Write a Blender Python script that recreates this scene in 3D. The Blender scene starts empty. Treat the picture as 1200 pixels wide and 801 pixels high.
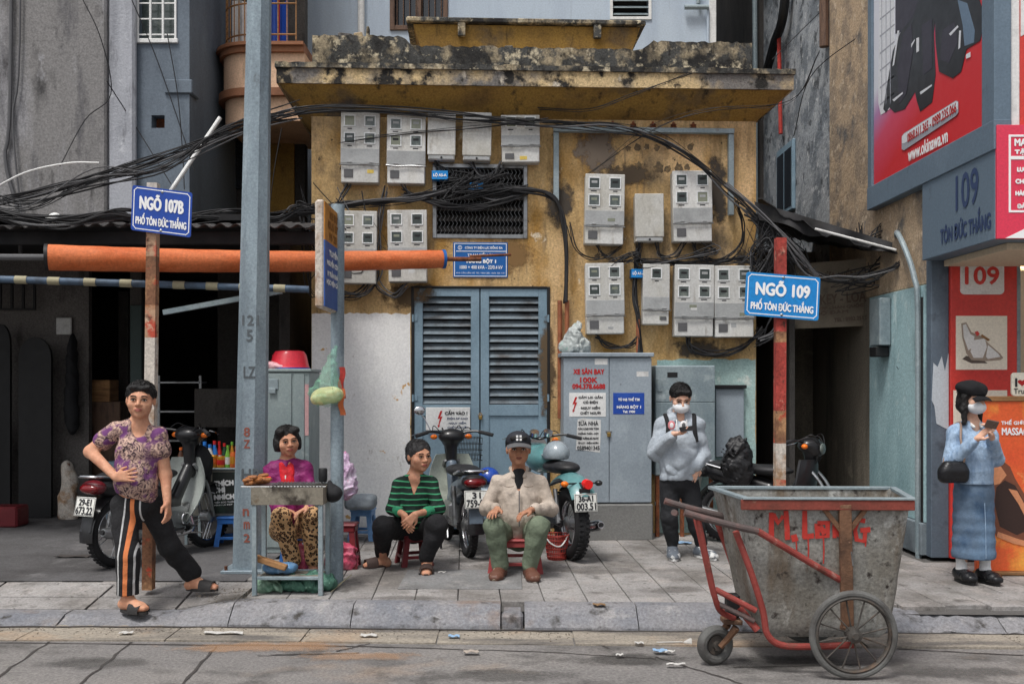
import bpy, math, random
import numpy as np
from mathutils import Vector, Matrix
random.seed(7); RNG = np.random.RandomState(5)
SC = bpy.context.scene
COL = SC.collection
V = Vector
# ------------------------------------------------------------------ camera
F = 1166.67; CX = 600.0; HY = 447.0; H = 1.68
cam = bpy.data.cameras.new('camera'); camo = bpy.data.objects.new('camera', cam); COL.objects.link(camo)
camo.location = (0, 0, H); camo.rotation_euler = (math.radians(90), 0, 0)
cam.sensor_width = 36; cam.lens = 35; cam.shift_y = 46.5/1200; cam.clip_end = 2000; cam.clip_start = 0.05
SC.camera = camo
# ------------------------------------------------------------------ sky, sun, exposure (overcast day)
SUN_EL, SUN_AZ = 64, 212
world = bpy.data.worlds.new('World'); SC.world = world; world.use_nodes = True
wn = world.node_tree; bg = wn.nodes['Background']
sky = wn.nodes.new('ShaderNodeTexSky'); sky.sky_type = 'NISHITA'; sky.sun_disc = False
sky.sun_elevation = math.radians(SUN_EL); sky.sun_rotation = math.radians(SUN_AZ); sky.air_density = 1.0; sky.dust_density = 4.0
hs = wn.nodes.new('ShaderNodeHueSaturation'); hs.inputs['Saturation'].default_value = 0.28
wn.links.new(sky.outputs[0], hs.inputs['Color']); wn.links.new(hs.outputs[0], bg.inputs[0]); bg.inputs[1].default_value = 0.10
sl = bpy.data.lights.new('sun', 'SUN'); sl.energy = 1.5; sl.angle = math.radians(14); sl.color = (1, .97, .93)
so = bpy.data.objects.new('sun', sl); COL.objects.link(so)
_az = math.radians(SUN_AZ); _el = math.radians(SUN_EL)
_sd = V((math.sin(_az)*math.cos(_el), math.cos(_az)*math.cos(_el), math.sin(_el)))
so.rotation_euler = (-_sd).to_track_quat('-Z', 'Y').to_euler()
SC.view_settings.view_transform = 'Standard'; SC.view_settings.look = 'None'
SC.view_settings.exposure = 0.58; SC.view_settings.gamma = 1.0; SC.view_settings.use_curve_mapping = False
try:
    SC.cycles.max_bounces = 6; SC.cycles.use_denoising = True; SC.cycles.sample_clamp_indirect = 4
except Exception: pass

# ------------------------------------------------------------------ pixel helpers (photo measured at 1200x801) -> metres
def J(px, py, D): return V(((px-CX)/F*D, D, H+(HY-py)/F*D))
def G(px, py, z=0.0):
    D = F*(H-z)/(py-HY); return V(((px-CX)/F*D, D, z))
TH = math.radians(2.6); FO = V((0, 11.0, 0))
MF = Matrix.Translation(FO) @ Matrix.Rotation(TH, 4, 'Z')       # facade frame: x along, y inwards, z up
MFI = MF.inverted()
def FL(px, py, y=0.0):
    """pixel -> facade-local point on the plane local y = y"""
    o = MFI @ V((0, 0, H)); d = (MFI.to_3x3()) @ V(((px-CX)/F, 1, (HY-py)/F))
    t = (y-o.y)/d.y; return o+d*t
# ------------------------------------------------------------------ objects
WL = {}
def link(o, parent, wl):
    COL.objects.link(o); wl = V(wl)
    if parent is not None:
        o.parent = parent; o.location = wl-WL[parent.name]
    else: o.location = wl
    WL[o.name] = wl
    return o
def tag(o, label=None, cat=None, group=None, kind=None):
    if label: o['label'] = label
    if cat: o['category'] = cat
    if group: o['group'] = group
    if kind: o['kind'] = kind
    return o
def thing(name, label, cat, loc, group=None):
    o = bpy.data.objects.new(name, None); o.empty_display_size = .1
    link(o, None, loc); tag(o, label, cat, group); return o
def lin(c): 
    c = c/255.0
    return c/12.92 if c <= .04045 else ((c+.055)/1.055)**2.4
def C(r, g, b, f=1.25): return (min(lin(r)*f, .9), min(lin(g)*f, .9), min(lin(b)*f, .9))
# ------------------------------------------------------------------ materials
MATS = {}
def mat(name, col, rough=.7, metal=0.0, lay=(), bump=0.0, bs=60, bst=(1, 1, 1), rnd=0.0, spec=.4, alpha=None, emit=None, coat=0, trans=0, b2=None, fine=.12):
    """lay: (colour, scale, lo, hi, stretch xyz, strength) noise-mixed layers in world space"""
    m = bpy.data.materials.new(name); MATS[name] = m; m.use_nodes = True
    nt = m.node_tree; N = nt.nodes; L = nt.links; b = N['Principled BSDF']
    b.inputs['Roughness'].default_value = rough; b.inputs['Metallic'].default_value = metal
    b.inputs['Specular IOR Level'].default_value = spec
    if coat: b.inputs['Coat Weight'].default_value = coat; b.inputs['Coat Roughness'].default_value = .1
    if trans: b.inputs['Transmission Weight'].default_value = trans
    pos = N.new('ShaderNodeNewGeometry').outputs['Position']
    def noise(scale, st, det=6, seed=0, ro=.6):
        mp = N.new('ShaderNodeMapping'); mp.inputs['Scale'].default_value = (scale*st[0], scale*st[1], scale*st[2])
        mp.inputs['Location'].default_value = (seed*3.7, seed*1.3, seed*7.1); L.new(pos, mp.inputs[0])
        n = N.new('ShaderNodeTexNoise'); n.inputs['Scale'].default_value = 1; n.inputs['Detail'].default_value = det
        n.inputs['Roughness'].default_value = ro; L.new(mp.outputs[0], n.inputs[0]); return n.outputs[0]
    def ramp(s, lo, hi):
        r = N.new('ShaderNodeMapRange'); r.inputs[1].default_value = lo; r.inputs[2].default_value = hi
        r.inputs[3].default_value = 0; r.inputs[4].default_value = 1; L.new(s, r.inputs[0]); return r.outputs[0]
    def mix(f, a, c, mode='MIX'):
        x = N.new('ShaderNodeMix'); x.data_type = 'RGBA'; x.blend_type = mode
        if isinstance(f, (int, float)): x.inputs[0].default_value = f
        else: L.new(f, x.inputs[0])
        for s, q in ((6, a), (7, c)):
            if isinstance(q, tuple): x.inputs[s].default_value = (*q[:3], 1)
            else: L.new(q, x.inputs[s])
        return x.outputs[2]
    cur = tuple(col); sd = len(MATS) % 17
    for i, l in enumerate(lay):
        c2, sc, lo, hi = l[:4]; st = l[4] if len(l) > 4 else (1, 1, 1); sg = l[5] if len(l) > 5 else 1
        f = ramp(noise(sc, st, 8, sd+i), lo, hi)
        if sg != 1:
            q = N.new('ShaderNodeMath'); q.operation = 'MULTIPLY'; L.new(f, q.inputs[0]); q.inputs[1].default_value = sg; f = q.outputs[0]
        cur = mix(f, cur, tuple(c2))
    if fine:
        r = N.new('ShaderNodeMapRange'); r.inputs[1].default_value = .25; r.inputs[2].default_value = .75
        r.inputs[3].default_value = 1-fine*2; r.inputs[4].default_value = 1+fine*1.2; L.new(noise(46, (1, 1, 1), 9, sd+9, .72), r.inputs[0])
        cb = N.new('ShaderNodeCombineColor')
        for q in range(3): L.new(r.outputs[0], cb.inputs[q])
        cur = mix(1.0, cur, cb.outputs[0], 'MULTIPLY')
    if rnd:
        oi = N.new('ShaderNodeObjectInfo'); r = N.new('ShaderNodeMapRange'); r.inputs[3].default_value = 1-rnd; r.inputs[4].default_value = 1+rnd
        L.new(oi.outputs['Random'], r.inputs[0]); cb = N.new('ShaderNodeCombineColor')
        for q in range(3): L.new(r.outputs[0], cb.inputs[q])
        cur = mix(1.0, cur, cb.outputs[0], 'MULTIPLY')
    if isinstance(cur, tuple): b.inputs['Base Color'].default_value = (*cur[:3], 1)
    else: L.new(cur, b.inputs['Base Color'])
    if rough > .25 and metal < .5:
        r = N.new('ShaderNodeMapRange'); r.inputs[3].default_value = max(rough-.13, .05); r.inputs[4].default_value = min(rough+.15, 1)
        L.new(noise(9, (1, 1, 1), 4, sd+5), r.inputs[0]); L.new(r.outputs[0], b.inputs['Roughness'])
    if bump:
        bp = N.new('ShaderNodeBump'); bp.inputs['Strength'].default_value = bump; bp.inputs['Distance'].default_value = .02
        L.new(noise(bs, bst, 8, sd+3, .65), bp.inputs['Height']); 
        if b2:
            bq = N.new('ShaderNodeBump'); bq.inputs['Strength'].default_value = b2[1]; bq.inputs['Distance'].default_value = .03
            nn = noise(b2[0], b2[2] if len(b2) > 2 else (1, 1, 1), 2, sd+7, .45); L.new(nn, bq.inputs['Height']); L.new(bp.outputs[0], bq.inputs['Normal']); L.new(bq.outputs[0], b.inputs['Normal'])
        else: L.new(bp.outputs[0], b.inputs['Normal'])
    if alpha is not None: b.inputs['Alpha'].default_value = alpha
    if emit: b.inputs['Emission Color'].default_value = (*emit[0], 1); b.inputs['Emission Strength'].default_value = emit[1]
    m['_b'] = 1
    return m
def basenode(m): return m.node_tree, m.node_tree.nodes['Principled BSDF']
# ------------------------------------------------------------------ mesh builder
def mesh_np(name, vs, fs, m, smooth=True, ang=None):
    me = bpy.data.meshes.new(name)
    n = len(vs); k = fs.shape[1]; nf = len(fs)
    me.vertices.add(n); me.vertices.foreach_set('co', np.asarray(vs, np.float32).ravel())
    me.loops.add(nf*k); me.loops.foreach_set('vertex_index', fs.astype(np.int32).ravel())
    me.polygons.add(nf); me.polygons.foreach_set('loop_start', np.arange(0, nf*k, k, dtype=np.int32))
    me.update(calc_edges=True)
    me.polygons.foreach_set('use_smooth', np.full(nf, smooth)); me.materials.append(m); me.update()
    return me
def spl(pts, n=6):
    P = [V(p) for p in pts]
    if len(P) < 3: return P
    Q = [2*P[0]-P[1]]+P+[2*P[-1]-P[-2]]; out = []
    for i in range(1, len(Q)-2):
        a, b, c, d = Q[i-1:i+3]
        for j in range(n):
            t = j/n; out.append(.5*((2*b)+(c-a)*t+(2*a-5*b+4*c-d)*t*t+(3*b-a-3*c+d)*t**3))
    out.append(P[-1]); return out
class MB:
    def __init__(s, M=None): s.v = []; s.f = []; s.M = M.copy() if M is not None else None
    def add(s, vs, fs, T=None):
        n = len(s.v)
        for p in vs:
            p = V(p)
            if T is not None: p = T @ p
            if s.M is not None: p = s.M @ p
            s.v.append(p)
        s.f += [tuple(i+n for i in f) for f in fs]; return s
    def box(s, c, d, bev=0.0, T=None):
        x, y, z = d[0]/2, d[1]/2, d[2]/2; c = V(c); X = Matrix.Translation(c)
        if T is not None: X = X @ T.to_4x4()
        if not bev:
            vs = [(i*x, j*y, k*z) for i in (-1, 1) for j in (-1, 1) for k in (-1, 1)]
            return s.add(vs, [(0, 1, 3, 2), (4, 6, 7, 5), (0, 4, 5, 1), (2, 3, 7, 6), (0, 2, 6, 4), (1, 5, 7, 3)], X)
        b = min(bev, x*.9, y*.9, z*.9); vs = []; ix = {}
        for i in (-1, 1):
            for j in (-1, 1):
                for k in (-1, 1):
                    for a in range(3):
                        p = [i*(x-b), j*(y-b), k*(z-b)]; p[a] += (i, j, k)[a]*b; ix[i, j, k, a] = len(vs); vs.append(p)
        fs = []
        for a in range(3):
            o = [q for q in range(3) if q != a]
            for sg in (-1, 1):
                f = []
                for (p, q) in ((-1, -1), (1, -1), (1, 1), (-1, 1)):
                    t = [0, 0, 0]; t[a] = sg; t[o[0]] = p; t[o[1]] = q; f.append(ix[(*t, a)])
                if (sg > 0) != (a != 1): f.reverse()
                fs.append(tuple(f))
            for p in (-1, 1):
                for q in (-1, 1):
                    t0 = [0, 0, 0]; t1 = [0, 0, 0]; t0[a] = -1; t1[a] = 1
                    for t in (t0, t1): t[o[0]] = p; t[o[1]] = q
                    f = [ix[(*t0, o[0])], ix[(*t1, o[0])], ix[(*t1, o[1])], ix[(*t0, o[1])]]
                    if (p*q > 0) != (a != 1): f.reverse()
                    fs.append(tuple(f))
        for i in (-1, 1):
            for j in (-1, 1):
                for k in (-1, 1):
                    f = [ix[i, j, k, a] for a in range(3)]
                    if i*j*k < 0: f.reverse()
                    fs.append(tuple(f))
        return s.add(vs, fs, X)
    def bx(s, x0, x1, y0, y1, z0, z1, bev=0.0): return s.box(((x0+x1)/2, (y0+y1)/2, (z0+z1)/2), (x1-x0, y1-y0, z1-z0), bev)
    def tube(s, pts, r, n=8, closed=False, sq=None):
        P = [V(p) for p in pts]; m = len(P); R = r if isinstance(r, (list, tuple)) else [r]*m
        T = []
        for i in range(m):
            a = P[(i-1) % m] if (closed or i > 0) else P[i]; b = P[(i+1) % m] if (closed or i < m-1) else P[i]
            t = b-a; T.append(t.normalized() if t.length > 1e-9 else V((0, 0, 1)))
        u = T[0].orthogonal().normalized(); vs = []; fs = []
        if sq is not None:
            u = V(sq)-V(sq).dot(T[0])*T[0]; u.normalize()
        for i in range(m):
            if i > 0:
                u = u-u.dot(T[i])*T[i]
                u = u.normalized() if u.length > 1e-6 else T[i].orthogonal().normalized()
            w = T[i].cross(u)
            for j in range(n):
                a = 2*math.pi*(j+(.5 if sq is not None else 0))/n; vs.append(P[i]+(u*math.cos(a)+w*math.sin(a))*R[i])
        for i in range(m if closed else m-1):
            k = (i+1) % m
            for j in range(n):
                fs.append((i*n+j, i*n+(j+1) % n, k*n+(j+1) % n, k*n+j))
        if not closed: fs.append(tuple(range(n-1, -1, -1))); fs.append(tuple((m-1)*n+j for j in range(n)))
        return s.add(vs, fs)
    def lathe(s, prof, n=16, T=None):
        vs = []; fs = []; m = len(prof)
        for (r, z) in prof:
            for j in range(n):
                a = 2*math.pi*j/n; vs.append((r*math.cos(a), r*math.sin(a), z))
        for i in range(m-1):
            for j in range(n): fs.append((i*n+j, i*n+(j+1) % n, (i+1)*n+(j+1) % n, (i+1)*n+j))
        if prof[0][0] > 1e-5: fs.append(tuple(range(n-1, -1, -1)))
        if prof[-1][0] > 1e-5: fs.append(tuple((m-1)*n+j for j in range(n)))
        return s.add(vs, fs, T)
    def cyl(s, a, b, r, n=12, r2=None): return s.tube([a, b], [r, r if r2 is None else r2], n)
    def prism(s, poly, h, T=None):
        n = len(poly); A = sum(poly[i][0]*poly[(i+1) % n][1]-poly[(i+1) % n][0]*poly[i][1] for i in range(n))
        if A < 0: poly = poly[::-1]
        vs = [(x, y, 0) for x, y in poly]+[(x, y, h) for x, y in poly]
        fs = [tuple(range(n-1, -1, -1)), tuple(range(n, 2*n))]+[(i, (i+1) % n, n+(i+1) % n, n+i) for i in range(n)]
        return s.add(vs, fs, T)
    def ell(s, c, r, nu=14, nv=9, T=None):
        prof = [(max(math.sin(math.pi*i/nv), 0)*1.0, -math.cos(math.pi*i/nv)) for i in range(nv+1)]
        X = Matrix.Translation(V(c)) @ (T.to_4x4() if T is not None else Matrix()) @ Matrix.Diagonal((*r, 1))
        prof[0] = (1e-4, -1); prof[-1] = (1e-4, 1)
        return s.lathe(prof, nu, X)
    def torus(s, c, R, r, T, n=36, m=10, sy=1.0):
        X = Matrix.Translation(V(c)) @ T.to_4x4(); vs = []; fs = []
        for i in range(n):
            a = 2*math.pi*i/n
            for j in range(m):
                b = 2*math.pi*j/m; q = R+r*math.cos(b); vs.append((q*math.cos(a), q*math.sin(a), r*sy*math.sin(b)))
        for i in range(n):
            for j in range(m): fs.append((i*m+j, ((i+1) % n)*m+j, ((i+1) % n)*m+(j+1) % m, i*m+(j+1) % m))
        return s.add(vs, fs, X)
    def grid(s, fn, nu, nv, thick=None):
        """sheet fn(u,v)->point, u,v in 0..1; thick: vector offset for the back face"""
        vs = [V(fn(i/nu, j/nv)) for i in range(nu+1) for j in range(nv+1)]; w = nv+1
        fs = [(i*w+j, (i+1)*w+j, (i+1)*w+j+1, i*w+j+1) for i in range(nu) for j in range(nv)]
        if thick is not None:
            k = len(vs); vs += [p+V(thick) for p in vs[:k]]; fs += [tuple(q+k for q in reversed(f)) for f in fs[:nu*nv]]
            rim = [i*w for i in range(nu+1)]+[nu*w+j for j in range(1, w)]+[i*w+nv for i in range(nu-1, -1, -1)]+[j for j in range(nv-1, 0, -1)]
            for a, b in zip(rim, rim[1:]+rim[:1]): fs.append((b, a, a+k, b+k))
        return s.add(vs, fs)
    def build(s, name, m, parent=None, ang=35, label=None, cat=None, group=None, kind=None):
        me = bpy.data.meshes.new(name)
        xs = [p.x for p in s.v]; ys = [p.y for p in s.v]; zs = [p.z for p in s.v]
        o0 = V(((min(xs)+max(xs))/2, (min(ys)+max(ys))/2, min(zs)))
        me.from_pydata([p-o0 for p in s.v], [], s.f)
        me.materials.append(MATS[m] if isinstance(m, str) else m)
        if ang:
            me.polygons.foreach_set('use_smooth', [True]*len(me.polygons)); me.set_sharp_from_angle(angle=math.radians(ang))
        o = bpy.data.objects.new(name, me); link(o, parent, o0); tag(o, label, cat, group, kind); return o
def dup(o, parent, off, name=None):
    c = o.copy(); c.name = name or o.name.split('.')[0]
    for k in list(c.keys()): del c[k]
    return link(c, parent, WL[o.name]+V(off))
# ------------------------------------------------------------------ lettering, made in one pass at the end
TEXTS = []
def text(body, c, right, up, w, h, m, parent, bold=.0, name='lettering', shear=0):
    """c centre of the line (3 mm off the surface), w/h the size it is fitted to"""
    TEXTS.append((body, V(c), V(right).normalized(), V(up).normalized(), w, h, m, parent, bold, name, shear))
def make_texts():
    tmp = []
    for t in TEXTS:
        cu = bpy.data.curves.new('t', 'FONT'); cu.body = t[0]; cu.resolution_u = 3; cu.shear = t[10]
        o = bpy.data.objects.new('t', cu); COL.objects.link(o); tmp.append(o)
    dg = bpy.context.evaluated_depsgraph_get(); dg.update(); data = []
    for o in tmp:
        e = o.evaluated_get(dg); me = e.to_mesh()
        data.append(([V(v.co) for v in me.vertices], [tuple(p.vertices) for p in me.polygons])); e.to_mesh_clear()
    for o in tmp:
        cu = o.data; bpy.data.objects.remove(o); bpy.data.curves.remove(cu)
    for t, (vs, fs) in zip(TEXTS, data):
        body, c, r, u, w, h, m, par, bold, name, sh = t
        if not vs: continue
        x0 = min(p.x for p in vs); x1 = max(p.x for p in vs); y0 = min(p.y for p in vs); y1 = max(p.y for p in vs)
        sx = w/(x1-x0); sy = (h/(y1-y0)) if h else sx
        # islands get tiny steps so that overlapping strokes never share a plane
        par_ = list(range(len(vs)))
        def fnd(a):
            while par_[a] != a: par_[a] = par_[par_[a]]; a = par_[a]
            return a
        for f in fs:
            a = fnd(f[0])
            for b in f[1:]: par_[fnd(b)] = a
        ids = {}; 
        for i in range(len(vs)): ids.setdefault(fnd(i), len(ids))
        n = r.cross(u); mb = MB(); offs = [(0, 0)]
        if bold: offs = [(0, 0), (bold, 0), (-bold, 0), (0, bold), (0, -bold)]
        for q, (dx, dy) in enumerate(offs):
            mb.add([c+r*((p.x-(x0+x1)/2)*sx+dx)+u*((p.y-(y0+y1)/2)*sy+dy)+n*(.00012*(q*3+ids[fnd(i)] % 3)) for i, p in enumerate(vs)], fs)
        mb.build(name, m, par, ang=0)
# ------------------------------------------------------------------ distance-field bodies (one continuous surface)
def surfnet(Fd, lo, h):
    s = Fd < 0
    n0, n1, n2 = Fd.shape
    c = np.zeros((n0-1, n1-1, n2-1), np.uint8)
    for a in (0, 1):
        for b in (0, 1):
            for d in (0, 1): c += s[a:n0-1+a, b:n1-1+b, d:n2-1+d]
    ii = np.argwhere((c > 0) & (c < 8)); idx = np.full(c.shape, -1, np.int32); idx[tuple(ii.T)] = np.arange(len(ii))
    acc = np.zeros((len(ii), 3), np.float32); cnt = np.zeros(len(ii), np.float32)
    cor = [(a, b, d) for a in (0, 1) for b in (0, 1) for d in (0, 1)]; vals = {k: Fd[ii[:, 0]+k[0], ii[:, 1]+k[1], ii[:, 2]+k[2]] for k in cor}
    for k in cor:
        for ax in range(3):
            if k[ax]: continue
            k2 = list(k); k2[ax] = 1; k2 = tuple(k2); fa, fb = vals[k], vals[k2]; m = (fa < 0) != (fb < 0)
            t = np.where(m, fa/np.where(m, fa-fb, 1), 0)
            p = np.tile(np.array(k, np.float32), (len(ii), 1)); p[:, ax] += t; acc[m] += p[m]; cnt[m] += 1
    vs = (ii+acc/cnt[:, None])*h+lo; fs = []
    for ax in range(3):
        o = [q for q in range(3) if q != ax]
        sl0 = [slice(None)]*3; sl1 = [slice(None)]*3; sl0[ax] = slice(0, -1); sl1[ax] = slice(1, None)
        a = s[tuple(sl0)]; b = s[tuple(sl1)]; e = np.argwhere(a != b)
        e = e[(e[:, o[0]] > 0) & (e[:, o[0]] < Fd.shape[o[0]]-1) & (e[:, o[1]] > 0) & (e[:, o[1]] < Fd.shape[o[1]]-1)]
        def cell(p, q):
            x = e.copy(); x[:, o[0]] += p; x[:, o[1]] += q; return idx[x[:, 0], x[:, 1], x[:, 2]]
        f = np.stack([cell(-1, -1), cell(0, -1), cell(0, 0), cell(-1, 0)], 1)
        ins = a[e[:, 0], e[:, 1], e[:, 2]]
        flip = ins if ax == 1 else ~ins
        f[flip] = f[flip][:, ::-1]; fs.append(f)
    return vs, np.concatenate(fs)
class Field:
    def __init__(s, h=.006): s.h = h; s.p = []; s.nz = None
    def rc(s, a, b, r1, r2=None, k=.02, op=1):
        a = np.array(a, float); b = np.array(b, float); r2 = r1 if r2 is None else r2; r = max(r1, r2)
        s.p.append(('rc', (a, b, r1, r2), np.minimum(a, b)-r, np.maximum(a, b)+r, k, op)); return s
    def chain(s, pts, rs, k=.02):
        for i in range(len(pts)-1): s.rc(pts[i], pts[i+1], rs[i], rs[i+1], k)
        return s
    def ell(s, c, r, R=None, k=.02, op=1):
        c = np.array(c, float); r = np.array(r, float); Rm = np.array(R.to_3x3()) if R is not None else np.eye(3)
        ext = np.sqrt(((Rm*r)**2).sum(1)); s.p.append(('ell', (c, r, Rm), c-ext, c+ext, k, op)); return s
    def box(s, c, d, R=None, rd=.01, k=.005, op=1):
        c = np.array(c, float); d = np.array(d, float); Rm = np.array(R.to_3x3()) if R is not None else np.eye(3)
        ext = np.abs(Rm) @ d; s.p.append(('box', (c, d, Rm, rd), c-ext, c+ext, k, op)); return s
    def cut(s, c, n, k=.004):
        """keep the side against n"""
        s.p.append(('pl', (np.array(c, float), np.array(V(n).normalized(), float)), None, None, k, -2)); return s
    def run(s):
        h = s.h; add = [p for p in s.p if p[5] == 1]
        lo = np.min([p[2] for p in add], 0)-4*h; hi = np.max([p[3] for p in add], 0)+4*h
        n = np.ceil((hi-lo)/h).astype(int)+1; Fd = np.full(n, .2, np.float32)
        ax = [(lo[i]+h*np.arange(n[i])).astype(np.float32) for i in range(3)]
        for (ty, a, l, u, k, op) in s.p:
            if ty == 'pl':
                d = (ax[0][:, None, None]-a[0][0])*a[1][0]+(ax[1][None, :, None]-a[0][1])*a[1][1]+(ax[2][None, None, :]-a[0][2])*a[1][2]
                hh = np.maximum(k-np.abs(Fd-d), 0); Fd = np.maximum(Fd, d)+hh*hh/(4*k); continue
            m = k+3*h; i0 = np.clip(np.floor((l-m-lo)/h).astype(int), 0, n-1); i1 = np.clip(np.ceil((u+m-lo)/h).astype(int)+1, 1, n)
            sl = tuple(slice(i0[q], i1[q]) for q in range(3))
            if any(i1[q]-i0[q] < 1 for q in range(3)): continue
            X = ax[0][sl[0]][:, None, None]; Y = ax[1][sl[1]][None, :, None]; Z = ax[2][sl[2]][None, None, :]
            if ty == 'rc':
                A, B, r1, r2 = a; ba = B-A; bb = max(float(ba @ ba), 1e-9)
                x = X-A[0]; y = Y-A[1]; z = Z-A[2]
                t = np.clip((x*ba[0]+y*ba[1]+z*ba[2])/bb, 0, 1)
                d = np.sqrt((x-t*ba[0])**2+(y-t*ba[1])**2+(z-t*ba[2])**2)-(r1+(r2-r1)*t)
            else:
                c0 = a[0]; Rm = a[2]; x = X-c0[0]; y = Y-c0[1]; z = Z-c0[2]
                q = [x*Rm[0, i]+y*Rm[1, i]+z*Rm[2, i] for i in range(3)]
                if ty == 'ell':
                    r = a[1]; k0 = np.sqrt(sum((q[i]/r[i])**2 for i in range(3))); k1 = np.sqrt(sum((q[i]/r[i]**2)**2 for i in range(3)))
                    d = k0*(k0-1)/np.maximum(k1, 1e-6)
                    d = np.where(k0 < .05, -min(r), d)
                else:
                    dd = a[1]-a[3]; w = [np.abs(q[i])-dd[i] for i in range(3)]
                    d = np.sqrt(sum(np.maximum(g, 0)**2 for g in w))+np.minimum(np.maximum(np.maximum(w[0], w[1]), w[2]), 0)-a[3]
            f = Fd[sl]
            if op == 1:
                hh = np.maximum(k-np.abs(f-d), 0)/k; Fd[sl] = np.minimum(f, d)-hh*hh*k/4
            else:
                d = -d; hh = np.maximum(k-np.abs(f-d), 0)/k; Fd[sl] = np.maximum(f, d)+hh*hh*k/4
        if s.nz:
            for (amp, fx, fy, fz, wp) in s.nz:
                X = ax[0][:, None, None]; Y = ax[1][None, :, None]; Z = ax[2][None, None, :]; fr = (fx+fy+fz)/3*.72; tot = 0
                for q in range(3):
                    d = RNG.normal(size=3); d /= np.linalg.norm(d); e = RNG.normal(size=3); e /= np.linalg.norm(e); ph = RNG.uniform(0, 6, 3)
                    wv = wp*1.3*np.sin((X*e[0]+Y*e[1]+Z*e[2])*fr*.6+ph[0])
                    tot = tot+(1-2*np.abs(np.sin((X*d[0]+Y*d[1]+Z*d[2])*fr*.8+wv+ph[1])))*np.sin((X*e[1]+Y*e[2]+Z*e[0])*fr*.45+ph[2])
                Fd += (amp*.40*tot).astype(np.float32)
        return surfnet(Fd, lo, h)
    def build(s, name, m, parent=None, label=None, cat=None, kind=None, group=None, post=None):
        vs, fs = s.run()
        if post is not None: vs = post(vs)
        mn = vs.min(0); mx = vs.max(0); o0 = np.array([(mn[0]+mx[0])/2, (mn[1]+mx[1])/2, mn[2]])
        me = mesh_np(name, vs-o0, fs, MATS[m] if isinstance(m, str) else m)
        o = bpy.data.objects.new(name, me); link(o, parent, V(o0)); tag(o, label, cat, group, kind); return o
# ================================================================== materials of the place
mat('asphalt', C(118,115,113), .85, lay=[(C(132,128,124), .9, .45, .7), (C(68,66,64), 2.0, .5, .68, (1, 1.6, 1), .8), (C(160,134,108), .55, .58, .72, (1, 1.5, 1), .5), (C(150,146,140), 14, .6, .8, (1, 1, 1), .5)], bump=.5, bs=90, fine=0.3)
mat('gutter', C(146,138,126), .9, lay=[(C(96,92,88), 2.4, .45, .66, (.5, 2, 1)), (C(160,128,96), 1.1, .55, .75, (1, 1, 1), .7)], bump=.4, bs=70, fine=0.28)
mat('tile', C(142,139,137), .85, lay=[(C(108,104,100), 1.5, .43, .62), (C(156,149,144), 3.5, .54, .7, (1, 1, 1), .7), (C(78,74,70), 5, .57, .72, (1, 1, 1), .8), (C(60,57,54), 18, .62, .72)], bump=.3, bs=110, rnd=.1, fine=0.26)
mat('joint', C(82,80,78), .95, bump=.3)
mat('lane', C(92,91,92), .9, lay=[(C(66,64,64), .8, .4, .65), (C(124,122,122), 2.6, .58, .75, (1, 1, 1), .7)], bump=.4, bs=60, fine=0.25)
mat('kerb', C(126,125,127), .75, lay=[(C(108,110,116), 2.5, .42, .65, (1, 1, 1)), (C(168,164,160), 6, .58, .75, (1, 1, 1), .6), (C(120,92,66), 1.3, .6, .72, (1, 1, 1), .7), (C(56,53,50), 7, .57, .7)], bump=.45, bs=60, fine=0.28)
mat('yellow', C(182,152,106), .92, lay=[(C(204,172,128), 1.3, .48, .62), (C(160,122,64), 1.1, .49, .64, (2.2, 2.2, .8)), (C(126,102,68), 2.2, .53, .68, (2.6, 2.6, .5), .7), (C(78,72,64), 1.4, .55, .67, (1, 1, .7), .9), (C(98,86,72), 5, .57, .7, (3, 3, .35), .65), (C(206,194,172), 5, .66, .70, (1, 1, 1), .8), (C(44,38,32), 14, .65, .71)], bump=.45, bs=30, fine=0.26)
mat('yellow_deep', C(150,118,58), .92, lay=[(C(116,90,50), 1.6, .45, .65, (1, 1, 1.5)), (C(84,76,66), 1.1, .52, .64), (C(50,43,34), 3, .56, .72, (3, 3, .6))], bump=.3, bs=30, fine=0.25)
mat('mould', C(72,72,70), .95, lay=[(C(160,146,120), 4.2, .49, .6), (C(38,37,36), 2.6, .45, .62, (1, 1, 1)), (C(190,178,152), 9, .56, .65), (C(36,34,33), 15, .52, .64, (1.3, 1.3, .7), .8), (C(190,180,162), 30, .66, .74, (1, 1, 1), .6)], bump=.6, bs=40, fine=0.35)
mat('mould_light', C(196,172,130), .95, lay=[(C(112,108,104), 2.1, .45, .62), (C(40,38,36), 3.6, .52, .6), (C(196,186,170), 6, .6, .7), (C(50,46,42), 16, .6, .7)], bump=.5, bs=40, fine=0.32)
mat('whitepaint', C(222,220,218), .85, lay=[(C(206,205,206), 1.7, .45, .7, (1, 1, .6)), (C(190,152,96), 3.4, .645, .665), (C(150,142,134), 5, .66, .72, (1, 1, .5)), (C(60,56,52), 26, .735, .77)], bump=.2, bs=25, fine=0.12)
mat('aquapaint', C(158,182,178), .85, lay=[(C(122,150,150), 1.7, .45, .68, (1, 1, .5)), (C(90,96,92), 3, .62, .72), (C(190,198,192), 6, .6, .7)], bump=.3, bs=25, fine=0.2)
mat('alleyblue', C(150,178,182), .85, lay=[(C(116,146,152), 1.3, .45, .68, (1, 1, .35)), (C(92,106,108), 2.4, .58, .74, (1, 1, .3)), (C(182,200,200), 5, .6, .7, (1, 1, .5))], bump=.25, bs=25, fine=0.18)
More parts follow.
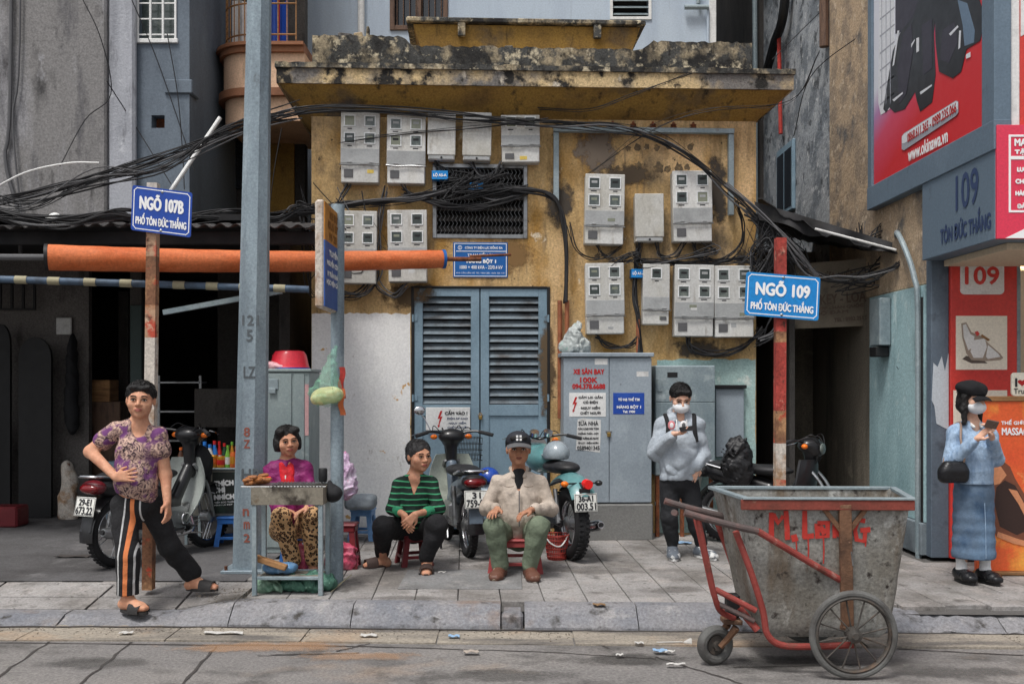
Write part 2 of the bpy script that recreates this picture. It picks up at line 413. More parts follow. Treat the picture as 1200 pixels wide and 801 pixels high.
mat('peel', C(152,156,160), .92, lay=[(C(112,118,124), 2.6, .46, .56), (C(78,82,86), 4.5, .56, .64), (C(186,188,190), 7, .58, .66), (C(58,58,60), 1.3, .6, .75, (1, 1, .6))], bump=.7, bs=16, fine=0.3)
mat('peelbeige', C(176,154,128), .92, lay=[(C(146,130,112), 2.6, .46, .56), (C(98,96,94), 1.7, .56, .66), (C(196,178,154), 7, .58, .66), (C(168,124,50), 1.1, .68, .78)], bump=.7, bs=16, fine=0.3)
mat('oldconcrete', C(124,122,121), .95, lay=[(C(142,141,143), .8, .48, .6, (1.6, 1.6, .5)), (C(84,83,86), 1.5, .5, .64, (2.2, 2.2, .5)), (C(52,51,52), 1.1, .58, .7, (1.5, 1.5, .7)), (C(64,62,62), 3.2, .57, .68, (1.5, 1.5, .6), .8), (C(160,160,164), 5, .62, .72, (1, 1, .5), .6)], bump=.35, bs=22, fine=0.26)
mat('greywall', C(102,112,122), .9, lay=[(C(84,92,102), 1.2, .45, .7, (1, 1, .5)), (C(120,130,138), 3.1, .6, .75, (1, 1, .4), .6)], bump=.15, bs=40, fine=0.14)
mat('bluewall', C(172,184,196), .85, lay=[(C(158,170,184), 1.1, .45, .7, (2, 2, .4)), (C(140,148,158), 2.4, .6, .78, (3, 3, .3), .6)], bump=.12, bs=30, fine=0.1)
mat('peach', C(204,170,142), .85, lay=[(C(178,142,114), 1.3, .5, .7, (1, 1, .6)), (C(120,98,82), 3, .62, .76, (2, 2, .5), .7)], bump=.15, bs=30, fine=0.16)
mat('peachtrim', C(136,92,66), .8, lay=[(C(100,68,50), 2.2, .5, .7)], bump=.2)
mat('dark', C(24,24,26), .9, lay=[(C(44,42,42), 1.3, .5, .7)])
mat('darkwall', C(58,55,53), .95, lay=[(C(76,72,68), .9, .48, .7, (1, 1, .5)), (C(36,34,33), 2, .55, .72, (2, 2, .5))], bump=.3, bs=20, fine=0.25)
mat('mossy', C(118,110,97), .95, lay=[(C(84,79,70), 1.5, .45, .65, (2, 2, .35)), (C(136,128,112), 3, .6, .75)], bump=.4, bs=22, fine=0.3)
mat('black', (.012, .012, .013), .55)
mat('blackmatte', (.016, .016, .018), .85)
mat('cable', (.018, .018, .02), .6)
mat('cablegrey', (.11, .11, .115), .6)
mat('rubber', (.022, .022, .024), .8, bump=.3, bs=150)
mat('chrome', (.62, .62, .64), .18, metal=1, fine=0)
mat('steel', (.36, .37, .38), .38, metal=.9, lay=[((.2, .19, .18), 9, .5, .7)])
mat('rust', C(126,74,48), .9, lay=[(C(82,52,38), 9, .45, .65), (C(160,104,70), 22, .58, .72)], bump=.4, bs=120, fine=0.3)
mat('bluegreysteel', C(118,140,154), .6, lay=[(C(98,120,134), 2.3, .45, .7, (1, 1, .7)), (C(140,160,172), 6, .62, .75, (1, 1, .5), .6), (C(70,76,80), 12, .66, .76)], bump=.1, bs=40)
mat('louvre', C(104,116,124), .65, lay=[(C(78,80,82), 3.4, .45, .66, (1, 1, 2)), (C(64,58,54), 2, .58, .72)], bump=.15, bs=40, rnd=.1, fine=0.2)
mat('cabinet', C(140,150,158), .5, lay=[(C(124,134,142), 1.7, .45, .7), (C(158,168,174), 4, .6, .75, (1, 1, .5), .6), (C(92,94,96), 15, .68, .76)], bump=.08, bs=30, fine=0.12)
mat('galv', C(138,150,154), .55, metal=.25, lay=[(C(116,130,136), 2.6, .45, .66), (C(160,170,172), 5, .58, .72), (C(104,100,96), 9, .64, .76)], bump=.1, bs=35, fine=0.16)
mat('pole', C(138,152,160), .55, metal=.2, lay=[(C(112,124,132), 3, .45, .68, (1.5, 1.5, .35)), (C(166,178,184), 7, .6, .75, (1, 1, .4), .7), (C(84,86,86), 5, .62, .76, (1.4, 1.4, .5), .8)], bump=.15, bs=35, fine=0.2)
mat('meter', C(190,190,187), .5, lay=[(C(172,170,162), 1.6, .45, .62, (1, 1, .6)), (C(138,132,122), 6, .56, .7, (2.4, 2.4, .5), .7)], rnd=.1, fine=.14)
mat('metergrey', C(152,154,154), .5, lay=[(C(134,136,136), 4, .5, .7)], rnd=.05)
mat('meterframe', C(206,208,208), .5)
mat('meterglass', C(72,80,78), .16, lay=[(C(112,118,112), 9, .5, .7)], spec=.6)
mat('signblue', C(16,84,150), .45, lay=[(C(28,96,160), 3, .5, .7)], bump=.03)
mat('signblue2', C(28,66,150), .45, lay=[(C(40,78,160), 3, .5, .7)], bump=.03)
mat('signcyan', C(22,122,190), .45, lay=[(C(36,134,196), 3, .5, .7)], bump=.03)
mat('busblue', C(44,76,138), .5, lay=[(C(56,88,148), 3, .5, .7)])
mat('busorange', C(176,120,48), .6, lay=[(C(150,98,36), 8, .45, .65)])
mat('white', C(212,212,210), .6, lay=[(C(190,190,188), 6, .5, .7)])
mat('paper', C(196,196,194), .85, lay=[(C(172,172,170), 8, .5, .7)])
mat('ink', (.03, .03, .035), .7, fine=0)
mat('inkblue', (.035, .06, .14), .7, fine=0)
mat('inkred', C(170,34,34), .7)
mat('inkwhite', C(222,224,226), .6, fine=0)
mat('redpaint', C(176,58,50), .75, lay=[(C(140,44,38), 4, .45, .68), (C(206,150,130), 9, .64, .72), (C(90,50,40), 14, .66, .74)], bump=.25, bs=60, fine=0.3)
mat('whitepost', C(190,182,172), .8, lay=[(C(150,120,92), 5, .5, .66), (C(120,76,50), 9, .6, .7)], bump=.25, bs=60, fine=0.28)
mat('rustpost', C(120,84,62), .85, lay=[(C(168,128,92), 5, .52, .66), (C(178,70,50), 7, .57, .63), (C(70,54,46), 9, .6, .7)], bump=.3, bs=60, fine=0.3)
mat('orange', C(196,108,64), .7, lay=[(C(178,84,38), 2.3, .45, .7, (1, 3, 3)), (C(150,78,44), 6, .62, .76, (.4, 3, 3), .7)], bump=.25, bs=14, bst=(.4, 2, 2), fine=0.18)
mat('corrugate', C(74,72,72), .85, lay=[(C(50,48,48), 2, .45, .7), (C(112,108,104), 5, .6, .75)], bump=.2, fine=0.3)
mat('tarp', (.022, .022, .024), .75, lay=[((.05, .048, .046), 3, .5, .7)], bump=.4, bs=8)
mat('bluestool', C(44,104,178), .45, lay=[(C(60,120,190), 4, .5, .7)], bump=.03)
mat('palestool', C(104,144,190), .5, lay=[(C(86,126,174), 4, .5, .7)])
mat('redstool', C(96,28,34), .45, lay=[(C(116,40,44), 4, .5, .7)])
mat('redchair', C(142,58,58), .5, lay=[(C(160,78,76), 4, .5, .7)])
mat('glassdark', (.02, .024, .03), .08, spec=.8)
mat('wood', C(150,112,74), .8, lay=[(C(112,80,52), 3, .45, .65, (1, 1, 8))], bump=.2)
# ================================================================== ground
def tri_frame(): pass
KL = [(-12, 7.62), (-2.2, 7.56), (0, 7.46), (2.0, 7.40), (3.2, 7.36), (14, 7.10)]        # kerb top edge line (x, y)
def ky(x):
    for (a, b), (c, d) in zip(KL, KL[1:]):
        if x <= c: return b+(d-b)*(x-a)/(c-a)
    return KL[-1][1]
ROADZ = -.15
m = MB(); m.grid(lambda u, v: (-60+120*u, -40+v*70, -.20), 2, 2); m.build('ground', 'lane', kind='structure')
m = MB(); m.grid(lambda u, v: (-14+28*u, -12+v*(ky(-14+28*u)-.32+12), ROADZ+.0015*math.sin(u*40)), 56, 40)
road = m.build('road', 'asphalt', kind='structure')
# road joints: long narrow raised bands of darker mortar between the concrete bays
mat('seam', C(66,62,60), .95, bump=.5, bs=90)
def seam(a, b, w=.02, nm='crack'):
    rr = random.Random(int(a[0]*977+a[1]*131)); pts = []
    n = 14
    for i in range(n+1):
        t = i/n; pts.append(V((a[0]+(b[0]-a[0])*t+rr.uniform(-.012, .012), a[1]+(b[1]-a[1])*t+rr.uniform(-.008, .008), ROADZ+.004)))
    d = (pts[-1]-pts[0]).normalized(); nn = V((-d.y, d.x, 0)); ws = [w*rr.uniform(.25, .6) for _ in pts]
    mm = MB(); vs = []
    for p, q in zip(pts, ws): vs += [p+nn*q, p-nn*q]
    mm.add(vs, [(2*i, 2*i+1, 2*i+3, 2*i+2) for i in range(n)]); mm.build(nm, 'seam', road, ang=0)
def gp(px, py): return G(px, py, ROADZ)
for a, b in [((58,752),(-40,818)), ((155,752),(80,812)), ((254,757),(205,812)), ((440,752),(395,763)), ((0,753),(420,757)), ((420,757),(640,764)), ((300,768),(420,765)), ((640,764),(770,772)), ((700,752),(712,760)), ((770,770),(870,801)), ((860,782),(1010,778)), ((1050,760),(1200,768))]:
    seam(gp(*a), gp(*b))
# sandy gutter apron slabs beside the kerb
gutter = MB().grid(lambda u, v: (-6+13*u, ky(-6+13*u)-.335+v*.335, ROADZ+.004), 40, 2).build('gutter', 'gutter', kind='structure')
x = -5.6; gi = 0
while x < 6.2:
    w = .95+.2*random.random(); y0 = ky(x)-.34; y1 = ky(x+w)-.34
    mm = MB(); g = .006
    P = [(x+g, y0-.20), (x+w-g, y1-.20), (x+w-g, y1+.262), (x+g, y0+.262)]
    t = ROADZ+.012+random.uniform(-.003, .003)
    mm.add([(p[0], p[1], ROADZ-.02) for p in P]+[(p[0], p[1], t) for p in P], [(4, 5, 6, 7), (0, 1, 5, 4), (1, 2, 6, 5), (2, 3, 7, 6), (3, 0, 4, 7)])
    mm.build('gutter_slab', 'gutter', gutter, ang=0); x += w; gi += 1
# pavement bed, then every slab of it
bed = MB(); bed.grid(lambda u, v: (-14+28*u, ky(-14+28*u)-.02+v*(13.5-ky(-14+28*u)), -.15 if (-14+28*u < -2.0 and ky(-14+28*u)-.02+v*(13.5-ky(-14+28*u)) < 8.5) else -.035), 112, 60)
pavement = bed.build('pavement', 'joint', kind='structure')
TS = .333; SH = -.047; g = .004
def prismtile(w, d):
    mm = bpy.data.meshes.new('paving_tile'); hw, hd = w/2-g, d/2-g; b = .004
    vs = []
    for (z, e) in ((-.04, 0), (-b, 0), (0, b)):
        for sx, sy in ((-1, -1), (1, -1), (1, 1), (-1, 1)): vs.append((sx*(hw-e)+SH*sy*(hd-e), sy*(hd-e), z))
    mm.from_pydata(vs, [], [(8, 9, 10, 11)]+[(r+i, r+(i+1) % 4, r+4+(i+1) % 4, r+4+i) for r in (0, 4) for i in range(4)]); mm.materials.append(MATS['tile']); return mm
tm = prismtile(TS, TS)
ntile = 0
def put_tile(me, x, y, tilt=0, name='paving_tile', zz=0):
    o = bpy.data.objects.new(name, me); link(o, pavement, (x, y, zz+random.uniform(-.003, .002)))
    o.rotation_euler = (random.uniform(-.004, .004)+tilt, random.uniform(-.004, .004), 0)
Y0 = 7.62; colmin = {}
for ci in range(-12, 20):
    for ri in range(-1, 11):
        y = Y0+(ri+.5)*TS+(TS/2 if ci % 2 else 0); x = ci*TS+SH*(y-9)+.02
        if y-TS/2 < ky(x)+.0 and y+TS/2 < ky(x)+.30: continue
        if y-TS/2 < ky(x)+.02: continue
        if abs(x) > y*.53+.75 or y > 10.95: continue
        if x > 3.95 and y > 9.2: continue
        if x < -2.12 and y < 8.36: continue
        colmin[ci] = min(colmin.get(ci, 99), y-TS/2)
        if x < -2.2 and y > 9.3: continue
        if -1.25 < x < 1.0 and ri == 2 and random.random() < .0: continue
        put_tile(tm, x, y); ntile += 1
# cut slabs along the kerb
for ci, yf in colmin.items():
    x = ci*TS+SH*(yf-9)+.02; k0 = ky(x)+.158
    if yf-k0 < .03 or yf > 8.3 or x < -2.05: continue
    d_ = yf-k0; me = prismtile(TS, d_); put_tile(me, ci*TS+SH*(k0+d_/2-9)+.02, k0+d_/2)
# lowered crossing at the garage: big concrete slabs that dip to the road
for (xa, xb) in [(-5.2, -4.25), (-4.24, -3.32), (-3.31, -2.62), (-2.61, -2.12)]:
    for (ya, yb) in [(7.735, 8.0), (8.01, 8.36)]:
        za = -.085*max(0, min(1, (8.36-ya)/.62)); zb = -.085*max(0, min(1, (8.36-yb)/.62))
        mm = MB(); e = .006; r_ = 0 if xb > -2.2 else 1
        P = [(xa+e, ya+e, za), (xb-e, ya+e, za*r_), (xb-e, yb-e, zb*r_), (xa+e, yb-e, zb)]
        mm.add([(p[0], p[1], p[2]-.05) for p in P]+P, [(4, 5, 6, 7), (0, 1, 5, 4), (1, 2, 6, 5), (2, 3, 7, 6), (3, 0, 4, 7)]); mm.build('paving_slab', 'tile', pavement, ang=0)
# garage lane: worn concrete running back into the dark
MB().grid(lambda u, v: (-9+6.75*u, 8.38+v*12, .003+.002*math.sin(u*9+v*20)), 20, 30).build('garage_lane', 'lane', kind='structure')
MB().grid(lambda u, v: (2.75+2*u, 10.96+v*8, .004), 4, 8).build('alley_path', 'lane', kind='structure')
# utility cover framed in the paving (darker patch in front of the stools)
mat('patch', C(122,122,122), .85, lay=[(C(100,99,98), 2, .45, .65), (C(138,136,134), 5, .55, .72)], bump=.3, bs=90, fine=.26)
a, b = G(466, 690), G(610, 668)
MB().box(((a.x+G(612, 690).x)/2, (a.y+b.y)/2, .004), (G(612, 690).x-a.x, b.y-a.y, .012), .004).build('utility_cover', 'patch', pavement)
# ------------------------------------------------------------------ kerb stones
kerb = MB().grid(lambda u, v: (-6+12.5*u, ky(-6+12.5*u)-.05+.06*v, -.12), 20, 1).build('kerb', 'joint', kind='structure')
def kerbstone(x0, x1, zt0, zt1, broken=False, name='kerb_stone'):
    rr = random.Random(int(x0*100)); n = max(4, int((x1-x0)/.05)); vs = []; fs = []
    prof = [(.16, -.0), (.02, 0.0), (-.012, -.012), (-.155, -.105), (-.165, -.12), (-.168, -.17)]
    for i in range(n+1):
        t = i/n; x = x0+.004+(x1-x0-.008)*t; zt = zt0+(zt1-zt0)*t
        for j, (dy, dz) in enumerate(prof):
            hgt = (zt-(ROADZ-.03))/.18
            jx = rr.uniform(-.006, .006) if broken else rr.uniform(-.0012, .0012); jz = rr.uniform(-.014, .002) if broken and j in (1, 2, 3) else 0
            vs.append((x, ky(x)-.005+dy+jx*3, zt+dz*hgt+jz))
    w = len(prof)
    for i in range(n):
        for j in range(w-1): fs.append((i*w+j, i*w+j+1, (i+1)*w+j+1, (i+1)*w+j))
    fs.append(tuple(range(w))); fs.append(tuple(n*w+j for j in range(w-1, -1, -1)))
    MB().add(vs, fs).build(name, 'kerb', kerb, ang=30)
xk = lambda px, D=7.45: (px-600)/F*D
for x0, x1, z0, z1, br in [(-5.4, -4.4, -.085, -.085, 0), (-4.4, -3.4, -.085, -.085, 0), (-3.4, xk(205), -.085, -.085, 1), (xk(205), xk(270), -.075, .004, 0), (xk(270), xk(413), .004, .004, 0), (xk(413), xk(587), .004, .004, 0),
                           (xk(614), xk(745), .004, .004, 0), (xk(745), xk(880), .004, .004, 0), (xk(880), xk(1000), .004, .0, 0), (xk(1000), xk(1072), .0, -.03, 0), (xk(1072), xk(1160), -.035, -.04, 1), (xk(1160), 5.4, -.04, -.04, 1)]:
    kerbstone(x0, x1, z0, z1, bool(br))
x0, x1 = xk(588), xk(613)
MB().box(((x0+x1)/2, ky(x0)-.01, -.105), (x1-x0, .26, .15), .02).build('drain_sill', 'kerb', kerb)
MB().grid(lambda u, v: (-5.5+11.5*u, ky(-5.5+11.5*u)-.195+.03*v+.008*math.sin(u*160), ROADZ+.017), 120, 1).build('dirt_shadow_line', 'seam', kerb, ang=0)  # dirt at the kerb foot plus its shadow line, painted as one dark strip
# ================================================================== yellow substation building
sub = thing('substation', 'two-leaf louvred-door yellow substation building with mouldy concrete roof edge, covered in meter boxes', 'building', MF @ V((0, 0, 0)))
L_, R_ = FL(365, 400).x, FL(886, 400).x; WT = FL(600, 137).z
d0, d1 = FL(484, 340), FL(642.5, 337); DX0, DX1, DZ = d0.x, d1.x, d1.z
v0, v1 = FL(508, 278), FL(617, 194); VX0, VX1, VZ0, VZ1 = v0.x, v1.x, v0.z, v1.z
w = MB(MF); t = .22
w.bx(L_, DX0, 0, t, -.02, DZ); w.bx(DX1, R_, 0, t, -.02, DZ)
w.bx(L_, R_, 0, t, DZ, VZ0); w.bx(L_, VX0, 0, t, VZ0, VZ1); w.bx(VX1, R_, 0, t, VZ0, VZ1); w.bx(L_, R_, 0, t, VZ1, WT+.3)
w.bx(L_, L_+t, t, 3.2, -.02, WT+.3); w.bx(R_-t, R_, t, 3.2, -.02, WT+.3); w.bx(L_+t, R_-t, 3.0, 3.2, -.02, WT+.3)
w.build('wall', 'yellow', sub, ang=0)
w = MB(MF); w.bx(VX0-.1, VX1+.1, t+.10, t+.14, VZ0-.1, VZ1+.1); w.build('vent_backing', 'dark', sub)
# sloped soffit and cornice
OV = .32; z0 = WT-.02; zc0 = FL(600, 104, -OV).z+.03; zc1 = FL(600, 83, -OV).z+.03
def ring(x0, x1, y0, y1, z): return [(x0, y0, z), (x1, y0, z), (x1, y1, z), (x0, y1, z)]
s = MB(MF); a = ring(L_-.004, R_+.004, -.004, 3.2, z0); b = ring(L_-OV+.02, R_+OV-.02, -OV+.02, 3.2, zc0+.002)
s.add(a+b, [(0, 1, 5, 4), (1, 2, 6, 5), (3, 0, 4, 7), (4, 5, 6, 7)]); s.build('soffit', 'yellow_deep', sub, ang=0)
def rough_slab(x0, x1, y0, y1, za, zb, name, mt, top=None, seed=1, nx=60, amp=.012):
    """concrete band with a chipped, uneven front and top"""
    rr = random.Random(seed); M_ = MB(MF); vs = []; fs = []
    nz = max(2, int((zb-za)/.06))
    for i in range(nx+1):
        x = x0+(x1-x0)*i/nx; zt = zb+(top(x) if top else 0)+rr.uniform(-amp, amp)*.7
        for j in range(nz+1): vs.append((x, y0+rr.uniform(-amp, amp)*.5, za+(zt-za)*j/nz+(rr.uniform(-amp, amp)*.4 if 0 < j else 0)))
        vs.append((x, y0+.08, zt+rr.uniform(-amp, amp)*.3)); vs.append((x, y1, zt)); vs.append((x, y1, za))
    w_ = nz+4
    for i in range(nx):
        for j in range(w_-1): fs.append((i*w_+j, (i+1)*w_+j, (i+1)*w_+j+1, i*w_+j+1))
        fs.append((i*w_+w_-1, (i+1)*w_+w_-1, (i+1)*w_, i*w_))
    fs.append(tuple(range(w_-1, -1, -1))); fs.append(tuple(nx*w_+j for j in range(w_)))
    return M_.add(vs, fs).build(name, mt, sub, ang=28)
rough_slab(L_-OV, R_+OV, -OV, 3.2, zc0, zc1, 'cornice', 'mould_light', seed=2, nx=110, amp=.011)
rough_slab(L_-OV-.015, R_+OV+.015, -OV-.025, -.05, zc1-.03, zc1+.025, 'cornice_lip', 'mould', seed=5, nx=110, amp=.010)
px0, px1 = FL(366, 60, -.08).x, FL(881, 60, -.08).x; zp = FL(600, 56, -.08).z
xa, xb = FL(484, 50, -.08).x, FL(752, 50, -.08).x
def ptop(x): 
    if x < xa: return .10*min(1, (xa-x)/.12)
    if x > xb: return .09*min(1, (x-xb)/.12)
    return 0
rough_slab(px0, px1, -.09, .15, zc1+.0, zp, 'parapet', 'mould', top=ptop, seed=9, nx=110, amp=.016)
# roof hood behind the parapet
hz0, hz1 = zp-.15, FL(600, 27, .9).z
h0, h1 = FL(476, 30, .9).x, FL(757, 30, .9).x
m = MB(MF); q0 = ring(h0+.42, h1-.42, 1.1, 2.6, hz0-.3); q1 = ring(h0+.08, h1-.06, .96, 2.8, hz1-.01)
m.add(q0+q1, [(0, 1, 5, 4), (1, 2, 6, 5), (2, 3, 7, 6), (3, 0, 4, 7), (4, 5, 6, 7), (3, 2, 1, 0)]); m.build('hood_wall', 'yellow_deep', sub, ang=0)
m = MB(MF); m.bx(h0, h1, .9, 2.9, hz1, hz1+.06, .012); m.build('hood_slab', 'mould', sub)
for px in (541, 700):
    u_ = FL(px, 45, .93).x; m = MB(MF); m.bx(u_-.045, u_+.045, .90, .96, hz1-.16, hz1-.005, .006); m.build('hood_bracket', 'mould', sub)
# rubble lying on the parapet
for px, py, sx, sy in [(405, 39, .16, .06), (420, 39, .10, .07), (431, 36, .03, .14), (596, 52, .10, .05)]:
    p = FL(px, py, .0); m = MB(MF); m.box((p.x, .02, zp+(.10 if px < 480 else 0)+sy/2-.01), (sx, .12, sy), .012, T=Matrix.Rotation(random.uniform(-.2, .2), 3, 'Y')); m.build('rubble', 'mould_light' if px < 425 else 'mould', sub)
# paint coats on the wall: white at the left, pale aqua at the right, ragged edges
def paintcoat(x0, x1, z0, z1, nm, mt, seed):
    rr = random.Random(seed); n = 26; vs = []
    top = [(x0+(x1-x0)*i/n, z1+rr.uniform(-.012, .012)) for i in range(n+1)]
    left = [(x0, z0+(z1-z0)*i/10) for i in range(10)]; right = [(x1+rr.uniform(-.008, .004), z1-(z1-z0)*i/12) for i in range(1, 13)]
    P = left+top+right; T = MF @ Matrix(((1, 0, 0, 0), (0, 0, -1, 0), (0, 1, 0, 0), (0, 0, 0, 1)))
    MB().prism([(a, b) for a, b in P], .004, T).build(nm, mt, sub, ang=0)
a = FL(367, 367); paintcoat(L_+.004, DX0-.03, .0, a.z, 'white_paint', 'whitepaint', 3)
a = FL(838, 421); paintcoat(FL(770, 421).x, R_-.006, .0, a.z, 'aqua_paint', 'aquapaint', 4)
# scars of removed brackets on the ochre wall
mat('scar', C(112,96,74), .95, lay=[(C(84,74,64), 9, .45, .6), (C(150,124,86), 14, .55, .65)], bump=.5, bs=60, fine=.3)
for px, py, s_ in [(712,172,.05),(736,174,.035),(747,173,.04),(758,172,.03),(770,173,.035),(784,172,.03),(809,172,.045),(712,194,.05),(724,197,.03),(748,195,.05),(772,197,.06),(782,198,.04),(795,196,.05),(805,196,.035),(735,205,.06),(700,300,.03)]:
    p = FL(px, py); rr = random.Random(px); n = 13
    P = [(p.x+s_*(1+rr.uniform(-.35, .3))*math.cos(2*math.pi*i/n), p.z+s_*(1+rr.uniform(-.35, .3))*math.sin(2*math.pi*i/n)) for i in range(n)]
    T = MF @ Matrix(((1, 0, 0, 0), (0, 0, -1, 0), (0, 1, 0, 0), (0, 0, 0, 1)))
    MB().prism(P, .003, T).build('plaster_scar', 'scar', sub, ang=0)
# ------------------------------------------------------------------ the louvred door
m = MB(MF); fw = .03
m.bx(DX0-.02, DX0+fw*.4, -.012, .1, -.01, DZ+.01, .004); m.bx(DX1-fw*.4, DX1+.02, -.012, .1, -.01, DZ+.01, .004); m.bx(DX0+.012, DX1-.012, -.012, .1, DZ-.008, DZ+.014, .004)
m.build('door_frame', 'black', sub)
m = MB(MF); m.bx(DX0, DX1, .16, .2, 0, DZ); m.build('door_backing', 'dark', sub)
xm = FL(562.5, 400).x; zl1 = FL(500, 347).z; zl0 = FL(500, 474).z; zp1 = FL(500, 487).z
slat = None
for side, (x0, x1) in enumerate(((DX0+.012, xm-.006), (xm+.006, DX1-.012))):
    leaf = MB(MF); st = .095; yb, yf = .005, .045
    leaf.bx(x0, x0+st, yb, yf, .06, DZ-.012, .004); leaf.bx(x1-st, x1, yb, yf, .06, DZ-.012, .004)
    leaf.bx(x0+st, x1-st, yb, yf, zl1, DZ-.012, .003); leaf.bx(x0+st, x1-st, yb, yf, zp1, zl0, .003); leaf.bx(x0+st, x1-st, yb, yf, .06, .2, .003)
    leaf.bx(x0+st, x1-st, yb+.018, yf-.008, .2, zp1, .0)
    lf = leaf.build('door_leaf', 'bluegreysteel', sub)
    n = 14; dz = (zl1-zl0)/n
    for i in range(n):
        zc = zl0+(i+.5)*dz
        sm = MB(MF); sm.box(((x0+x1)/2, .045+random.uniform(-.002, .002), zc), (x1-x0-2*st+.0, .088, .008), .002, T=Matrix.Rotation(math.radians(52+random.uniform(-2, 2)), 3, 'X')); sm.build('slat', 'louvre', lf)
    for pz in (373, 466):
        p = FL(600, pz); hx = x0-.012 if side == 0 else x1+.012
        hm = MB(MF); hm.cyl((hx, -.012, p.z-.04), (hx, -.012, p.z+.04), .012, 10); hm.bx(hx-.004 if side == 0 else hx-.05, hx+.05 if side == 0 else hx+.004, -.004, .006, p.z-.03, p.z+.03, .002); hm.build('hinge', 'bluegreysteel', lf)
p = FL(563, 486); m = MB(MF); m.bx(p.x-.03, p.x+.03, -.002, .006, p.z-.012, p.z+.012, .002); m.build('hasp', 'steel', sub)
m = MB(MF); m.bx(p.x-.02, p.x+.02, -.03, -.004, p.z-.05, p.z-.01, .005); m.tube(spl([(p.x-.012, -.017, p.z-.012), (p.x-.012, -.017, p.z+.014), (p.x, -.017, p.z+.024), (p.x+.012, -.017, p.z+.014), (p.x+.012, -.017, p.z-.012)]), .004, 6)
mat('brass', C(150,124,72), .4, metal=.8)
m.build('padlock', 'brass', sub)
# ------------------------------------------------------------------ vent with louvres and wire mesh
m = MB(MF); e = .035
m.bx(VX0-.01, VX0+e, -.02, .05, VZ0-.01, VZ1+.01, .004); m.bx(VX1-e, VX1+.01, -.02, .05, VZ0-.01, VZ1+.01, .004); m.bx(VX0+e, VX1-e, -.02, .05, VZ0-.01, VZ0+e, .004); m.bx(VX0+e, VX1-e, -.02, .05, VZ1-e, VZ1+.01, .004)
vent = m.build('vent', 'steel', sub)
for i in range(6):
    z = VZ0+.05+(VZ1-VZ0-.1)*(i+.5)/6
    q = MB(MF); q.box(((VX0+VX1)/2, .09, z), (VX1-VX0-.02, .11, .01), .002, T=Matrix.Rotation(math.radians(40), 3, 'X')); q.build('slat', 'darkwall', vent)
m = MB(MF); nx = 22
for i in range(nx+1):
    x = VX0+e+(VX1-VX0-2*e)*i/nx
    m.tube([(x+(.012 if k % 2 else -.012), .012, VZ0+e+(VZ1-VZ0-2*e)*k/18) for k in range(19)], .0018, 4)
m.build('wire_mesh', 'steel', vent)
# ------------------------------------------------------------------ steel angle rack with insulators
rk = thing('insulator_rack', 'grey angle-iron frame with brown insulators above the meter boxes', 'bracket', MF @ V((FL(752, 160).x, -.02, FL(752, 250).z)))
a, b = FL(648, 155), FL(858, 157); mz = FL(752, 155).z
m = MB(MF); m.bx(a.x, b.x, -.10, -.03, mz-.025, mz+.03, .004); m.build('crossbar', 'galv', rk)
for x, y1_ in ((a.x+.03, 237), (b.x-.03, 252)):
    z1_ = FL(700, y1_).z; m = MB(MF); m.bx(x-.03, x+.03, -.085, -.025, z1_, mz-.026, .004); m.build('upright', 'galv', rk)
for px in (717, 741, 764, 788, 811):
    p = FL(px, 148); q = MB(MF); q.lathe([(.012, 0), (.03, .004), (.038, .016), (.02, .022), (.03, .03), (.036, .042), (.016, .05), (.012, .07), (.004, .075)], 14, Matrix.Translation((p.x, -.06, mz+.031))); q.build('insulator', 'rust', rk)
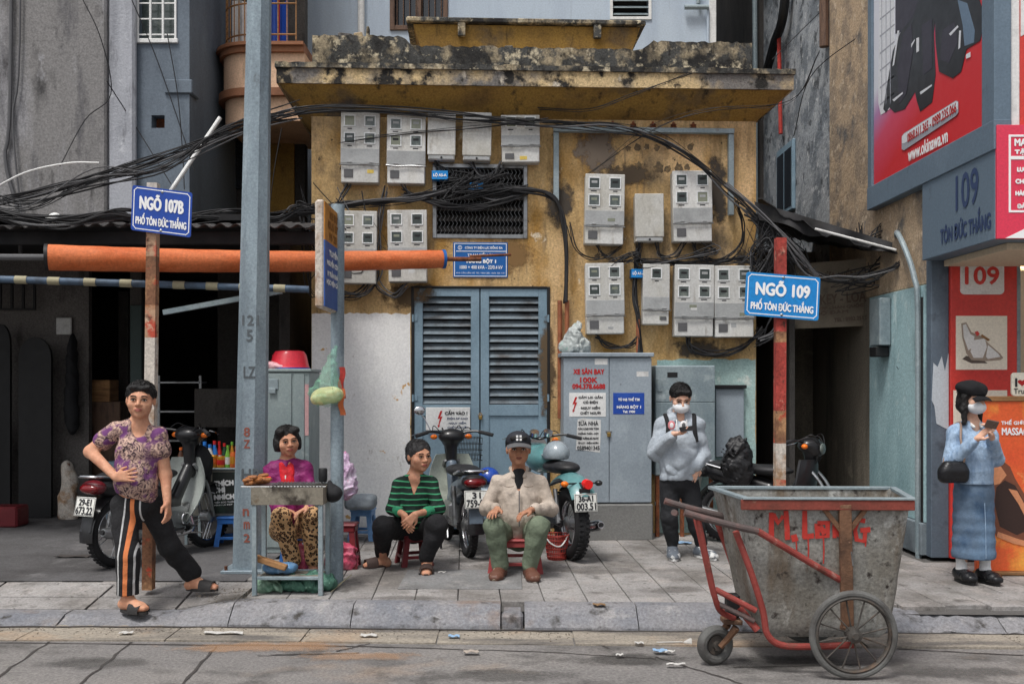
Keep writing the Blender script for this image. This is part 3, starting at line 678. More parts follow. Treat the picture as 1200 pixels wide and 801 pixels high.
# ------------------------------------------------------------------ meter boxes
mat('paneold', C(120,124,108), .25, spec=.6); mat('panedark', C(50,58,56), .14, spec=.6)
mat('tagyellow', C(196,170,80), .6)
GRP = 'electricity meter boxes on the yellow wall'
def meterbox(r, kind, label):
    x0, y0, x1, y1 = r; dp = .15
    a = FL(x0, y1, -dp); b = FL(x1, y0, -dp); X0, X1, Z0, Z1 = a.x, b.x, a.z, b.z; W = X1-X0; Hh = Z1-Z0; yf = -dp
    o = thing('meter_box', label, 'meter box', MF @ V(((X0+X1)/2, -.005, Z0)), GRP)
    tw = random.uniform(-.018, .018); X = MF @ Matrix.Translation(((X0+X1)/2, 0, (Z0+Z1)/2)) @ Matrix.Rotation(tw, 4, 'Y') @ Matrix.Translation((-(X0+X1)/2, 0, -(Z0+Z1)/2))
    m = MB(X); m.bx(X0, X1, -dp, -.002, Z0, Z1, .008); m.build('housing', 'meter', o)
    if kind == 'plain':
        m = MB(X); m.bx(X0-.008, X1+.008, -dp-.012, -dp+.03, Z0+Hh*.10, Z1+.008, .006); m.build('lid', 'meter', o)
        m = MB(X); m.bx(X0+.01, X1-.01, -dp-.006, -dp+.001, Z0+.008, Z0+Hh*.09, .002); m.build('lower_panel', 'metergrey', o)
        m = MB(X); m.cyl((X0+W*.5, -dp-.012, Z0+Hh*.045), (X0+W*.5, -dp-.004, Z0+Hh*.045), .012, 10); m.build('lock', 'black', o); return
    if kind in (4, 41): lidz = Z0+Hh*.27; wins = [(.22, .875), (.76, .875), (.22, .63), (.76, .63)]; ws = .125 if kind == 4 else .125
    elif kind == 2: lidz = Z0+Hh*.36; wins = [(.25, .86), (.76, .86)]; ws = .12
    else: lidz = Z0+Hh*.25; wins = [(.5, .85)]; ws = .19
    m = MB(X); m.bx(X0-.006, X1+.006, -dp-.014, -dp+.02, lidz, Z1+.006, .006); lid = m.build('lid', 'meter', o)
    hh = W*ws if kind != 1 else W*.17
    m = MB(X); m.bx(X0-.003, X1+.003, -dp-.0165, -dp-.012, lidz+.004, lidz+Hh*.21, .001); m.build('lid_band', 'metergrey', lid)
    for (fx, fz) in wins:
        cx, cz = X0+W*fx, Z0+Hh*fz
        m = MB(X); e = .012; yy = -dp-.021
        for q in ((cx-hh-e, cx-hh, cz-hh-e, cz+hh+e), (cx+hh, cx+hh+e, cz-hh-e, cz+hh+e), (cx-hh, cx+hh, cz+hh, cz+hh+e), (cx-hh, cx+hh, cz-hh-e, cz-hh)): m.bx(q[0], q[1], yy, -dp-.012, q[2], q[3], .0015)
        wn_ = m.build('window', 'meterframe', lid)
        m = MB(X); m.bx(cx-hh, cx+hh, -dp-.0165, -dp-.0135, cz-hh, cz+hh); m.build('pane', random.choice(('meterglass', 'meterglass', 'paneold', 'panedark')), wn_)
        m = MB(X); m.bx(cx-hh*.6, cx+hh*.6, -dp-.0172, -dp-.0162, cz-.0, cz+hh*.5); m.build('dial', random.choice(('black', 'metergrey', 'paneold')), wn_)
        m = MB(X); m.bx(cx-hh*.55+random.uniform(-.01, .01), cx+hh*.5, -dp-.0152, -dp-.0135, cz-hh-e-.028, cz-hh-e-.016); m.build('name_tag', 'ink', lid)
    m = MB(X); pts = [(X0-.012, -dp-.02, lidz-.012)]+[(X0+W*i/5, -dp-.024+random.uniform(-.004, .004), lidz-.01+random.uniform(-.006, .006)) for i in range(6)]+[(X1+.012, -dp-.02, lidz-.012)]
    m.tube(spl(pts, 3), .0075, 6); m.build('locking_rod', 'steel', o)
    for fx in (.22, .8): m = MB(X); m.bx(X0+W*fx-.022, X0+W*fx+.022, -dp-.024, -dp-.010, lidz+.008, lidz+.024, .002); m.build('latch', 'metergrey', o)
    fx = .2 if kind != 1 else .78
    m = MB(X); m.bx(X0+W*(fx-.12), X0+W*(fx+.12), -dp-.012, -dp+.001, Z0+Hh*.075, Z0+Hh*(.19 if kind != 1 else .13), .002); m.build('breaker_cover', 'cablegrey', o)
    m = MB(X); m.bx(X0+.006, X1-.006, -dp-.005, -dp+.001, Z0+.006, lidz-.022, .002); m.build('lower_panel', 'meter', o)
    for q in range(random.choice((0, 1, 2))):
        sx0 = X0+W*random.uniform(.35, .7); sz0 = random.choice((Z0+Hh*random.uniform(.05, .14), lidz+Hh*random.uniform(.03, .14))); yy = -dp-.006 if sz0 < lidz-.03 else -dp-.0172
        m = MB(X); m.bx(sx0, sx0+random.uniform(.05, .1), yy-.0008, yy+.001, sz0, sz0+random.uniform(.02, .05)); m.build('sticker', random.choice(('paper', 'tagyellow', 'metergrey', 'paneold')), o)
for r, k, l in [
    ((400,132,444,214), 4, 'four-window meter box under the roof edge, first in the top row beside the lamp post'),
    ((454,136,498,215), 4, 'four-window meter box hanging just above the blue tag at the vent corner'),
    ((502,133,533,187), 'plain', 'plain windowless metal box above the wall vent, next to the four-window meter box'),
    ((543,133,575,188), 'plain', 'plain windowless metal box above the wall vent, beside the two-window meter box'),
    ((588,136,632,190), 2, 'short two-window meter box at the upper corner of the vent'),
    ((399,248,441,332), 41, 'meter box half hidden by the bus stop sign and the orange roll'),
    ((455,247,500,330), 4, 'four-window meter box crossed low down by the end of the orange roll'),
    ((686,205,731,286), 4, 'four-window meter box under the angle-iron frame next to the thick vertical cables'),
    ((745,228,777,283), 'plain', 'small plain grey box between two four-window meter boxes'),
    ((789,201,834,283), 4, 'highest four-window meter box near the wall corner, under the hanging cables'),
    ((687,309,731,391), 4, 'four-window meter box just above the grey street cabinet with red lettering'),
    ((754,310,784,380), 1, 'narrow single-window meter box beside a blue tag'),
    ((791,311,836,394), 4, 'four-window meter box touching its twin on the alley-sign side'),
    ((838,312,883,395), 4, 'four-window meter box partly covered by the light blue alley sign')]:
    meterbox(r, k, l)
# ------------------------------------------------------------------ plaques and tags on the wall
UF = MF.to_3x3() @ V((1, 0, 0)); ZU = V((0, 0, 1)); NF = UF.cross(ZU)
def wall_sign(r, label, mt, border=None, y=-.012, nm='wall_sign', cat='sign', bev=.004):
    a = FL(r[0], r[3], y); b = FL(r[2], r[1], y)
    o = thing(nm, label, cat, MF @ V(((a.x+b.x)/2, y, a.z)))
    MB(MF).bx(a.x, b.x, y, -.001, a.z, b.z, bev).build('plate', mt, o)
    if border:
        m = MB(MF); e = .012; q = .007; yy = y-.0022
        m.bx(a.x+e, b.x-e, yy, y+.001, b.z-e-q, b.z-e); m.bx(a.x+e, b.x-e, yy, y+.001, a.z+e, a.z+e+q); m.bx(a.x+e, a.x+e+q, yy, y+.001, a.z+e+q, b.z-e-q); m.bx(b.x-e-q, b.x-e, yy, y+.001, a.z+e+q, b.z-e-q)
        m.build('border', border, o, ang=0)
    return o
def ftext(body, cx, cy, w, h, m, parent, bold=.0, y=-.012, shear=0):
    p = FL(cx, cy, y-.0025); a = FL(cx-w/2, cy, y); b = FL(cx+w/2, cy, y); k = (b.x-a.x)/w
    text(body, MF @ p, UF, ZU, b.x-a.x, h*k, m, parent, bold, shear=shear)
o = wall_sign((531, 284, 595, 325), 'blue enamel substation name plaque above the louvred door', 'signblue', 'inkwhite')
ftext('CÔNG TY ĐIỆN LỰC ĐỐNG ĐA', 567, 290, 44, 4.5, 'inkwhite', o, .001)
ftext('TRẠM BIẾN ÁP', 563, 298.5, 30, 5.5, 'inkwhite', o, .001)
ftext('HÀNG BỘT 1', 564, 306, 34, 6, 'inkwhite', o, .0035)
ftext('1000 + 400 kVA - 22/0.4 kV', 564, 313, 50, 4, 'inkwhite', o, .001)
ftext('KHI CẦN LIÊN HỆ: TEL 19001288 - 0436 330 110', 563, 319.5, 56, 3, 'inkwhite', o, .0)
p = FL(539, 290, -.0155); m = MB(MF); m.bx(FL(534.5, 294, -.014).x, FL(593, 294, -.014).x, -.0142, -.0115, FL(560, 294.7, -.0142).z, FL(560, 293.9, -.0142).z); m.build('border', 'inkwhite', o, ang=0)
m = MB(MF); m.torus((p.x, -.014, p.z), .02, .003, Matrix.Rotation(math.pi/2, 3, 'X'), 16, 5, .4); m.bx(p.x-.003, p.x+.003, -.0148, -.0138, p.z-.02, p.z+.02); m.build('emblem', 'inkwhite', o)
for r, l, tx in [((506,200,525,210), 'small blue tag beside the bottom of a meter box, above the vent cables', 'LỘ A5-A'), ((549,214,566,222), 'small tilted blue tag hanging in front of the wall vent', 'LỘ A1-A'), ((740,315,757,325), 'small blue tag on the cables beside the narrow meter box', 'LỘ A1-A')]:
    o = wall_sign(r, l, 'signcyan', None, -.13, 'cable_tag', 'tag', .002)
    ftext(tx, (r[0]+r[2])/2, (r[1]+r[3])/2, (r[2]-r[0])*.8, (r[3]-r[1])*.5, 'inkwhite', o, .002, -.13)
o = wall_sign((499, 477, 551, 504), 'white danger sign with a red lightning bolt on the louvred door', 'white', None, -.012)
def bolt(cx, cy, w, h, par, y):
    P = [(.1, 1), (-.45, .05), (.0, .1), (-.35, -.75), (-.5, -.6), (-.35, -1), (.05, -.72), (-.15, -.7), (.5, .35), (.08, .3), (.5, 1)]
    c = FL(cx, cy, y-.0015); k = (FL(cx+1, cy, y).x-FL(cx, cy, y).x)
    T = MF @ Matrix.Translation((c.x, y-.0005, c.z)) @ Matrix(((1, 0, 0, 0), (0, 0, -1, 0), (0, 1, 0, 0), (0, 0, 0, 1)))
    MB().prism([(a*w*k, b*h*k) for a, b in P], .002, T).build('lightning_bolt', 'inkred', par, ang=0)
bolt(515.5, 491, 6, 10, o, -.012)
ftext('CẤM VÀO !', 534.5, 483, 26, 5.5, 'ink', o, .0025)
for i, tx in enumerate(('ĐIỆN ÁP CAO', 'NGUY HIỂM', 'CHẾT NGƯỜI')): ftext(tx, 536, 490+i*5, (24, 20, 23)[i], 3.4, 'inkblue', o, .0012)
# ================================================================== neighbouring buildings, left side
def XW(px, D): return (px-CX)/F*D
def ZW(py, D): return H+(HY-py)/F*D
blk = thing('concrete_block', 'bare grey stained concrete building above the corrugated garage roof', 'building', (-5.6, 11.5, 3.2))
MB().bx(-9, XW(124, 11.3), 11.3, 11.44, 3.37, 11, .02).build('wall', 'oldconcrete', blk)
mat('stripplaster', C(158,160,166), .95, lay=[(C(132,134,140), 1.6, .45, .66, (2, 2, .4)), (C(92,92,96), 3, .58, .7, (2, 2, .5)), (C(182,184,188), 6, .6, .72)], bump=.4, bs=24)
MB().bx(XW(124, 11.3)+.001, XW(156, 11.3), 11.34, 11.44, 3.55, 11, .03).build('corner_pier', 'stripplaster', blk)
m = MB(); a = XW(120, 11.2); b = XW(187, 11.2)
m.prism([(11.33, 3.55), (10.75, 3.42), (10.75, 3.36), (11.33, 3.3)], b-a, Matrix(((0, 0, 1, a), (1, 0, 0, 0), (0, 1, 0, 0), (0, 0, 0, 1)))); m.build('canopy_slab', 'darkwall', blk)
MB().tube(spl([(XW(11, 11.2), 11.26, 9.5), (XW(9, 11.2), 11.26, 5), (XW(3, 11.2), 11.26, 4.2), (XW(18, 11.2), 11.26, 3.6), (XW(22, 11.2), 11.24, 3.1)], 5), .022, 8).build('downpipe', 'cablegrey', blk)
MB().tube(spl([(XW(22, 11.2), 11.26, 9.5), (XW(20, 11.2), 11.26, 5.5), (XW(12, 11.2), 11.26, 4.6), (XW(26, 11.2), 11.24, 3.3)], 5), .012, 6).build('downpipe', 'cablegrey', blk)
# hairline cables on the concrete
gb = thing('grey_house', 'grey-blue rendered house with a barred window, set back beside the concrete building', 'building', (XW(190, 11.5), 11.5, 3.37))
D = 11.45; x0, x1 = XW(120, D), XW(222, D)
wx0, wx1, wz0 = XW(162, D), XW(206, D), ZW(46, D)
hx0, hx1, hz0_, hz1_ = XW(177.5, D), XW(193, D), ZW(150, D), ZW(135, D)
w = MB(); w.bx(x0, hx0, D, D+.2, 3.37, wz0); w.bx(hx1, x1, D, D+.2, 3.37, wz0); w.bx(hx0, hx1, D, D+.2, 3.37, hz0_); w.bx(hx0, hx1, D, D+.2, hz1_, wz0)
w.bx(x0, wx0, D, D+.2, wz0, 11); w.bx(wx1, x1, D, D+.2, wz0, 11); w.bx(wx0, wx1, D, D+.2, wz0+1.1, 11); w.bx(x1-.2, x1, D+.2, 20, 3.37, 11)
w.bx(x0, x1-.2, 15, 15.2, 3.37, 11); w.build('wall', 'greywall', gb, ang=0)
MB().bx(hx0-.05, hx1+.05, D+.16, D+.19, hz0_-.05, hz1_+.05).build('vent_brick', 'rust', gb)
m = MB(); m.bx(wx0-.03, wx1+.03, D-.03, D+.02, wz0-.05, wz0, .006); m.build('window_sill', 'white', gb)
m = MB(); m.bx(wx0, wx1, D+.12, D+.14, wz0, wz0+1.1); wn1 = m.build('window', 'meterglass', gb)
for i in range(4):
    x = wx0+(wx1-wx0)*i/3; MB().bx(x-.012, x+.012, D-.02, D, wz0, wz0+1.1, .003).build('window_bar', 'white', gb)
for i in range(5):
    z = wz0+.05+i*.18; MB().bx(wx0, wx1, D-.0105, D-.001, z-.008, z+.008, .002).build('window_bar', 'white', gb)
MB().bx(x1-.28, x1+.04, D-.03, D+.25, ZW(110, D), ZW(94, D), .01).build('ledge', 'greywall', gb)
# balcony building
bal = thing('balcony', 'peach curved balcony with thin metal bars above the garage', 'balcony', (XW(300, 12.2), 12.6, ZW(140, 12.2)))
D = 12.2; bx0, bx1 = XW(252, D), XW(357, D); ycen = D+.45
def curveplan(x0, x1, y0, r, n=8): return [(x0, y0+1.5)]+[(x0+r-r*math.cos(math.pi/2*i/n), y0+r-r*math.sin(math.pi/2*i/n)) for i in range(n+1)]+[(x1, y0), (x1, y0+1.5)]
def slabband(za, zb, e, mt, nm, r=.42):
    P = curveplan(bx0-e, bx1, D-e, r+e); MB().prism(P, zb-za, Matrix.Translation((0, 0, za))).build(nm, mt, bal, ang=40)
zb_ = ZW(141, D); slabband(zb_, ZW(113, D), -.02, 'peach', 'drum')
slabband(ZW(113, D)+.001, ZW(104, D), .06, 'peachtrim', 'moulding'); slabband(ZW(104, D)+.001, ZW(62, D), 0, 'peach', 'drum')
slabband(ZW(62, D)+.001, ZW(55, D), .05, 'peachtrim', 'moulding'); slabband(ZW(55, D)+.001, ZW(51, D), .09, 'peachtrim', 'moulding')
P = curveplan(bx0+.03, bx1, D+.03, .4)[1:-1]; L = [V((p[0], p[1], 0)) for p in P]
zr0 = ZW(51, D)+.001; rl = []
for i in range(len(L)-1):
    n = max(1, int((L[i+1]-L[i]).length/.11)); rl += [L[i].lerp(L[i+1], k/n) for k in range(n)]
for p in rl: MB().cyl((p.x, p.y, zr0), (p.x, p.y, zr0+1.0), .009, 6).build('railing_bar', 'wood', bal)
for z in (.12, .5, .99): MB().tube([V((p.x, p.y, zr0+z)) for p in rl], .011, 6).build('railing_rail', 'wood', bal)
D2 = 13.4
bw = thing('balcony_house', 'narrow shaded house wall with window and doorway below and behind the peach balcony', 'building', (XW(300, 13.5), 13.5, 0))
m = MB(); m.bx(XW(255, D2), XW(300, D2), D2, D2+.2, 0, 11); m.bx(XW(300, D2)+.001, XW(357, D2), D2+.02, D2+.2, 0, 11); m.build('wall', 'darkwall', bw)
MB().bx(XW(272, D2), XW(290, D2), D2-.04, D2-.002, ZW(222, D2), ZW(165, D2), .01).build('window', 'glassdark', bw)
MB().bx(XW(268, D2), XW(272, D2), D2-.06, D2-.002, ZW(228, D2), ZW(160, D2), .006).build('window_frame', 'bluewall', bw)
MB().bx(XW(304, D2), XW(345, D2), D2-.015, D2+.018, ZW(250, D2), ZW(165, D2)).build('wall_panel', 'yellow_deep', bw)
for i, (px, c) in enumerate([(283, 'white'), (315, 'inkred'), (325, 'signblue2')]):
    m = MB(); x = XW(px, 12.7); m.grid(lambda u, v: (x-.13+.26*u, 12.75+.03*math.sin(u*9+i), 6.55-.75*v+.02*math.sin(u*7)), 8, 4, thick=(0, .01, 0)); o = m.build('laundry', c, None)
    tag(o, ['white garment hung to dry behind the balcony bars', 'red striped garment hung to dry on the balcony behind the lamp post', 'blue garment hung to dry on the balcony'][i], 'laundry')
# light blue building behind the substation
lb = thing('light_blue_house', 'light blue plastered house rising behind the yellow substation', 'building', (0, 14.6, 0))
D = 14.5; a0, a1 = XW(346, D), XW(838, D); q0, q1, qz = XW(457, D), XW(525, D), ZW(36, D); r0, r1, rz = XW(718, D), XW(760, D), ZW(20, D)
w = MB(); w.bx(a0, q0, D, D+.25, 0, 12); w.bx(q0, q1, D, D+.25, 0, qz); w.bx(q0, q1, D, D+.25, qz+1.3, 12); w.bx(q1, r0, D, D+.25, 0, 12); w.bx(r0, r1, D, D+.25, 0, rz); w.bx(r0, r1, D, D+.25, rz+.5, 12); w.bx(r1, a1, D, D+.25, 0, 12)
w.bx(a1-.2, a1, D+.25, 20, 0, 12); w.bx(a0, a0+.2, D+.25, 20, 0, 12); w.build('wall', 'bluewall', lb, ang=0)
MB().bx(a1-.09, a1+.012, D-.03, D+.05, 3, 12, .006).build('corner_trim', 'white', lb)
mat('brownwood', C(98,76,62), .7, lay=[(C(70,54,46), 6, .45, .65, (3, 3, .6))], bump=.2)
m = MB(); e = .07
for q in ((q0, q0+e, qz, qz+1.3), (q1-e, q1, qz, qz+1.3), (q0+e, q1-e, qz, qz+e), ((q0+q1)/2-.035, (q0+q1)/2+.035, qz+e, qz+1.2)): m.bx(q[0], q[1], D-.03, D+.06, q[2], q[3], .006)
wnd = m.build('window', 'brownwood', lb)
MB().bx(q0+.02, q1-.02, D+.1, D+.12, qz+.02, qz+1.25).build('pane', 'glassdark', wnd)
for i in range(8):
    x = q0+.1+(q1-q0-.2)*i/7; MB().cyl((x, D+.03, qz+e), (x, D+.03, qz+1.2), .008, 6).build('window_bar', 'brownwood', wnd)
m = MB(); m.bx(r0-.04, r0, D-.02, D+.02, rz-.04, rz+.5); m.bx(r1, r1+.04, D-.02, D+.02, rz-.04, rz+.5); m.bx(r0, r1, D-.02, D+.02, rz-.04, rz); vv = m.build('vent', 'white', lb)
MB().bx(r0, r1, D+.2, D+.22, rz, rz+.5).build('vent_backing', 'dark', vv)
for i in range(4):
    z = rz+.06+i*.1; MB().box(((r0+r1)/2, D+.04, z), (r1-r0-.01, .1, .012), .002, T=Matrix.Rotation(.6, 3, 'X')).build('slat', 'galv', vv)
MB().cyl((XW(424, D), D-.06, 4), (XW(424, D), D-.06, 11), .05, 12).build('downpipe', 'white', lb)
m = MB(); z = ZW(11, D); m.tube([(XW(801, D), D-.08, z), (XW(829, D), D-.08, z)], .035, 10); m.tube(spl([(XW(817, D), D-.08, z+.05), (XW(818, D), D-.08, 8)]), .025, 8); m.build('pipe_outlet', 'galv', lb)
MB().tube([(XW(829, D), D-.05, z), (XW(829, D), D-.05, ZW(60, D))], .02, 8).build('downpipe', 'bluewall', lb)
# dark houses closing the gaps
gh = thing('back_house', 'dark grey house seen in the gap above the alley, with thin pipes', 'building', (3.4, 16, 0))
m = MB(); D = 16; m.bx(XW(884, D), 5.6, D, D+.3, 0, 13); m.build('wall', 'oldconcrete', gh)
m = MB(); m.bx(XW(838, 19), XW(884, 16), 19, 19.3, 0, 13); m.build('rear_wall', 'dark', gh)
MB().bx(XW(884, 16)-.02, XW(893, 16), 15.9, 19, 0, 13).build('side_wall', 'darkwall', gh)
MB().tube([(XW(886, 15.8), 15.8, 3), (XW(884, 15.8), 15.8, 9)], .04, 8).build('downpipe', 'galv', gh)
m = MB(); x0 = XW(913, D); 
for i in range(3):
    for j in range(4): m.box((x0+.06+i*.11, D-.03, ZW(73, D)+.05+j*.11), (.085, .06, .085), .012)
m.build('lattice_brick', 'rust', gh, kind='stuff')
# ------------------------------------------------------------------ garage, left
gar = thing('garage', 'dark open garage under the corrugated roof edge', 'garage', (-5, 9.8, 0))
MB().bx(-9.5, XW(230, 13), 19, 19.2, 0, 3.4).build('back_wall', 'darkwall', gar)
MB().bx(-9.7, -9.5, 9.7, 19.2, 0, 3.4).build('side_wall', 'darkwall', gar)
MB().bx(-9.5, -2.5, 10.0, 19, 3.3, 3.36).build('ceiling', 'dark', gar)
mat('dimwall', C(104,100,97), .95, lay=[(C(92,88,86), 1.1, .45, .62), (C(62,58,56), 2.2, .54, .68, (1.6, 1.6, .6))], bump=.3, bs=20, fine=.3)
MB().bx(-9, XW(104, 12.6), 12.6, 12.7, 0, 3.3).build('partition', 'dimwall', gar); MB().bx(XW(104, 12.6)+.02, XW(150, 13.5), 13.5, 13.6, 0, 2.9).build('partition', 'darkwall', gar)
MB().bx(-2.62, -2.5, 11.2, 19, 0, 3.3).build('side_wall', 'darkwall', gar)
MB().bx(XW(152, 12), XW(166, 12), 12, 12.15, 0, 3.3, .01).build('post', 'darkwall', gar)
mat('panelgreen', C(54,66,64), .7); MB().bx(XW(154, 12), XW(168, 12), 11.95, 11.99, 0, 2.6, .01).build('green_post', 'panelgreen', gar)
m = MB(); x0, x1 = XW(0, 12.5), XW(40, 12.5)
for i in range(4): m.bx(x0+(x1-x0)*i/3-.015, x0+(x1-x0)*i/3+.015, 12.5, 12.53, ZW(363, 12.5), ZW(333, 12.5), .003)
m.bx(x0, x1, 12.495, 12.525, ZW(333, 12.5), ZW(331, 12.5), .003); m.bx(x0, x1, 12.495, 12.525, ZW(363, 12.5), ZW(361, 12.5), .003); m.build('grille', 'black', gar)
for px0, px1, py, lab in [(24, 62, 395, 'tall round-topped dark board leaning in the garage'), (-8, 14, 380, 'dark board at the very edge of the picture in the garage')]:
    D = 12.3; x0, x1, zt = XW(px0, D), XW(px1, D), ZW(py, D); r = (x1-x0)/2; P = [(x0, .01), (x1, .01)]+[(x0+r+r*math.cos(math.pi*i/10), zt-.25+.25*math.sin(math.pi*i/10)) for i in range(11)]
    tag(MB().prism(P, .05, Matrix(((1, 0, 0, 0), (0, 0, -1, D), (0, 1, 0, 0), (0, 0, 0, 1)))).build('leaning_board', 'black', None), lab, 'board')
MB().bx(XW(0, 13.6), XW(36, 13.6), 11.9, 12.0, .3, 1.35, .02).build('white_crate_board', 'darkwall', gar)
o = MB().box((XW(10, 11.6), 11.6, .12), (.34, .3, .24), .02).build('plastic_crate', 'redstool', None); tag(o, 'small dark red crate on the garage floor at the edge', 'crate')
# clutter in the garage
CL = [('hanging_coat', 'blackmatte', (76, 400, 92, 500), 12.45, 'dark coat hanging on the garage wall', 'coat', 1), ('cupboard', 'brownwood', (108, 470, 146, 592), 13.0, 'low brown cupboard deep in the garage', 'cupboard', 0), ('cardboard_box', 'wood', (112, 445, 134, 470), 13.0, 'cardboard box on the cupboard in the garage', 'box', 0), ('shelf_rack', 'steel', (192, 440, 240, 520), 13.2, 'dim metal rack behind the drinks counter', 'rack', 2), ('wall_cabinet', 'darkwall', (232, 455, 282, 500), 12.4, 'dim hanging cabinet above the drinks counter', 'cabinet', 0), ('sack', 'whitepost', (68, 545, 92, 594), 12.2, 'slumped pale sack against the garage wall', 'sack', 1), ('framed_notice', 'paper', (66, 372, 84, 392), 12.55, 'faded notice pinned on the garage wall', 'notice', 0), ('plastic_drum', 'bluegreysteel', (125, 540, 148, 588), 12.0, 'grey plastic drum beside the post in the garage', 'drum', 3)]
for nm, mt, (x0_, y0_, x1_, y1_), D_, lab, ct0, kd in CL:
    A, B = J(x0_, y1_, D_), J(x1_, y0_, D_); c_ = (A+B)/2; w_, h_ = B.x-A.x, B.z-A.z; base = V((c_.x, D_, A.z if A.z > .25 else .005)); h_ = B.z-base.z
    if kd == 0: tag(MB().box((c_.x, D_, base.z+h_/2), (w_, .03 if nm == 'framed_notice' else .3, h_), .01).build(nm, mt, None), lab, ct0)
    elif kd == 1:
        f = Field(.014)
        for q in range(5): f.ell((c_.x+random.uniform(-.1, .1)*w_, D_, base.z+h_*(.1+.2*q)), (w_*(.5-.05*q), .09, h_*.2), k=.06)
        f.nz = [(.016, 30, 24, 26, 1.5)]; f.build(nm, mt, None, lab, ct0)
    elif kd == 2:
        o = thing(nm, lab, ct0, base)
        for q in range(3): MB().bx(A.x, B.x, D_-.2, D_+.1, base.z+h_*(.05+.42*q), base.z+h_*(.05+.42*q)+.02).build('shelf', mt, o)
        for xx in (A.x, B.x): MB().bx(xx-.015, xx+.015, D_-.2, D_-.17, 0, B.z).build('upright', mt, o)
    else: tag(MB().lathe([(.001, 0), (w_*.48, 0), (w_*.5, h_*.1), (w_*.5, h_*.9), (w_*.46, h_), (.001, h_)], 20, Matrix.Translation(base)).build(nm, mt, None), lab, ct0)
# corrugated roof in sheets
rf = thing('corrugated_roof', 'dark corrugated roof edge running above the orange roll', 'roof', (-4, 10, 3.1))
xr = XW(372, 9.9); x = -7.6; i = 0
while x < xr-.05:
    x1 = min(x+.95, xr)
    def fn(u, v, x=x, x1=x1, i=i):
        X = x+(x1-x)*u; return (X, 9.72+1.75*v, ZW(264.5, 9.7)+.012*(i % 2)+.3*v+.018*math.sin(2*math.pi*X/.076*.5)-.01*math.sin(X*2.2))
    MB().grid(fn, 60, 2, thick=(0, .004, -.008)).build('roofing_sheet', 'corrugate', rf, ang=60); x = x1-.02; i += 1
MB().bx(-7.6, xr, 9.85, 9.93, ZW(264.5, 9.7)-.16, ZW(264.5, 9.7)-.03, .006).build('beam', 'dark', rf)
# rolled awning
aw = thing('rolled_awning', 'orange rolled-up awning tube stretched along the facade', 'awning', J(290, 318, 9.6))
a, b = J(57, 301.5, 9.05), J(518, 303.5, 10.25)
def wob(n, r0, r1):
    return [a.lerp(b, i/n)+V((0, 0, -.03*math.sin(math.pi*i/n))) for i in range(n+1)], [r0+(r1-r0)*i/n+.0015*math.sin(i*1.7) for i in range(n+1)]
P, R = wob(40, .118, .092); MB().tube(P, R, 22).build('canvas_roll', 'orange', aw, ang=50)
dd = (b-a).normalized(); MB().cyl(b, b+dd*.03, .098, 20).build('end_band', 'signblue', aw); MB().cyl(a-dd*.03, a, .122, 20).build('end_band', 'black', aw)
MB().tube([b+dd*.04, b+dd*.42], .024, 10).build('axle', 'rust', aw); MB().tube([b+dd*.3+V((0, 0, .03)), b+dd*.75+V((0, 0, .05))], .014, 8).build('axle', 'rust', aw)
MB().tube([a-dd*.02, a-dd*.6], .03, 10).build('axle', 'cablegrey', aw)
pp = thing('striped_pipe', 'blue pipe wrapped with beige tape bands below the orange roll', 'pipe', J(180, 335, 9.5))
a2, b2 = J(-30, 326, 9.4), J(362, 339, 9.6); MB().tube([a2, b2], .034, 12).build('pipe', mat('pipeblue', C(74,92,112), .6, lay=[(C(56,66,78), 5, .45, .65)]), pp)
mat('tape', C(150,144,120), .8)
for px in (24, 62, 104, 146, 208, 247, 286, 327):
    t = (px+30)/392.; c = a2.lerp(b2, t); d_ = (b2-a2).normalized(); MB().cyl(c-d_*.055, c+d_*.055, .0385, 12).build('tape_band', 'tape', pp)
bt = MB().tube([J(192, 366, 9.9), J(330, 341, 9.8)], .035, 4, sq=(0, 0, 1)).build('batten', 'galv', None); tag(bt, 'pale slanted metal batten hanging under the roof behind the lamp post', 'batten')
wp = MB().tube([J(200, 224, 11.1), J(258, 138, 11.35)], .025, 10).build('slanted_pipe', 'white', None); tag(wp, 'pale slanted drain pipe rising behind the alley 107B sign', 'pipe')
# white rag lying on the roof edge
m = Field(.008)
for i in range(7): m.ell(J(58+random.uniform(-9, 9), 257+random.uniform(-4, 3), 9.75), (random.uniform(.03, .08), .05, random.uniform(.02, .045)), k=.03)
m.build('rag', 'white', None, 'crumpled white rag lying on the corrugated roof edge', 'rag')
# ================================================================== right side: alley and shop
XA = 4.0
sh = thing('corner_shop', 'narrow shop building with peeling side wall and red front panel beside the alley', 'building', (4.6, 9.6, 0))
MB().bx(XA, XA+.5, 9.62, 12.55, 2.62, 12, .01).build('side_wall', 'peelbeige', sh)
MB().bx(XA+.02, XA+.5, 12.56, 20, 2.62, 12, .01).build('rear_side_wall', 'peel', sh)
MB().bx(XA-.015, XA+.5, 9.62, 11.1, .32, 2.615, .004).build('lower_wall', 'alleyblue', sh); MB().bx(XA-.01, XA+.5, 11.101, 20, .32, 2.615, .004).build('inner_wall', 'mossy', sh)
mat('plinth', C(112,122,128), .9, lay=[(C(84,92,98), 2.5, .45, .7)], bump=.3, bs=30)
MB().bx(XA-.05, XA+.5, 9.62, 11.1, 0, .315, .01).build('plinth', 'plinth', sh); MB().bx(XA-.05, XA+.5, 11.101, 20, 0, .315, .01).build('inner_plinth', 'mossy', sh)
mat('greycol', C(84,96,108), .75, lay=[(C(96,108,120), 2, .5, .7), (C(60,68,76), 5, .6, .75)], bump=.1)
MB().bx(XA, 4.17, 9.5, 9.615, 0, 3.3, .006).build('column', 'greycol', sh)
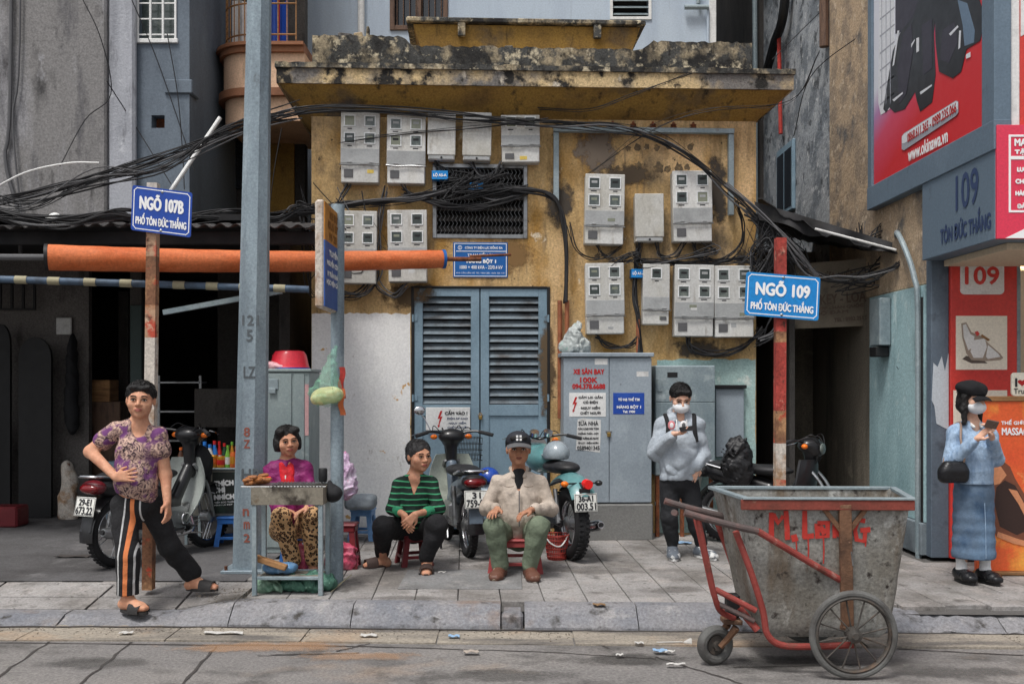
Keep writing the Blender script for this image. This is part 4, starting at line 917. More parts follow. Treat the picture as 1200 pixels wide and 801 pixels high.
P = [(4.05,1.28),(4.165,1.22),(4.165,1.95),(4.13,1.78),(4.10,1.92),(4.06,1.82),(4.02,1.86),(4.005,1.5),(4.03,1.45)]
mat('palepeel', C(176,184,190), .8); MB().prism(P, .003, Matrix(((1, 0, 0, 0), (0, 0, -1, 9.4995), (0, 1, 0, 0), (0, 0, 0, 1)))).build('peeled_paint', 'palepeel', sh, ang=0)
# window and pipe on the side wall
MB().bx(XA-.03, XA+.02, 14.1, 14.95, ZW(243, 14), ZW(170, 14.5), .01).build('window_frame', 'bluegreysteel', sh)
for i in range(2): MB().bx(XA-.035, XA-.028, 14.16+i*.4, 14.5+i*.4, ZW(238, 14), ZW(178, 14.5)).build('pane', 'glassdark', sh)
MB().tube([(XA-.06, 14.6, ZW(155, 14.5)), (XA-.06, 14.7, ZW(30, 14.5))], .03, 8).build('red_pipe', 'redpaint', sh)
MB().tube(spl([(XA-.1, 15.6, ZW(110, 15.6)), (XA-.08, 14.9, ZW(55, 15)), (XA-.1, 14.3, ZW(15, 14.3)), (XA-.1, 14.0, 8)]), .07, 8).build('downpipe', 'black', sh)
MB().tube([(XA-.05, 12.6, ZW(55, 12.6)), (XA-.05, 12.6, 9)], .06, 8).build('downpipe', 'brownwood', sh)
MB().tube(spl([(XA-.03, 9.7, .02), (XA-.045, 9.7, .15), (XA-.045, 9.7, 2.3), (XA-.06, 9.75, 2.7), (XA-.09, 9.9, 3.0), (XA-.05, 10.2, 3.2), (XA+.02, 10.4, 3.2)], 6), .028, 8).build('conduit', 'galv', sh)
MB().tube(spl([(XA-.02, 9.66, .1), (XA-.02, 9.66, 2.5)]), .014, 6).build('conduit', 'black', sh)
# red front panel
mat('shopred', C(196,58,50), .45, lay=[(C(180,48,44), 2.5, .5, .7)], coat=.2)
mat('pink', C(206,52,78), .45, lay=[(C(214,70,92), 1.2, .5, .7)], coat=.2)
mat('fasciagrey', C(92,108,122), .6, lay=[(C(104,120,134), 1.3, .5, .7), (C(72,84,96), 4, .62, .75)], bump=.05)
MB().bx(4.171, 4.80, 9.46, 9.6, 0, 3.1, .005).build('front_panel', 'shopred', sh)
def rrect(x0, x1, z0, z1, r, n=5):
    P = []
    for cx, cz, a0 in ((x1-r, z1-r, 0), (x0+r, z1-r, 90), (x0+r, z0+r, 180), (x1-r, z0+r, 270)):
        P += [(cx+r*math.cos(math.radians(a0+90*i/n)), cz+r*math.sin(math.radians(a0+90*i/n))) for i in range(n+1)]
    return P
TYZ = lambda y: Matrix(((1, 0, 0, 0), (0, 0, -1, y), (0, 1, 0, 0), (0, 0, 0, 1)))
DS = 9.46
def sx(px): return XW(px, DS)
def sz(py): return ZW(py, DS)
pl = thing('number_plate', 'white rounded plate reading 109 on the red shop panel', 'sign', (sx(1150), DS, sz(346)))
MB().prism(rrect(sx(1125), sx(1176), sz(345), sz(302), .04), .012, TYZ(DS-.001)).build('plate', 'white', pl)
text('109', (sx(1150), DS-.0155, sz(323)), (1, 0, 0), (0, 0, 1), sx(1170)-sx(1131), sz(313)-sz(333), 'shopred', pl, .006)
mat('cream', C(226,214,198), .5); mat('chairgrey', C(150,136,122), .5); mat('chairshade', C(84,74,66), .5)
def chair_picture(r, label):
    o = thing('poster', label, 'poster', (sx((r[0]+r[2])/2), DS, sz(r[3])))
    MB().bx(sx(r[0]), sx(r[2]), DS-.006, DS-.001, sz(r[3]), sz(r[1]), .001).build('sheet', 'cream', o)
    w_, h_ = sx(r[2])-sx(r[0]), sz(r[1])-sz(r[3]); X = lambda a: sx(r[0])+a*w_; Z = lambda b: sz(r[3])+b*h_
    for k, (pts, c) in enumerate([([(.12,.2),(.3,.12),(.62,.12),(.5,.2),(.2,.26)], 'chairshade'), ([(.1,.86),(.2,.88),(.3,.7),(.5,.62),(.62,.5),(.86,.3),(.92,.22),(.86,.18),(.6,.16),(.3,.18),(.2,.3),(.12,.6)], 'chairgrey'), ([(.13,.83),(.19,.85),(.28,.66),(.36,.62),(.3,.4),(.24,.36),(.15,.6)], 'white'), ([(.34,.55),(.56,.58),(.6,.42),(.52,.22),(.34,.22),(.28,.34)], 'white'), ([(.62,.46),(.82,.3),(.86,.24),(.62,.2),(.58,.24)], 'white'), ([(.36,.7),(.42,.72),(.46,.66),(.4,.62)], 'shopred'), ([(.5,.66),(.66,.56),(.62,.53),(.48,.62)], 'wood')]):
        MB().prism([(X(a), Z(b)) for a, b in pts], .0012, TYZ(DS-.0062-.0008*k)).build('print', c, o, ang=0)
chair_picture((1120, 370, 1180, 433), 'square poster of a beige massage chair on the red panel under the 109 plate')
o = MB().bx(sx(1117), sx(1180), DS-.006, DS-.001, sz(505), sz(457), .001).build('poster', 'cream', None); tag(o, 'pale blank poster behind the cap of the woman in blue', 'poster')
# glazed shop front and warm lamp
mat('interior', C(196,180,156), .8); mat('lampwarm', (1, .7, .4), .4, emit=((1, .62, .28), 6))
MB().bx(4.80, 8, 10.6, 10.7, 0, 3.1).build('shop_back_wall', 'interior', sh)
gl = MB().bx(4.83, 7.5, 9.52, 9.53, .05, 3.0); mat('glass', (.9, .95, .95), .03, trans=1, fine=0, alpha=.35); gl.build('shop_window', 'glass', sh)
MB().bx(4.801, 4.84, 9.47, 9.57, 0, 3.05, .004).build('window_frame', 'galv', sh)
MB().bx(4.85, 5.3, 9.75, 9.80, ZW(314, 9.8), ZW(308, 9.8), .006).build('lamp_tube', 'lampwarm', sh)
# fascia box: side face with street number, pink front
DF = 8.05; XF = 3.9
zf0, zf1 = ZW(280, DF), ZW(147, DF)
MB().bx(XF+.01, 7.5, DF+.01, 9.49, zf0, zf1-.12, .006).build('fascia', 'fasciagrey', sh)
MB().bx(XF+.012, 7.5, DF-.02, DF+.008, zf0+.0, zf1, .003).build('fascia_front', 'pink', sh)
MB().bx(XF+.2, 7.4, DF+.2, 9.45, zf0-.06, zf0-.002, .003).build('fascia_underside', 'interior', sh)
text('109', (XF+.006, 8.55, zf0+.50), (0, -1, 0), (0, 0, 1), .42, .30, 'inkblue', sh, .006)
text('TÔN ĐỨC THẮNG', (XF+.006, 8.60, zf0+.20), (0, -1, 0), (0, 0, 1), .95, .20, 'inkblue', sh, .006)
def fz(py): return ZW(py, DF-.02)
def fx(px): return XW(px, DF-.02)
m = MB(); e = .018
for q in ((fx(1182), fx(1184.5), fz(249), fz(158)), (fx(1184.5), fx(1260), fz(160.5), fz(158)), (fx(1184.5), fx(1260), fz(249), fz(246.5)), (fx(1184.5), fx(1260), fz(187), fz(183))): m.bx(q[0], q[1], DF-.024, DF-.019, q[2], q[3], .001)
m.build('fascia_border', 'inkwhite', sh)
for tx, px, py, hh in [('MASSAGE', 1189, 167, 8), ('TẬP THỂ DỤC', 1189, 177.5, 8), ('LUÔN', 1192, 198, 6), ('CHÍNH', 1190, 212, 6), ('HÀNG', 1190, 226, 6), ('ĐẢM BẢO', 1192, 241, 6)]:
    w_ = len(tx)*hh*.72*DF/F; text(tx, (fx(px)+w_/2, DF-.0235, fz(py)), (1, 0, 0), (0, 0, 1), w_, hh*DF/F, 'inkwhite', sh, .004)
P = [(fx(1178), fz(279)), (fx(1260), fz(279)), (fx(1260), fz(250)), (fx(1205), fz(266))]; MB().prism(P, .003, TYZ(DF-.0195)).build('fascia_stripe', 'inkwhite', sh, ang=0)
# upper front: white panel then red billboard
MB().bx(XF+.03, 4.12, DF+.03, DF+.1, zf1+.002, 9, .003).build('upper_panel', 'white', sh)
MB().bx(4.121, 7, DF+.02, DF+.09, zf1+.002, 9, .003).build('upper_billboard', 'shopred', sh)
MB().prism([(4.122, 8.9), (4.122, ZW(42, DF)), (4.4, ZW(20, DF)), (6, 8.9)], .003, TYZ(DF+.0195)).build('upper_billboard_print', 'white', sh, ang=0)
# side billboard on the alley side
bb = thing('billboard', 'tall framed billboard with black massage chair on red, on the shop side wall', 'billboard', (XF, 9.4, 3.5))
b0, b1, bz = DF+.0, 10.9, 3.80
MB().bx(XF+.03, XF+.1, b0+.04, b1, bz, 9.6, .003).build('panel', 'fasciagrey', bb)
m = MB(); m.bx(XF, XF+.14, b0, b0+.22, bz-.24, 9.6, .006); m.bx(XF, XF+.14, b1-.10, b1+.02, bz-.24, 9.6, .006); m.build('frame_stile', 'fasciagrey', bb)
MB().bx(XF-.004, XF+.14, b0-.004, b1+.03, bz-.245, bz-.0, .006).build('frame_rail', 'fasciagrey', bb)
mat('bbred', C(186,44,48), .5); mat('bbpink', C(178,92,128), .5); mat('bbgrey', C(150,152,160), .5); mat('bbwhite', C(206,208,212), .5); mat('bbblack', (.018, .018, .022), .35); mat('bbsteel', C(96,116,136), .4); mat('bbdark', C(58,56,66), .5)
# red print: a printed gradient, red below, mauve to pale above
g_ = mat('bbprint', (.4, .05, .06), .5); nt, bn = basenode(g_)
geo = nt.nodes.new('ShaderNodeNewGeometry'); sep = nt.nodes.new('ShaderNodeSeparateXYZ'); nt.links.new(geo.outputs['Position'], sep.inputs[0])
mm_ = nt.nodes.new('ShaderNodeMath'); mm_.operation = 'MULTIPLY_ADD'; nt.links.new(sep.outputs['Y'], mm_.inputs[0]); mm_.inputs[1].default_value = .45; nt.links.new(sep.outputs['Z'], mm_.inputs[2])
mr = nt.nodes.new('ShaderNodeMapRange'); mr.inputs[1].default_value = bz+.35+4.4; mr.inputs[2].default_value = bz+1.45+4.4; nt.links.new(mm_.outputs[0], mr.inputs[0])
cr = nt.nodes.new('ShaderNodeValToRGB'); nt.links.new(mr.outputs[0], cr.inputs[0]); cr.color_ramp.elements[0].color = (*C(188,44,50), 1); cr.color_ramp.elements[1].color = (*C(196,198,206), 1)
for ps, cc in ((.45, C(190,70,96)), (.75, C(160,120,160))): el = cr.color_ramp.elements.new(ps); el.color = (*cc, 1)
nt.links.new(cr.outputs[0], bn.inputs['Base Color'])
yA, yB = b0+.23, b1-.11
MB().bx(XF+.022, XF+.03, yA, yB, bz+.001, 9.5).build('print', 'bbprint', bb, ang=0)
TXY = lambda x: Matrix(((0, 0, -1, x), (-1, 0, 0, 0), (0, 1, 0, 0), (0, 0, 0, 1)))      # polygon (-y, z) facing -x
def bp(px, py):
    """billboard pixel -> (-y, z) on the plane x = XF"""
    D = XF*F/(px-CX); return (-D, H+(HY-py)/F*D)
def bpoly(pts, mt, k, nm='print'): MB().prism([bp(*p) for p in pts], .0016, TXY(XF+.0225-.0012*k)).build(nm, mt, bb, ang=0)
bpoly([(1028,0),(1046,0),(1046,90),(1040,128),(1030,135),(1027,120)], 'bbwhite', 1)
for i in range(6): bpoly([(1029, 22+i*20), (1046, 8+i*20), (1046, 9.6+i*20), (1029, 24+i*20)], 'bbgrey', 2)
for i in range(3): bpoly([(1031+i*5, 0), (1031.6+i*5, 0), (1031.6+i*5, 120), (1031+i*5, 123)], 'bbgrey', 3)
bpoly([(1047,-60),(1120,-60),(1120,0),(1075,30),(1047,40)], 'bbdark', 1)
bpoly([(1076,-30),(1092,-40),(1096,-10),(1092,40),(1094,88),(1090,120),(1076,131),(1072,118),(1070,108),(1058,128),(1046,132),(1040,126),(1036,132),(1033,128),(1036,108),(1044,60),(1054,36),(1068,20),(1074,0)], 'bbblack', 2)
bpoly([(1092,-30),(1130,-20),(1142,-10),(1152,20),(1146,48),(1130,58),(1124,84),(1114,92),(1098,84),(1094,50)], 'bbblack', 3)
bpoly([(1120,0),(1131,4),(1140,36),(1139,50),(1128,54),(1126,30)], 'bbsteel', 4)
for q in ([(1050,36),(1052,36),(1046,76),(1044,78)], [(1072,45),(1075,44),(1075,60),(1072,62)], [(1110,40),(1120,30),(1121,32),(1112,42)], [(1122,36),(1124,36),(1123,56),(1121,58)], [(1076,108),(1090,99),(1090,101),(1077,111)], [(1130,64),(1135,61),(1135,67),(1130,69)], [(1066,52),(1070,46),(1070,48),(1066,56)], [(1044,117),(1056,108),(1056,110),(1046,119)]): bpoly(q, 'bbwhite', 5)
for q in ([(1056,40),(1066,28),(1068,60),(1060,110),(1052,122),(1050,80)], [(1078,30),(1090,22),(1090,80),(1080,88)], [(1102,36),(1116,26),(1120,50),(1110,74),(1100,70)]): bpoly(q, 'bbdark', 4)
bpoly([(1055,160),(1058,156),(1118,118),(1121,119),(1121,132),(1118,136),(1058,176),(1055,175)], 'bbgrey', 6)
bpoly([(1055.5,160),(1058,157),(1118,119),(1120.5,120),(1120.5,128),(1058,168),(1055.5,168)], 'bbwhite', 7)
def btext(tx, p0, p1, h, mt, bold):
    a = bp(*p0); b = bp(*p1); A = V((XF+.011, -a[0], a[1])); B = V((XF+.011, -b[0], b[1])); r = (B-A).normalized(); n = V((-1, 0, 0)); u = n.cross(r)
    text(tx, (A+B)/2, r, u, (B-A).length, h, mt, bb, bold)
btext('0868.611.365 - 0989.235.066', (1062, 162), (1119, 125.5), .085, 'inkred', .003)
btext('www.okinawa.vn', (1063, 182), (1109, 158), .125, 'inkwhite', .005)
# poster stand at the shop door
ps = thing('poster_stand', 'orange framed poster stand with brown massage chair by the shop door', 'poster', G(1190, 673))
D = G(1190, 673).y; X0, X1, z0, z1 = XW(1143, D), XW(1240, D), ZW(668, D), ZW(470, D)
g_ = mat('bborange', C(212,92,48), .5, lay=[(C(240,170,70), 1.6, .5, .68, (1, 1, 1)), (C(196,58,40), .9, .55, .75), (C(250,214,130), 2.6, .62, .76)])
MB().bx(X0, X1, D-.02, D+.02, z0, z1, .002).build('print_panel', 'bborange', ps)
MB().bx(X0-.01, X1, D-.035, D+.035, z1+.001, z1+.045, .006).build('top_rail', 'wood', ps); MB().bx(X0-.01, X1, D-.06, D+.035, .005, z0-.001, .006).build('bottom_rail', 'wood', ps)
TP = lambda k: TYZ(D-.0205-.0012*k)
def pp_(pts, mt, k): MB().prism([(XW(a, D), ZW(b, D)) for a, b in pts], .0016, TP(k)).build('print', mt, ps, ang=0)
mat('bbbrown', C(110,66,48), .45); mat('bbtan', C(190,128,92), .45); mat('bbdkbrown', C(52,36,32), .45)
pp_([(1160,540),(1172,538),(1182,546),(1188,560),(1200,580),(1206,640),(1190,632),(1166,628),(1160,600)], 'bbbrown', 1)
pp_([(1166,570),(1176,562),(1188,568),(1200,590),(1204,620),(1190,626),(1170,616),(1164,590)], 'bbdkbrown', 2)
pp_([(1162,545),(1170,544),(1178,556),(1170,566),(1162,568)], 'bbtan', 3); pp_([(1168,622),(1190,630),(1204,634),(1204,640),(1186,636),(1166,628)], 'bbtan', 3); pp_([(1180,572),(1190,574),(1200,592),(1200,606),(1192,590)], 'bbtan', 4)
text('THẾ GIỚI', (XW(1185, D), D-.026, ZW(494, D)), (1, 0, 0), (0, 0, 1), .2, .045, 'inkwhite', ps, .002)
text('MASSAGE', (XW(1190, D), D-.026, ZW(505, D)), (1, 0, 0), (0, 0, 1), .26, .06, 'inkwhite', ps, .003)
hb = thing('heart_sign', 'small cream sign with red heart standing on the orange poster stand', 'sign', (XW(1196, D), D, z1+.046))
MB().prism(rrect(XW(1185, D), XW(1222, D), z1+.047, z1+.25, .03), .02, TYZ(D+.01)).build('plate', 'cream', hb)
text('I', (XW(1190, D), D-.013, ZW(448, D)), (1, 0, 0), (0, 0, 1), .014, .07, 'ink', hb, .003)
hp = [(0, -1)]+[(1.05*math.sin(t)**3, .8*(.8125*math.cos(t)-.3125*math.cos(2*t)-.125*math.cos(3*t)-.0625*math.cos(4*t))) for t in [math.pi-.25-(2*math.pi-.5)*i/18 for i in range(19)]]
MB().prism([(XW(1197, D)+.036*a, ZW(448, D)+.04*b) for a, b in hp], .002, TYZ(D-.0102)).build('heart', 'inkred', hb, ang=0)
text('Trung', (XW(1196, D)+.01, D-.013, ZW(459, D)), (1, 0, 0), (0, 0, 1), .15, .06, 'ink', hb, .001)
# ------------------------------------------------------------------ alley depth, tarp and faded banner
al = thing('alley_end', 'dark stained wall closing the covered alley', 'wall', (3.35, 13.2, 0))
MB().bx(2.6, 4.02, 13.2, 13.4, 0, 3.4).build('end_wall', 'mossy', al)
MB().bx(XW(918, 11.6)-.04, XW(918, 11.6)+.02, 11.2, 13.2, 0, 3.2).build('inner_wall', 'darkwall', al)
tp = thing('tarp_awning', 'black tarpaulin awning sagging over the alley mouth', 'awning', (3.4, 11, 3))
def tf(u, v):
    A = J(888, 232, 10.7).lerp(J(1052, 292, 10.3), u); B = J(890, 268, 13.3).lerp(J(985, 292, 13.3), u); p = A.lerp(B, v); p.z += -.10*math.sin(math.pi*u)*(1-v)+.03*math.sin(u*23+v*9)*(1-v)+.012*math.sin(u*61); return p
MB().grid(tf, 30, 14, thick=(0, 0, -.012)).build('sheet', 'tarp', tp)
def tf2(u, v):
    A = J(884, 236, 10.75).lerp(J(1046, 284, 10.4), u); B = J(890, 258, 10.72).lerp(J(1046, 296, 10.38), u); p = A.lerp(B, v); p.y += .06*math.sin(u*19)*v; p.z += .03*math.sin(u*13)*v; return p
MB().grid(tf2, 36, 4, thick=(0, .01, 0)).build('valance', 'tarp', tp)
MB().tube([J(955, 268, 10.3), J(1050, 293, 10.2)], .013, 8).build('pole', 'white', tp)
bn_ = thing('cloth_banner', 'faded brown cloth banner hanging askew inside the dark alley', 'banner', J(966, 388, 11.3))
mat('bannercloth', C(128,118,104), .9, lay=[(C(104,94,82), 2.3, .45, .7), (C(86,78,70), 4, .58, .75)], bump=.25, bs=20)
mat('bannerink', C(86,72,62), .9)
def bf(u, v): 
    p = J(908, 312, 11.35).lerp(J(1022, 302, 11.25), u).lerp(J(912, 386, 11.4).lerp(J(1027, 381, 11.3), u), v); p.y += .02*math.sin(u*11+v*3); return p
MB().grid(bf, 24, 10, thick=(0, .006, 0)).build('cloth', 'bannercloth', bn_)
ru = J(1022, 302, 11.25)-J(908, 312, 11.35); ru.normalize(); up_ = (J(908, 312, 11.3)-J(912, 386, 11.3)).normalized()
for tx, px, py, w_, h_ in [('SỬA HIẾN I', 985, 320, .42, .09), ('KEY - LOA', 988, 349, .5, .11), ('VPP - HÀN QUỐC', 985, 359, .5, .05), ('BỘ ĐÀM', 975, 366, .35, .05), ('TEL : 0982 251 256', 1000, 373, .42, .04)]:
    text(tx, J(px, py, 11.22), ru, up_, w_, h_, 'bannerink', bn_, .004)
# electricity fitting on the alley wall
ef = thing('junction_fitting', 'old grey junction box with drooping wires on the pale blue alley wall', 'junction box', (XA-.1, 10.6, ZW(412, 10.6)))
MB().bx(XA-.14, XA-.02, 10.45, 10.75, ZW(405, 10.6), ZW(350, 10.6), .01).build('box', 'galv', ef)
MB().bx(XA-.16, XA-.02, 10.5, 10.7, ZW(418, 10.6), ZW(406, 10.6), .01).build('fuse_block', 'black', ef)
for i in range(4): MB().tube(spl([J(1050+i*3, 412, 10.5), J(1052+i*4, 430+i*4, 10.3), J(1066, 440-i*3, 10.1), J(1078, 432, 9.9), J(1086, 425, 9.7), J(1060-i, 360, 10.3), J(1062+i, 330, 10.4)] if i < 2 else [J(1058+i*2, 330, 10.4), J(1064+i*2, 385, 10.2), J(1074+i*3, 420, 9.9), J(1086, 440+i*3, 9.7)], 6), .009, 6).build('wire', 'cable', ef)
# ================================================================== lamp post and sign posts
lp = thing('lamp_post', 'tall tapered grey steel lamp post with graffiti, beside the grilling woman', 'lamp post', G(293, 668))
b = G(292.5, 668); D = b.y; t = V((XW(305, D), D, ZW(-60, D)))
MB().tube([b+V((0, 0, .03)), b.lerp(t, .5), t], [.148, .128, .103], 8, sq=(1, 0, 0)).build('shaft', 'pole', lp, ang=20)
MB().box(b+V((0, 0, .015)), (.42, .36, .03), .006).build('base_plate', 'pole', lp)
for i in (-1, 1):
    for j in (-1, 1): MB().cyl(b+V((i*.17, j*.14, .03)), b+V((i*.17, j*.14, .065)), .016, 6).build('bolt', 'rust', lp)
mat('grafred', C(140,84,72), .8); mat('grafblack', C(84,90,94), .8)
for tx, px, py, w_, h_, mt, bo in [('121', 293, 375, .14, .085, 'grafblack', .003), ('5', 292, 393, .05, .10, 'grafblack', .003), ('LZ', 292, 436, .1, .1, 'grafblack', .003), ('8', 289, 506, .05, .08, 'grafred', .003), ('Z', 289, 520, .05, .07, 'grafred', .003), ('HB', 294, 556, .16, .10, 'grafblack', .004), ('n', 288, 600, .05, .06, 'grafred', .003), ('m', 289, 615, .05, .06, 'grafred', .003), ('2', 289, 630, .05, .07, 'grafred', .003)]:
    z = ZW(py, D-.14); f = (z)/(t.z); rr = .148+(.103-.148)*f
    text(tx, (XW(px, D-.14), D-rr*.924-.004, z), (1, 0, 0), (0, 0, 1), w_, h_, mt, lp, bo)
mat('fadedred', C(166,66,58), .8, lay=[(C(140,54,46), 4, .45, .6), (C(196,140,120), 8, .58, .66), (C(74,48,40), 11, .6, .68)], bump=.3, bs=60, fine=.3)
mat('rustred', C(170,138,112), .85, lay=[(C(168,72,54), 5, .5, .58), (C(140,92,60), 4, .5, .64), (C(196,170,146), 7, .58, .66), (C(86,58,46), 8, .6, .7)], bump=.3, bs=60)
def street_sign(base, px_top, py_top, corners, mt, l1, l2, label, bands, w=.105, lean=0):
    o = thing('street_sign', label, 'street sign', base); D = base.y
    top = V((XW(px_top, D), D, ZW(py_top, D)))
    for (f0, f1, m_) in bands: MB().tube([base.lerp(top, f0), base.lerp(top, f1)], w*.5, 4, sq=(1, 0, 0)).build('post', m_, o, ang=0)
    c = [J(px, py, D-.06) for px, py in corners]      # TL TR BR BL
    r = (c[1]-c[0]).normalized(); u = (c[0]-c[3]).normalized(); W = (c[1]-c[0]).length; Hh = (c[0]-c[3]).length; cc = sum(c, V())/4
    n = r.cross(u).normalized(); T = Matrix(((r.x, u.x, n.x, cc.x), (r.y, u.y, n.y, cc.y), (r.z, u.z, n.z, cc.z), (0, 0, 0, 1)))
    MB().prism(rrect(-W/2, W/2, -Hh/2, Hh/2, .018, 3), .012, T).build('panel', mt, o)
    e = .014; q = .007; m = MB(T)
    for (a0, a1, b0, b1) in ((-W/2+e+.025, W/2-e-.025, Hh/2-e-q, Hh/2-e), (-W/2+e+.025, W/2-e-.025, -Hh/2+e, -Hh/2+e+q), (-W/2+e, -W/2+e+q, -Hh/2+e+.025, Hh/2-e-.025), (W/2-e-q, W/2-e, -Hh/2+e+.025, Hh/2-e-.025)): m.bx(a0, a1, b0, b1, .011, .0135)
    for i in (-1, 1):
        for j in (-1, 1): m.box((i*(W/2-e-.014), j*(Hh/2-e-.014), .0125), (.042, .006, .0022), 0, T=Matrix.Rotation(-i*j*.785, 3, 'Z'))
    m.build('border', 'inkwhite', o, ang=0)
    P = T @ V((0, Hh*.17, .0145)); text(l1, P, r, u, W*.72, Hh*.34, 'inkwhite', o, .0055)
    P = T @ V((0, -Hh*.22, .0145)); text(l2, P, r, u, W*.84, Hh*.25, 'inkwhite', o, .0028)
    for s_ in (-1, 1): MB(T).lathe([(.012, .0), (.012, .014), (.006, .018), (.0001, .018)], 8, Matrix.Translation((0, s_*Hh*.43, 0))).build('bolt', 'steel', o)
    return o
street_sign(G(174, 690), 180, 215, [(156, 217.5), (226, 226.5), (223.5, 277), (154, 270)], 'signblue2', 'NGÕ 107B', 'PHỐ TÔN ĐỨC THẮNG', 'dark blue alley sign NGÕ 107B on a rusty white post', [(0, .40, 'rustpost'), (.40, .62, 'whitepost'), (.62, .70, 'rustred'), (.70, .82, 'rustpost'), (.82, .90, 'rustred'), (.90, 1, 'whitepost')], .115)
street_sign(V((XW(913, 7.75), 7.75, 0)), 914.5, 279, [(874.5, 318.5), (961, 325.5), (958.5, 375.5), (872, 369)], 'signcyan', 'NGÕ 109', 'PHỐ TÔN ĐỨC THẮNG', 'light blue alley sign NGÕ 109 on a red and white post behind the cart', [(0, .33, 'rustred'), (.33, .43, 'whitepost'), (.43, .52, 'rustpost'), (.52, .71, 'fadedred'), (.71, .74, 'rustpost'), (.74, 1, 'fadedred')], .11)
# bus stop flag
bs = thing('bus_stop_sign', 'double-sided blue and orange bus stop sign on a grey post', 'bus stop sign', G(394.5, 683))
b = G(394.5, 683); D = b.y
MB().cyl(b, V((XW(396, D), D, ZW(240, D))), .056, 14).build('post', 'pole', bs)
T = Matrix.Translation(V((-1.487, 8.14, 2.67))) @ Matrix.Rotation(math.radians(90), 4, 'Z')
Wd, Hd, Td = .90, .84, .075                                   # panel runs away from the street; its broad face looks down the street
MB(T).box((0, 0, 0), (Wd, Td, Hd), .02).build('casing', 'whitepost', bs)
MB(T).bx(-Wd/2+.012, Wd/2-.012, -Td/2-.003, -Td/2+.01, -Hd/2+.015, Hd*.13).build('blue_panel', 'busblue', bs); MB(T).bx(-Wd/2+.012, Wd/2-.012, -Td/2-.0025, -Td/2+.01, Hd*.13+.001, Hd/2-.015).build('orange_panel', 'busorange', bs)
rx = T.to_3x3() @ V((1, 0, 0))
mat('inkbrown', C(130,84,30), .7)
for tx, z, w_, h_, mt, bo in [('XE BUÝT', .34, .5, .07, 'inkbrown', .005), ('BUS STOP', .25, .6, .06, 'inkbrown', .004), ('19 23 38', .16, .5, .06, 'inkbrown', .004), ('TUYẾN 23', .04, .55, .06, 'inkwhite', .006), ('NGUYỄN CÔNG TRỨ', -.045, .74, .055, 'inkwhite', .005), ('19 TRẦN KHÁNH DƯ', -.13, .70, .055, 'inkwhite', .005), ('HỌC VIỆN CẢNH SÁT', -.205, .76, .055, 'inkwhite', .005)]:
    text(tx, T @ V((0, -Td/2-.0055, z)), rx, ZU, w_, h_, mt, bs, bo)
for py, c_, l_ in ((455, 'redpaint', .26), (480, 'orange', .22)):
    m = MB(); a = V((XW(402, D), 8.23, ZW(py-25, D))); m.grid(lambda u, v: a+V((-.02+.045*u+.01*math.sin(v*8), -.01*math.sin(v*5), -l_*v)), 2, 10, thick=(0, .003, 0)); m.build('tied_ribbon', c_, bs)
# green bag hung on the post
gbag = thing('plastic_bag', 'knotted green plastic bag of pale food hanging on the bus stop post', 'bag', J(381, 476, D-.12))
mat('bagfood', C(196,190,140), .6, lay=[(C(170,176,120), 12, .45, .65)], bump=.4, bs=40)
bm = mat('baggreen', C(140,200,172), .3, alpha=.22, bump=.5, bs=22, bst=(1.5, 1.5, .5)); 
Dg = D-.14
f = Field(.007); f.ell(J(383, 463, Dg), (.115, .07, .07), k=.03).ell(J(374, 467, Dg), (.07, .06, .055), k=.03).ell(J(392, 462, Dg), (.07, .06, .06), k=.03); f.nz = [(.006, 60, 50, 70, 1)]; f.build('food', 'bagfood', gbag)
f = Field(.007); f.ell(J(382, 462, Dg), (.14, .09, .10), k=.04).rc(J(384, 450, Dg), J(391, 415, Dg), .085, .02, k=.05).rc(J(391, 415, Dg), J(393, 408, Dg+.05), .018, .012, k=.02); f.nz = [(.022, 60, 50, 40, 1.8), (.010, 140, 120, 90, 1.2)]; f.build('film', 'baggreen', gbag)
# ================================================================== street cabinets against the wall (facade frame)
YC = -.46
cb = thing('street_cabinet', 'tall grey two-door electrical cabinet with red phone number and notices', 'cabinet', MF @ V((FL(712, 600, YC).x, YC/2, 0)))
a, b = FL(660, 590, YC), FL(764, 417, YC); X0, X1, Z0, Z1 = a.x, b.x, a.z, b.z
mat('cementbase', C(116,116,114), .95, lay=[(C(92,92,90), 2, .45, .7), (C(140,138,134), 5, .6, .75)], bump=.3, bs=40)
MB(MF).bx(X0-.0, X1+.01, YC-.02, -.01, -.01, Z0-.004, .015).build('plinth', 'cementbase', cb)
MB(MF).bx(X0+.01, X1-.01, YC+.02, -.006, Z0, Z1-.01, .006).build('body', 'cabinet', cb); MB(MF).bx(X0-.02, X1+.02, YC-.03, -.005, Z1-.01, Z1+.035, .008).build('roof', 'cabinet', cb)
xm_ = FL(714, 500, YC).x
MB(MF).bx(X0+.005, xm_-.003, YC-.004, YC+.022, Z0+.012, Z1-.02, .004).build('door', 'cabinet', cb); MB(MF).bx(xm_+.003, X1-.005, YC-.004, YC+.022, Z0+.012, Z1-.02, .004).build('door', 'cabinet', cb)
p = FL(713, 508, YC); MB(MF).bx(p.x-.018, p.x+.022, YC-.03, YC-.004, p.z-.03, p.z+.015, .005).build('padlock', 'brass', cb); MB(MF).bx(p.x-.03, p.x+.035, YC-.012, YC-.003, p.z+.018, p.z+.035, .002).build('hasp', 'steel', cb)
for tx, py, w_, h_ in (('XE SÂN BAY', 434.5, 36, 7), ('100K', 445, 20, 6), ('094.378.6688', 452.5, 38, 5.5)): ftext(tx, 690, py, w_, h_, 'inkred', cb, .0035, YC-.004)
def cab_sign(r, label, mt, border, y): return wall_sign(r, label, mt, border, y, 'wall_sign', 'sign', .001)
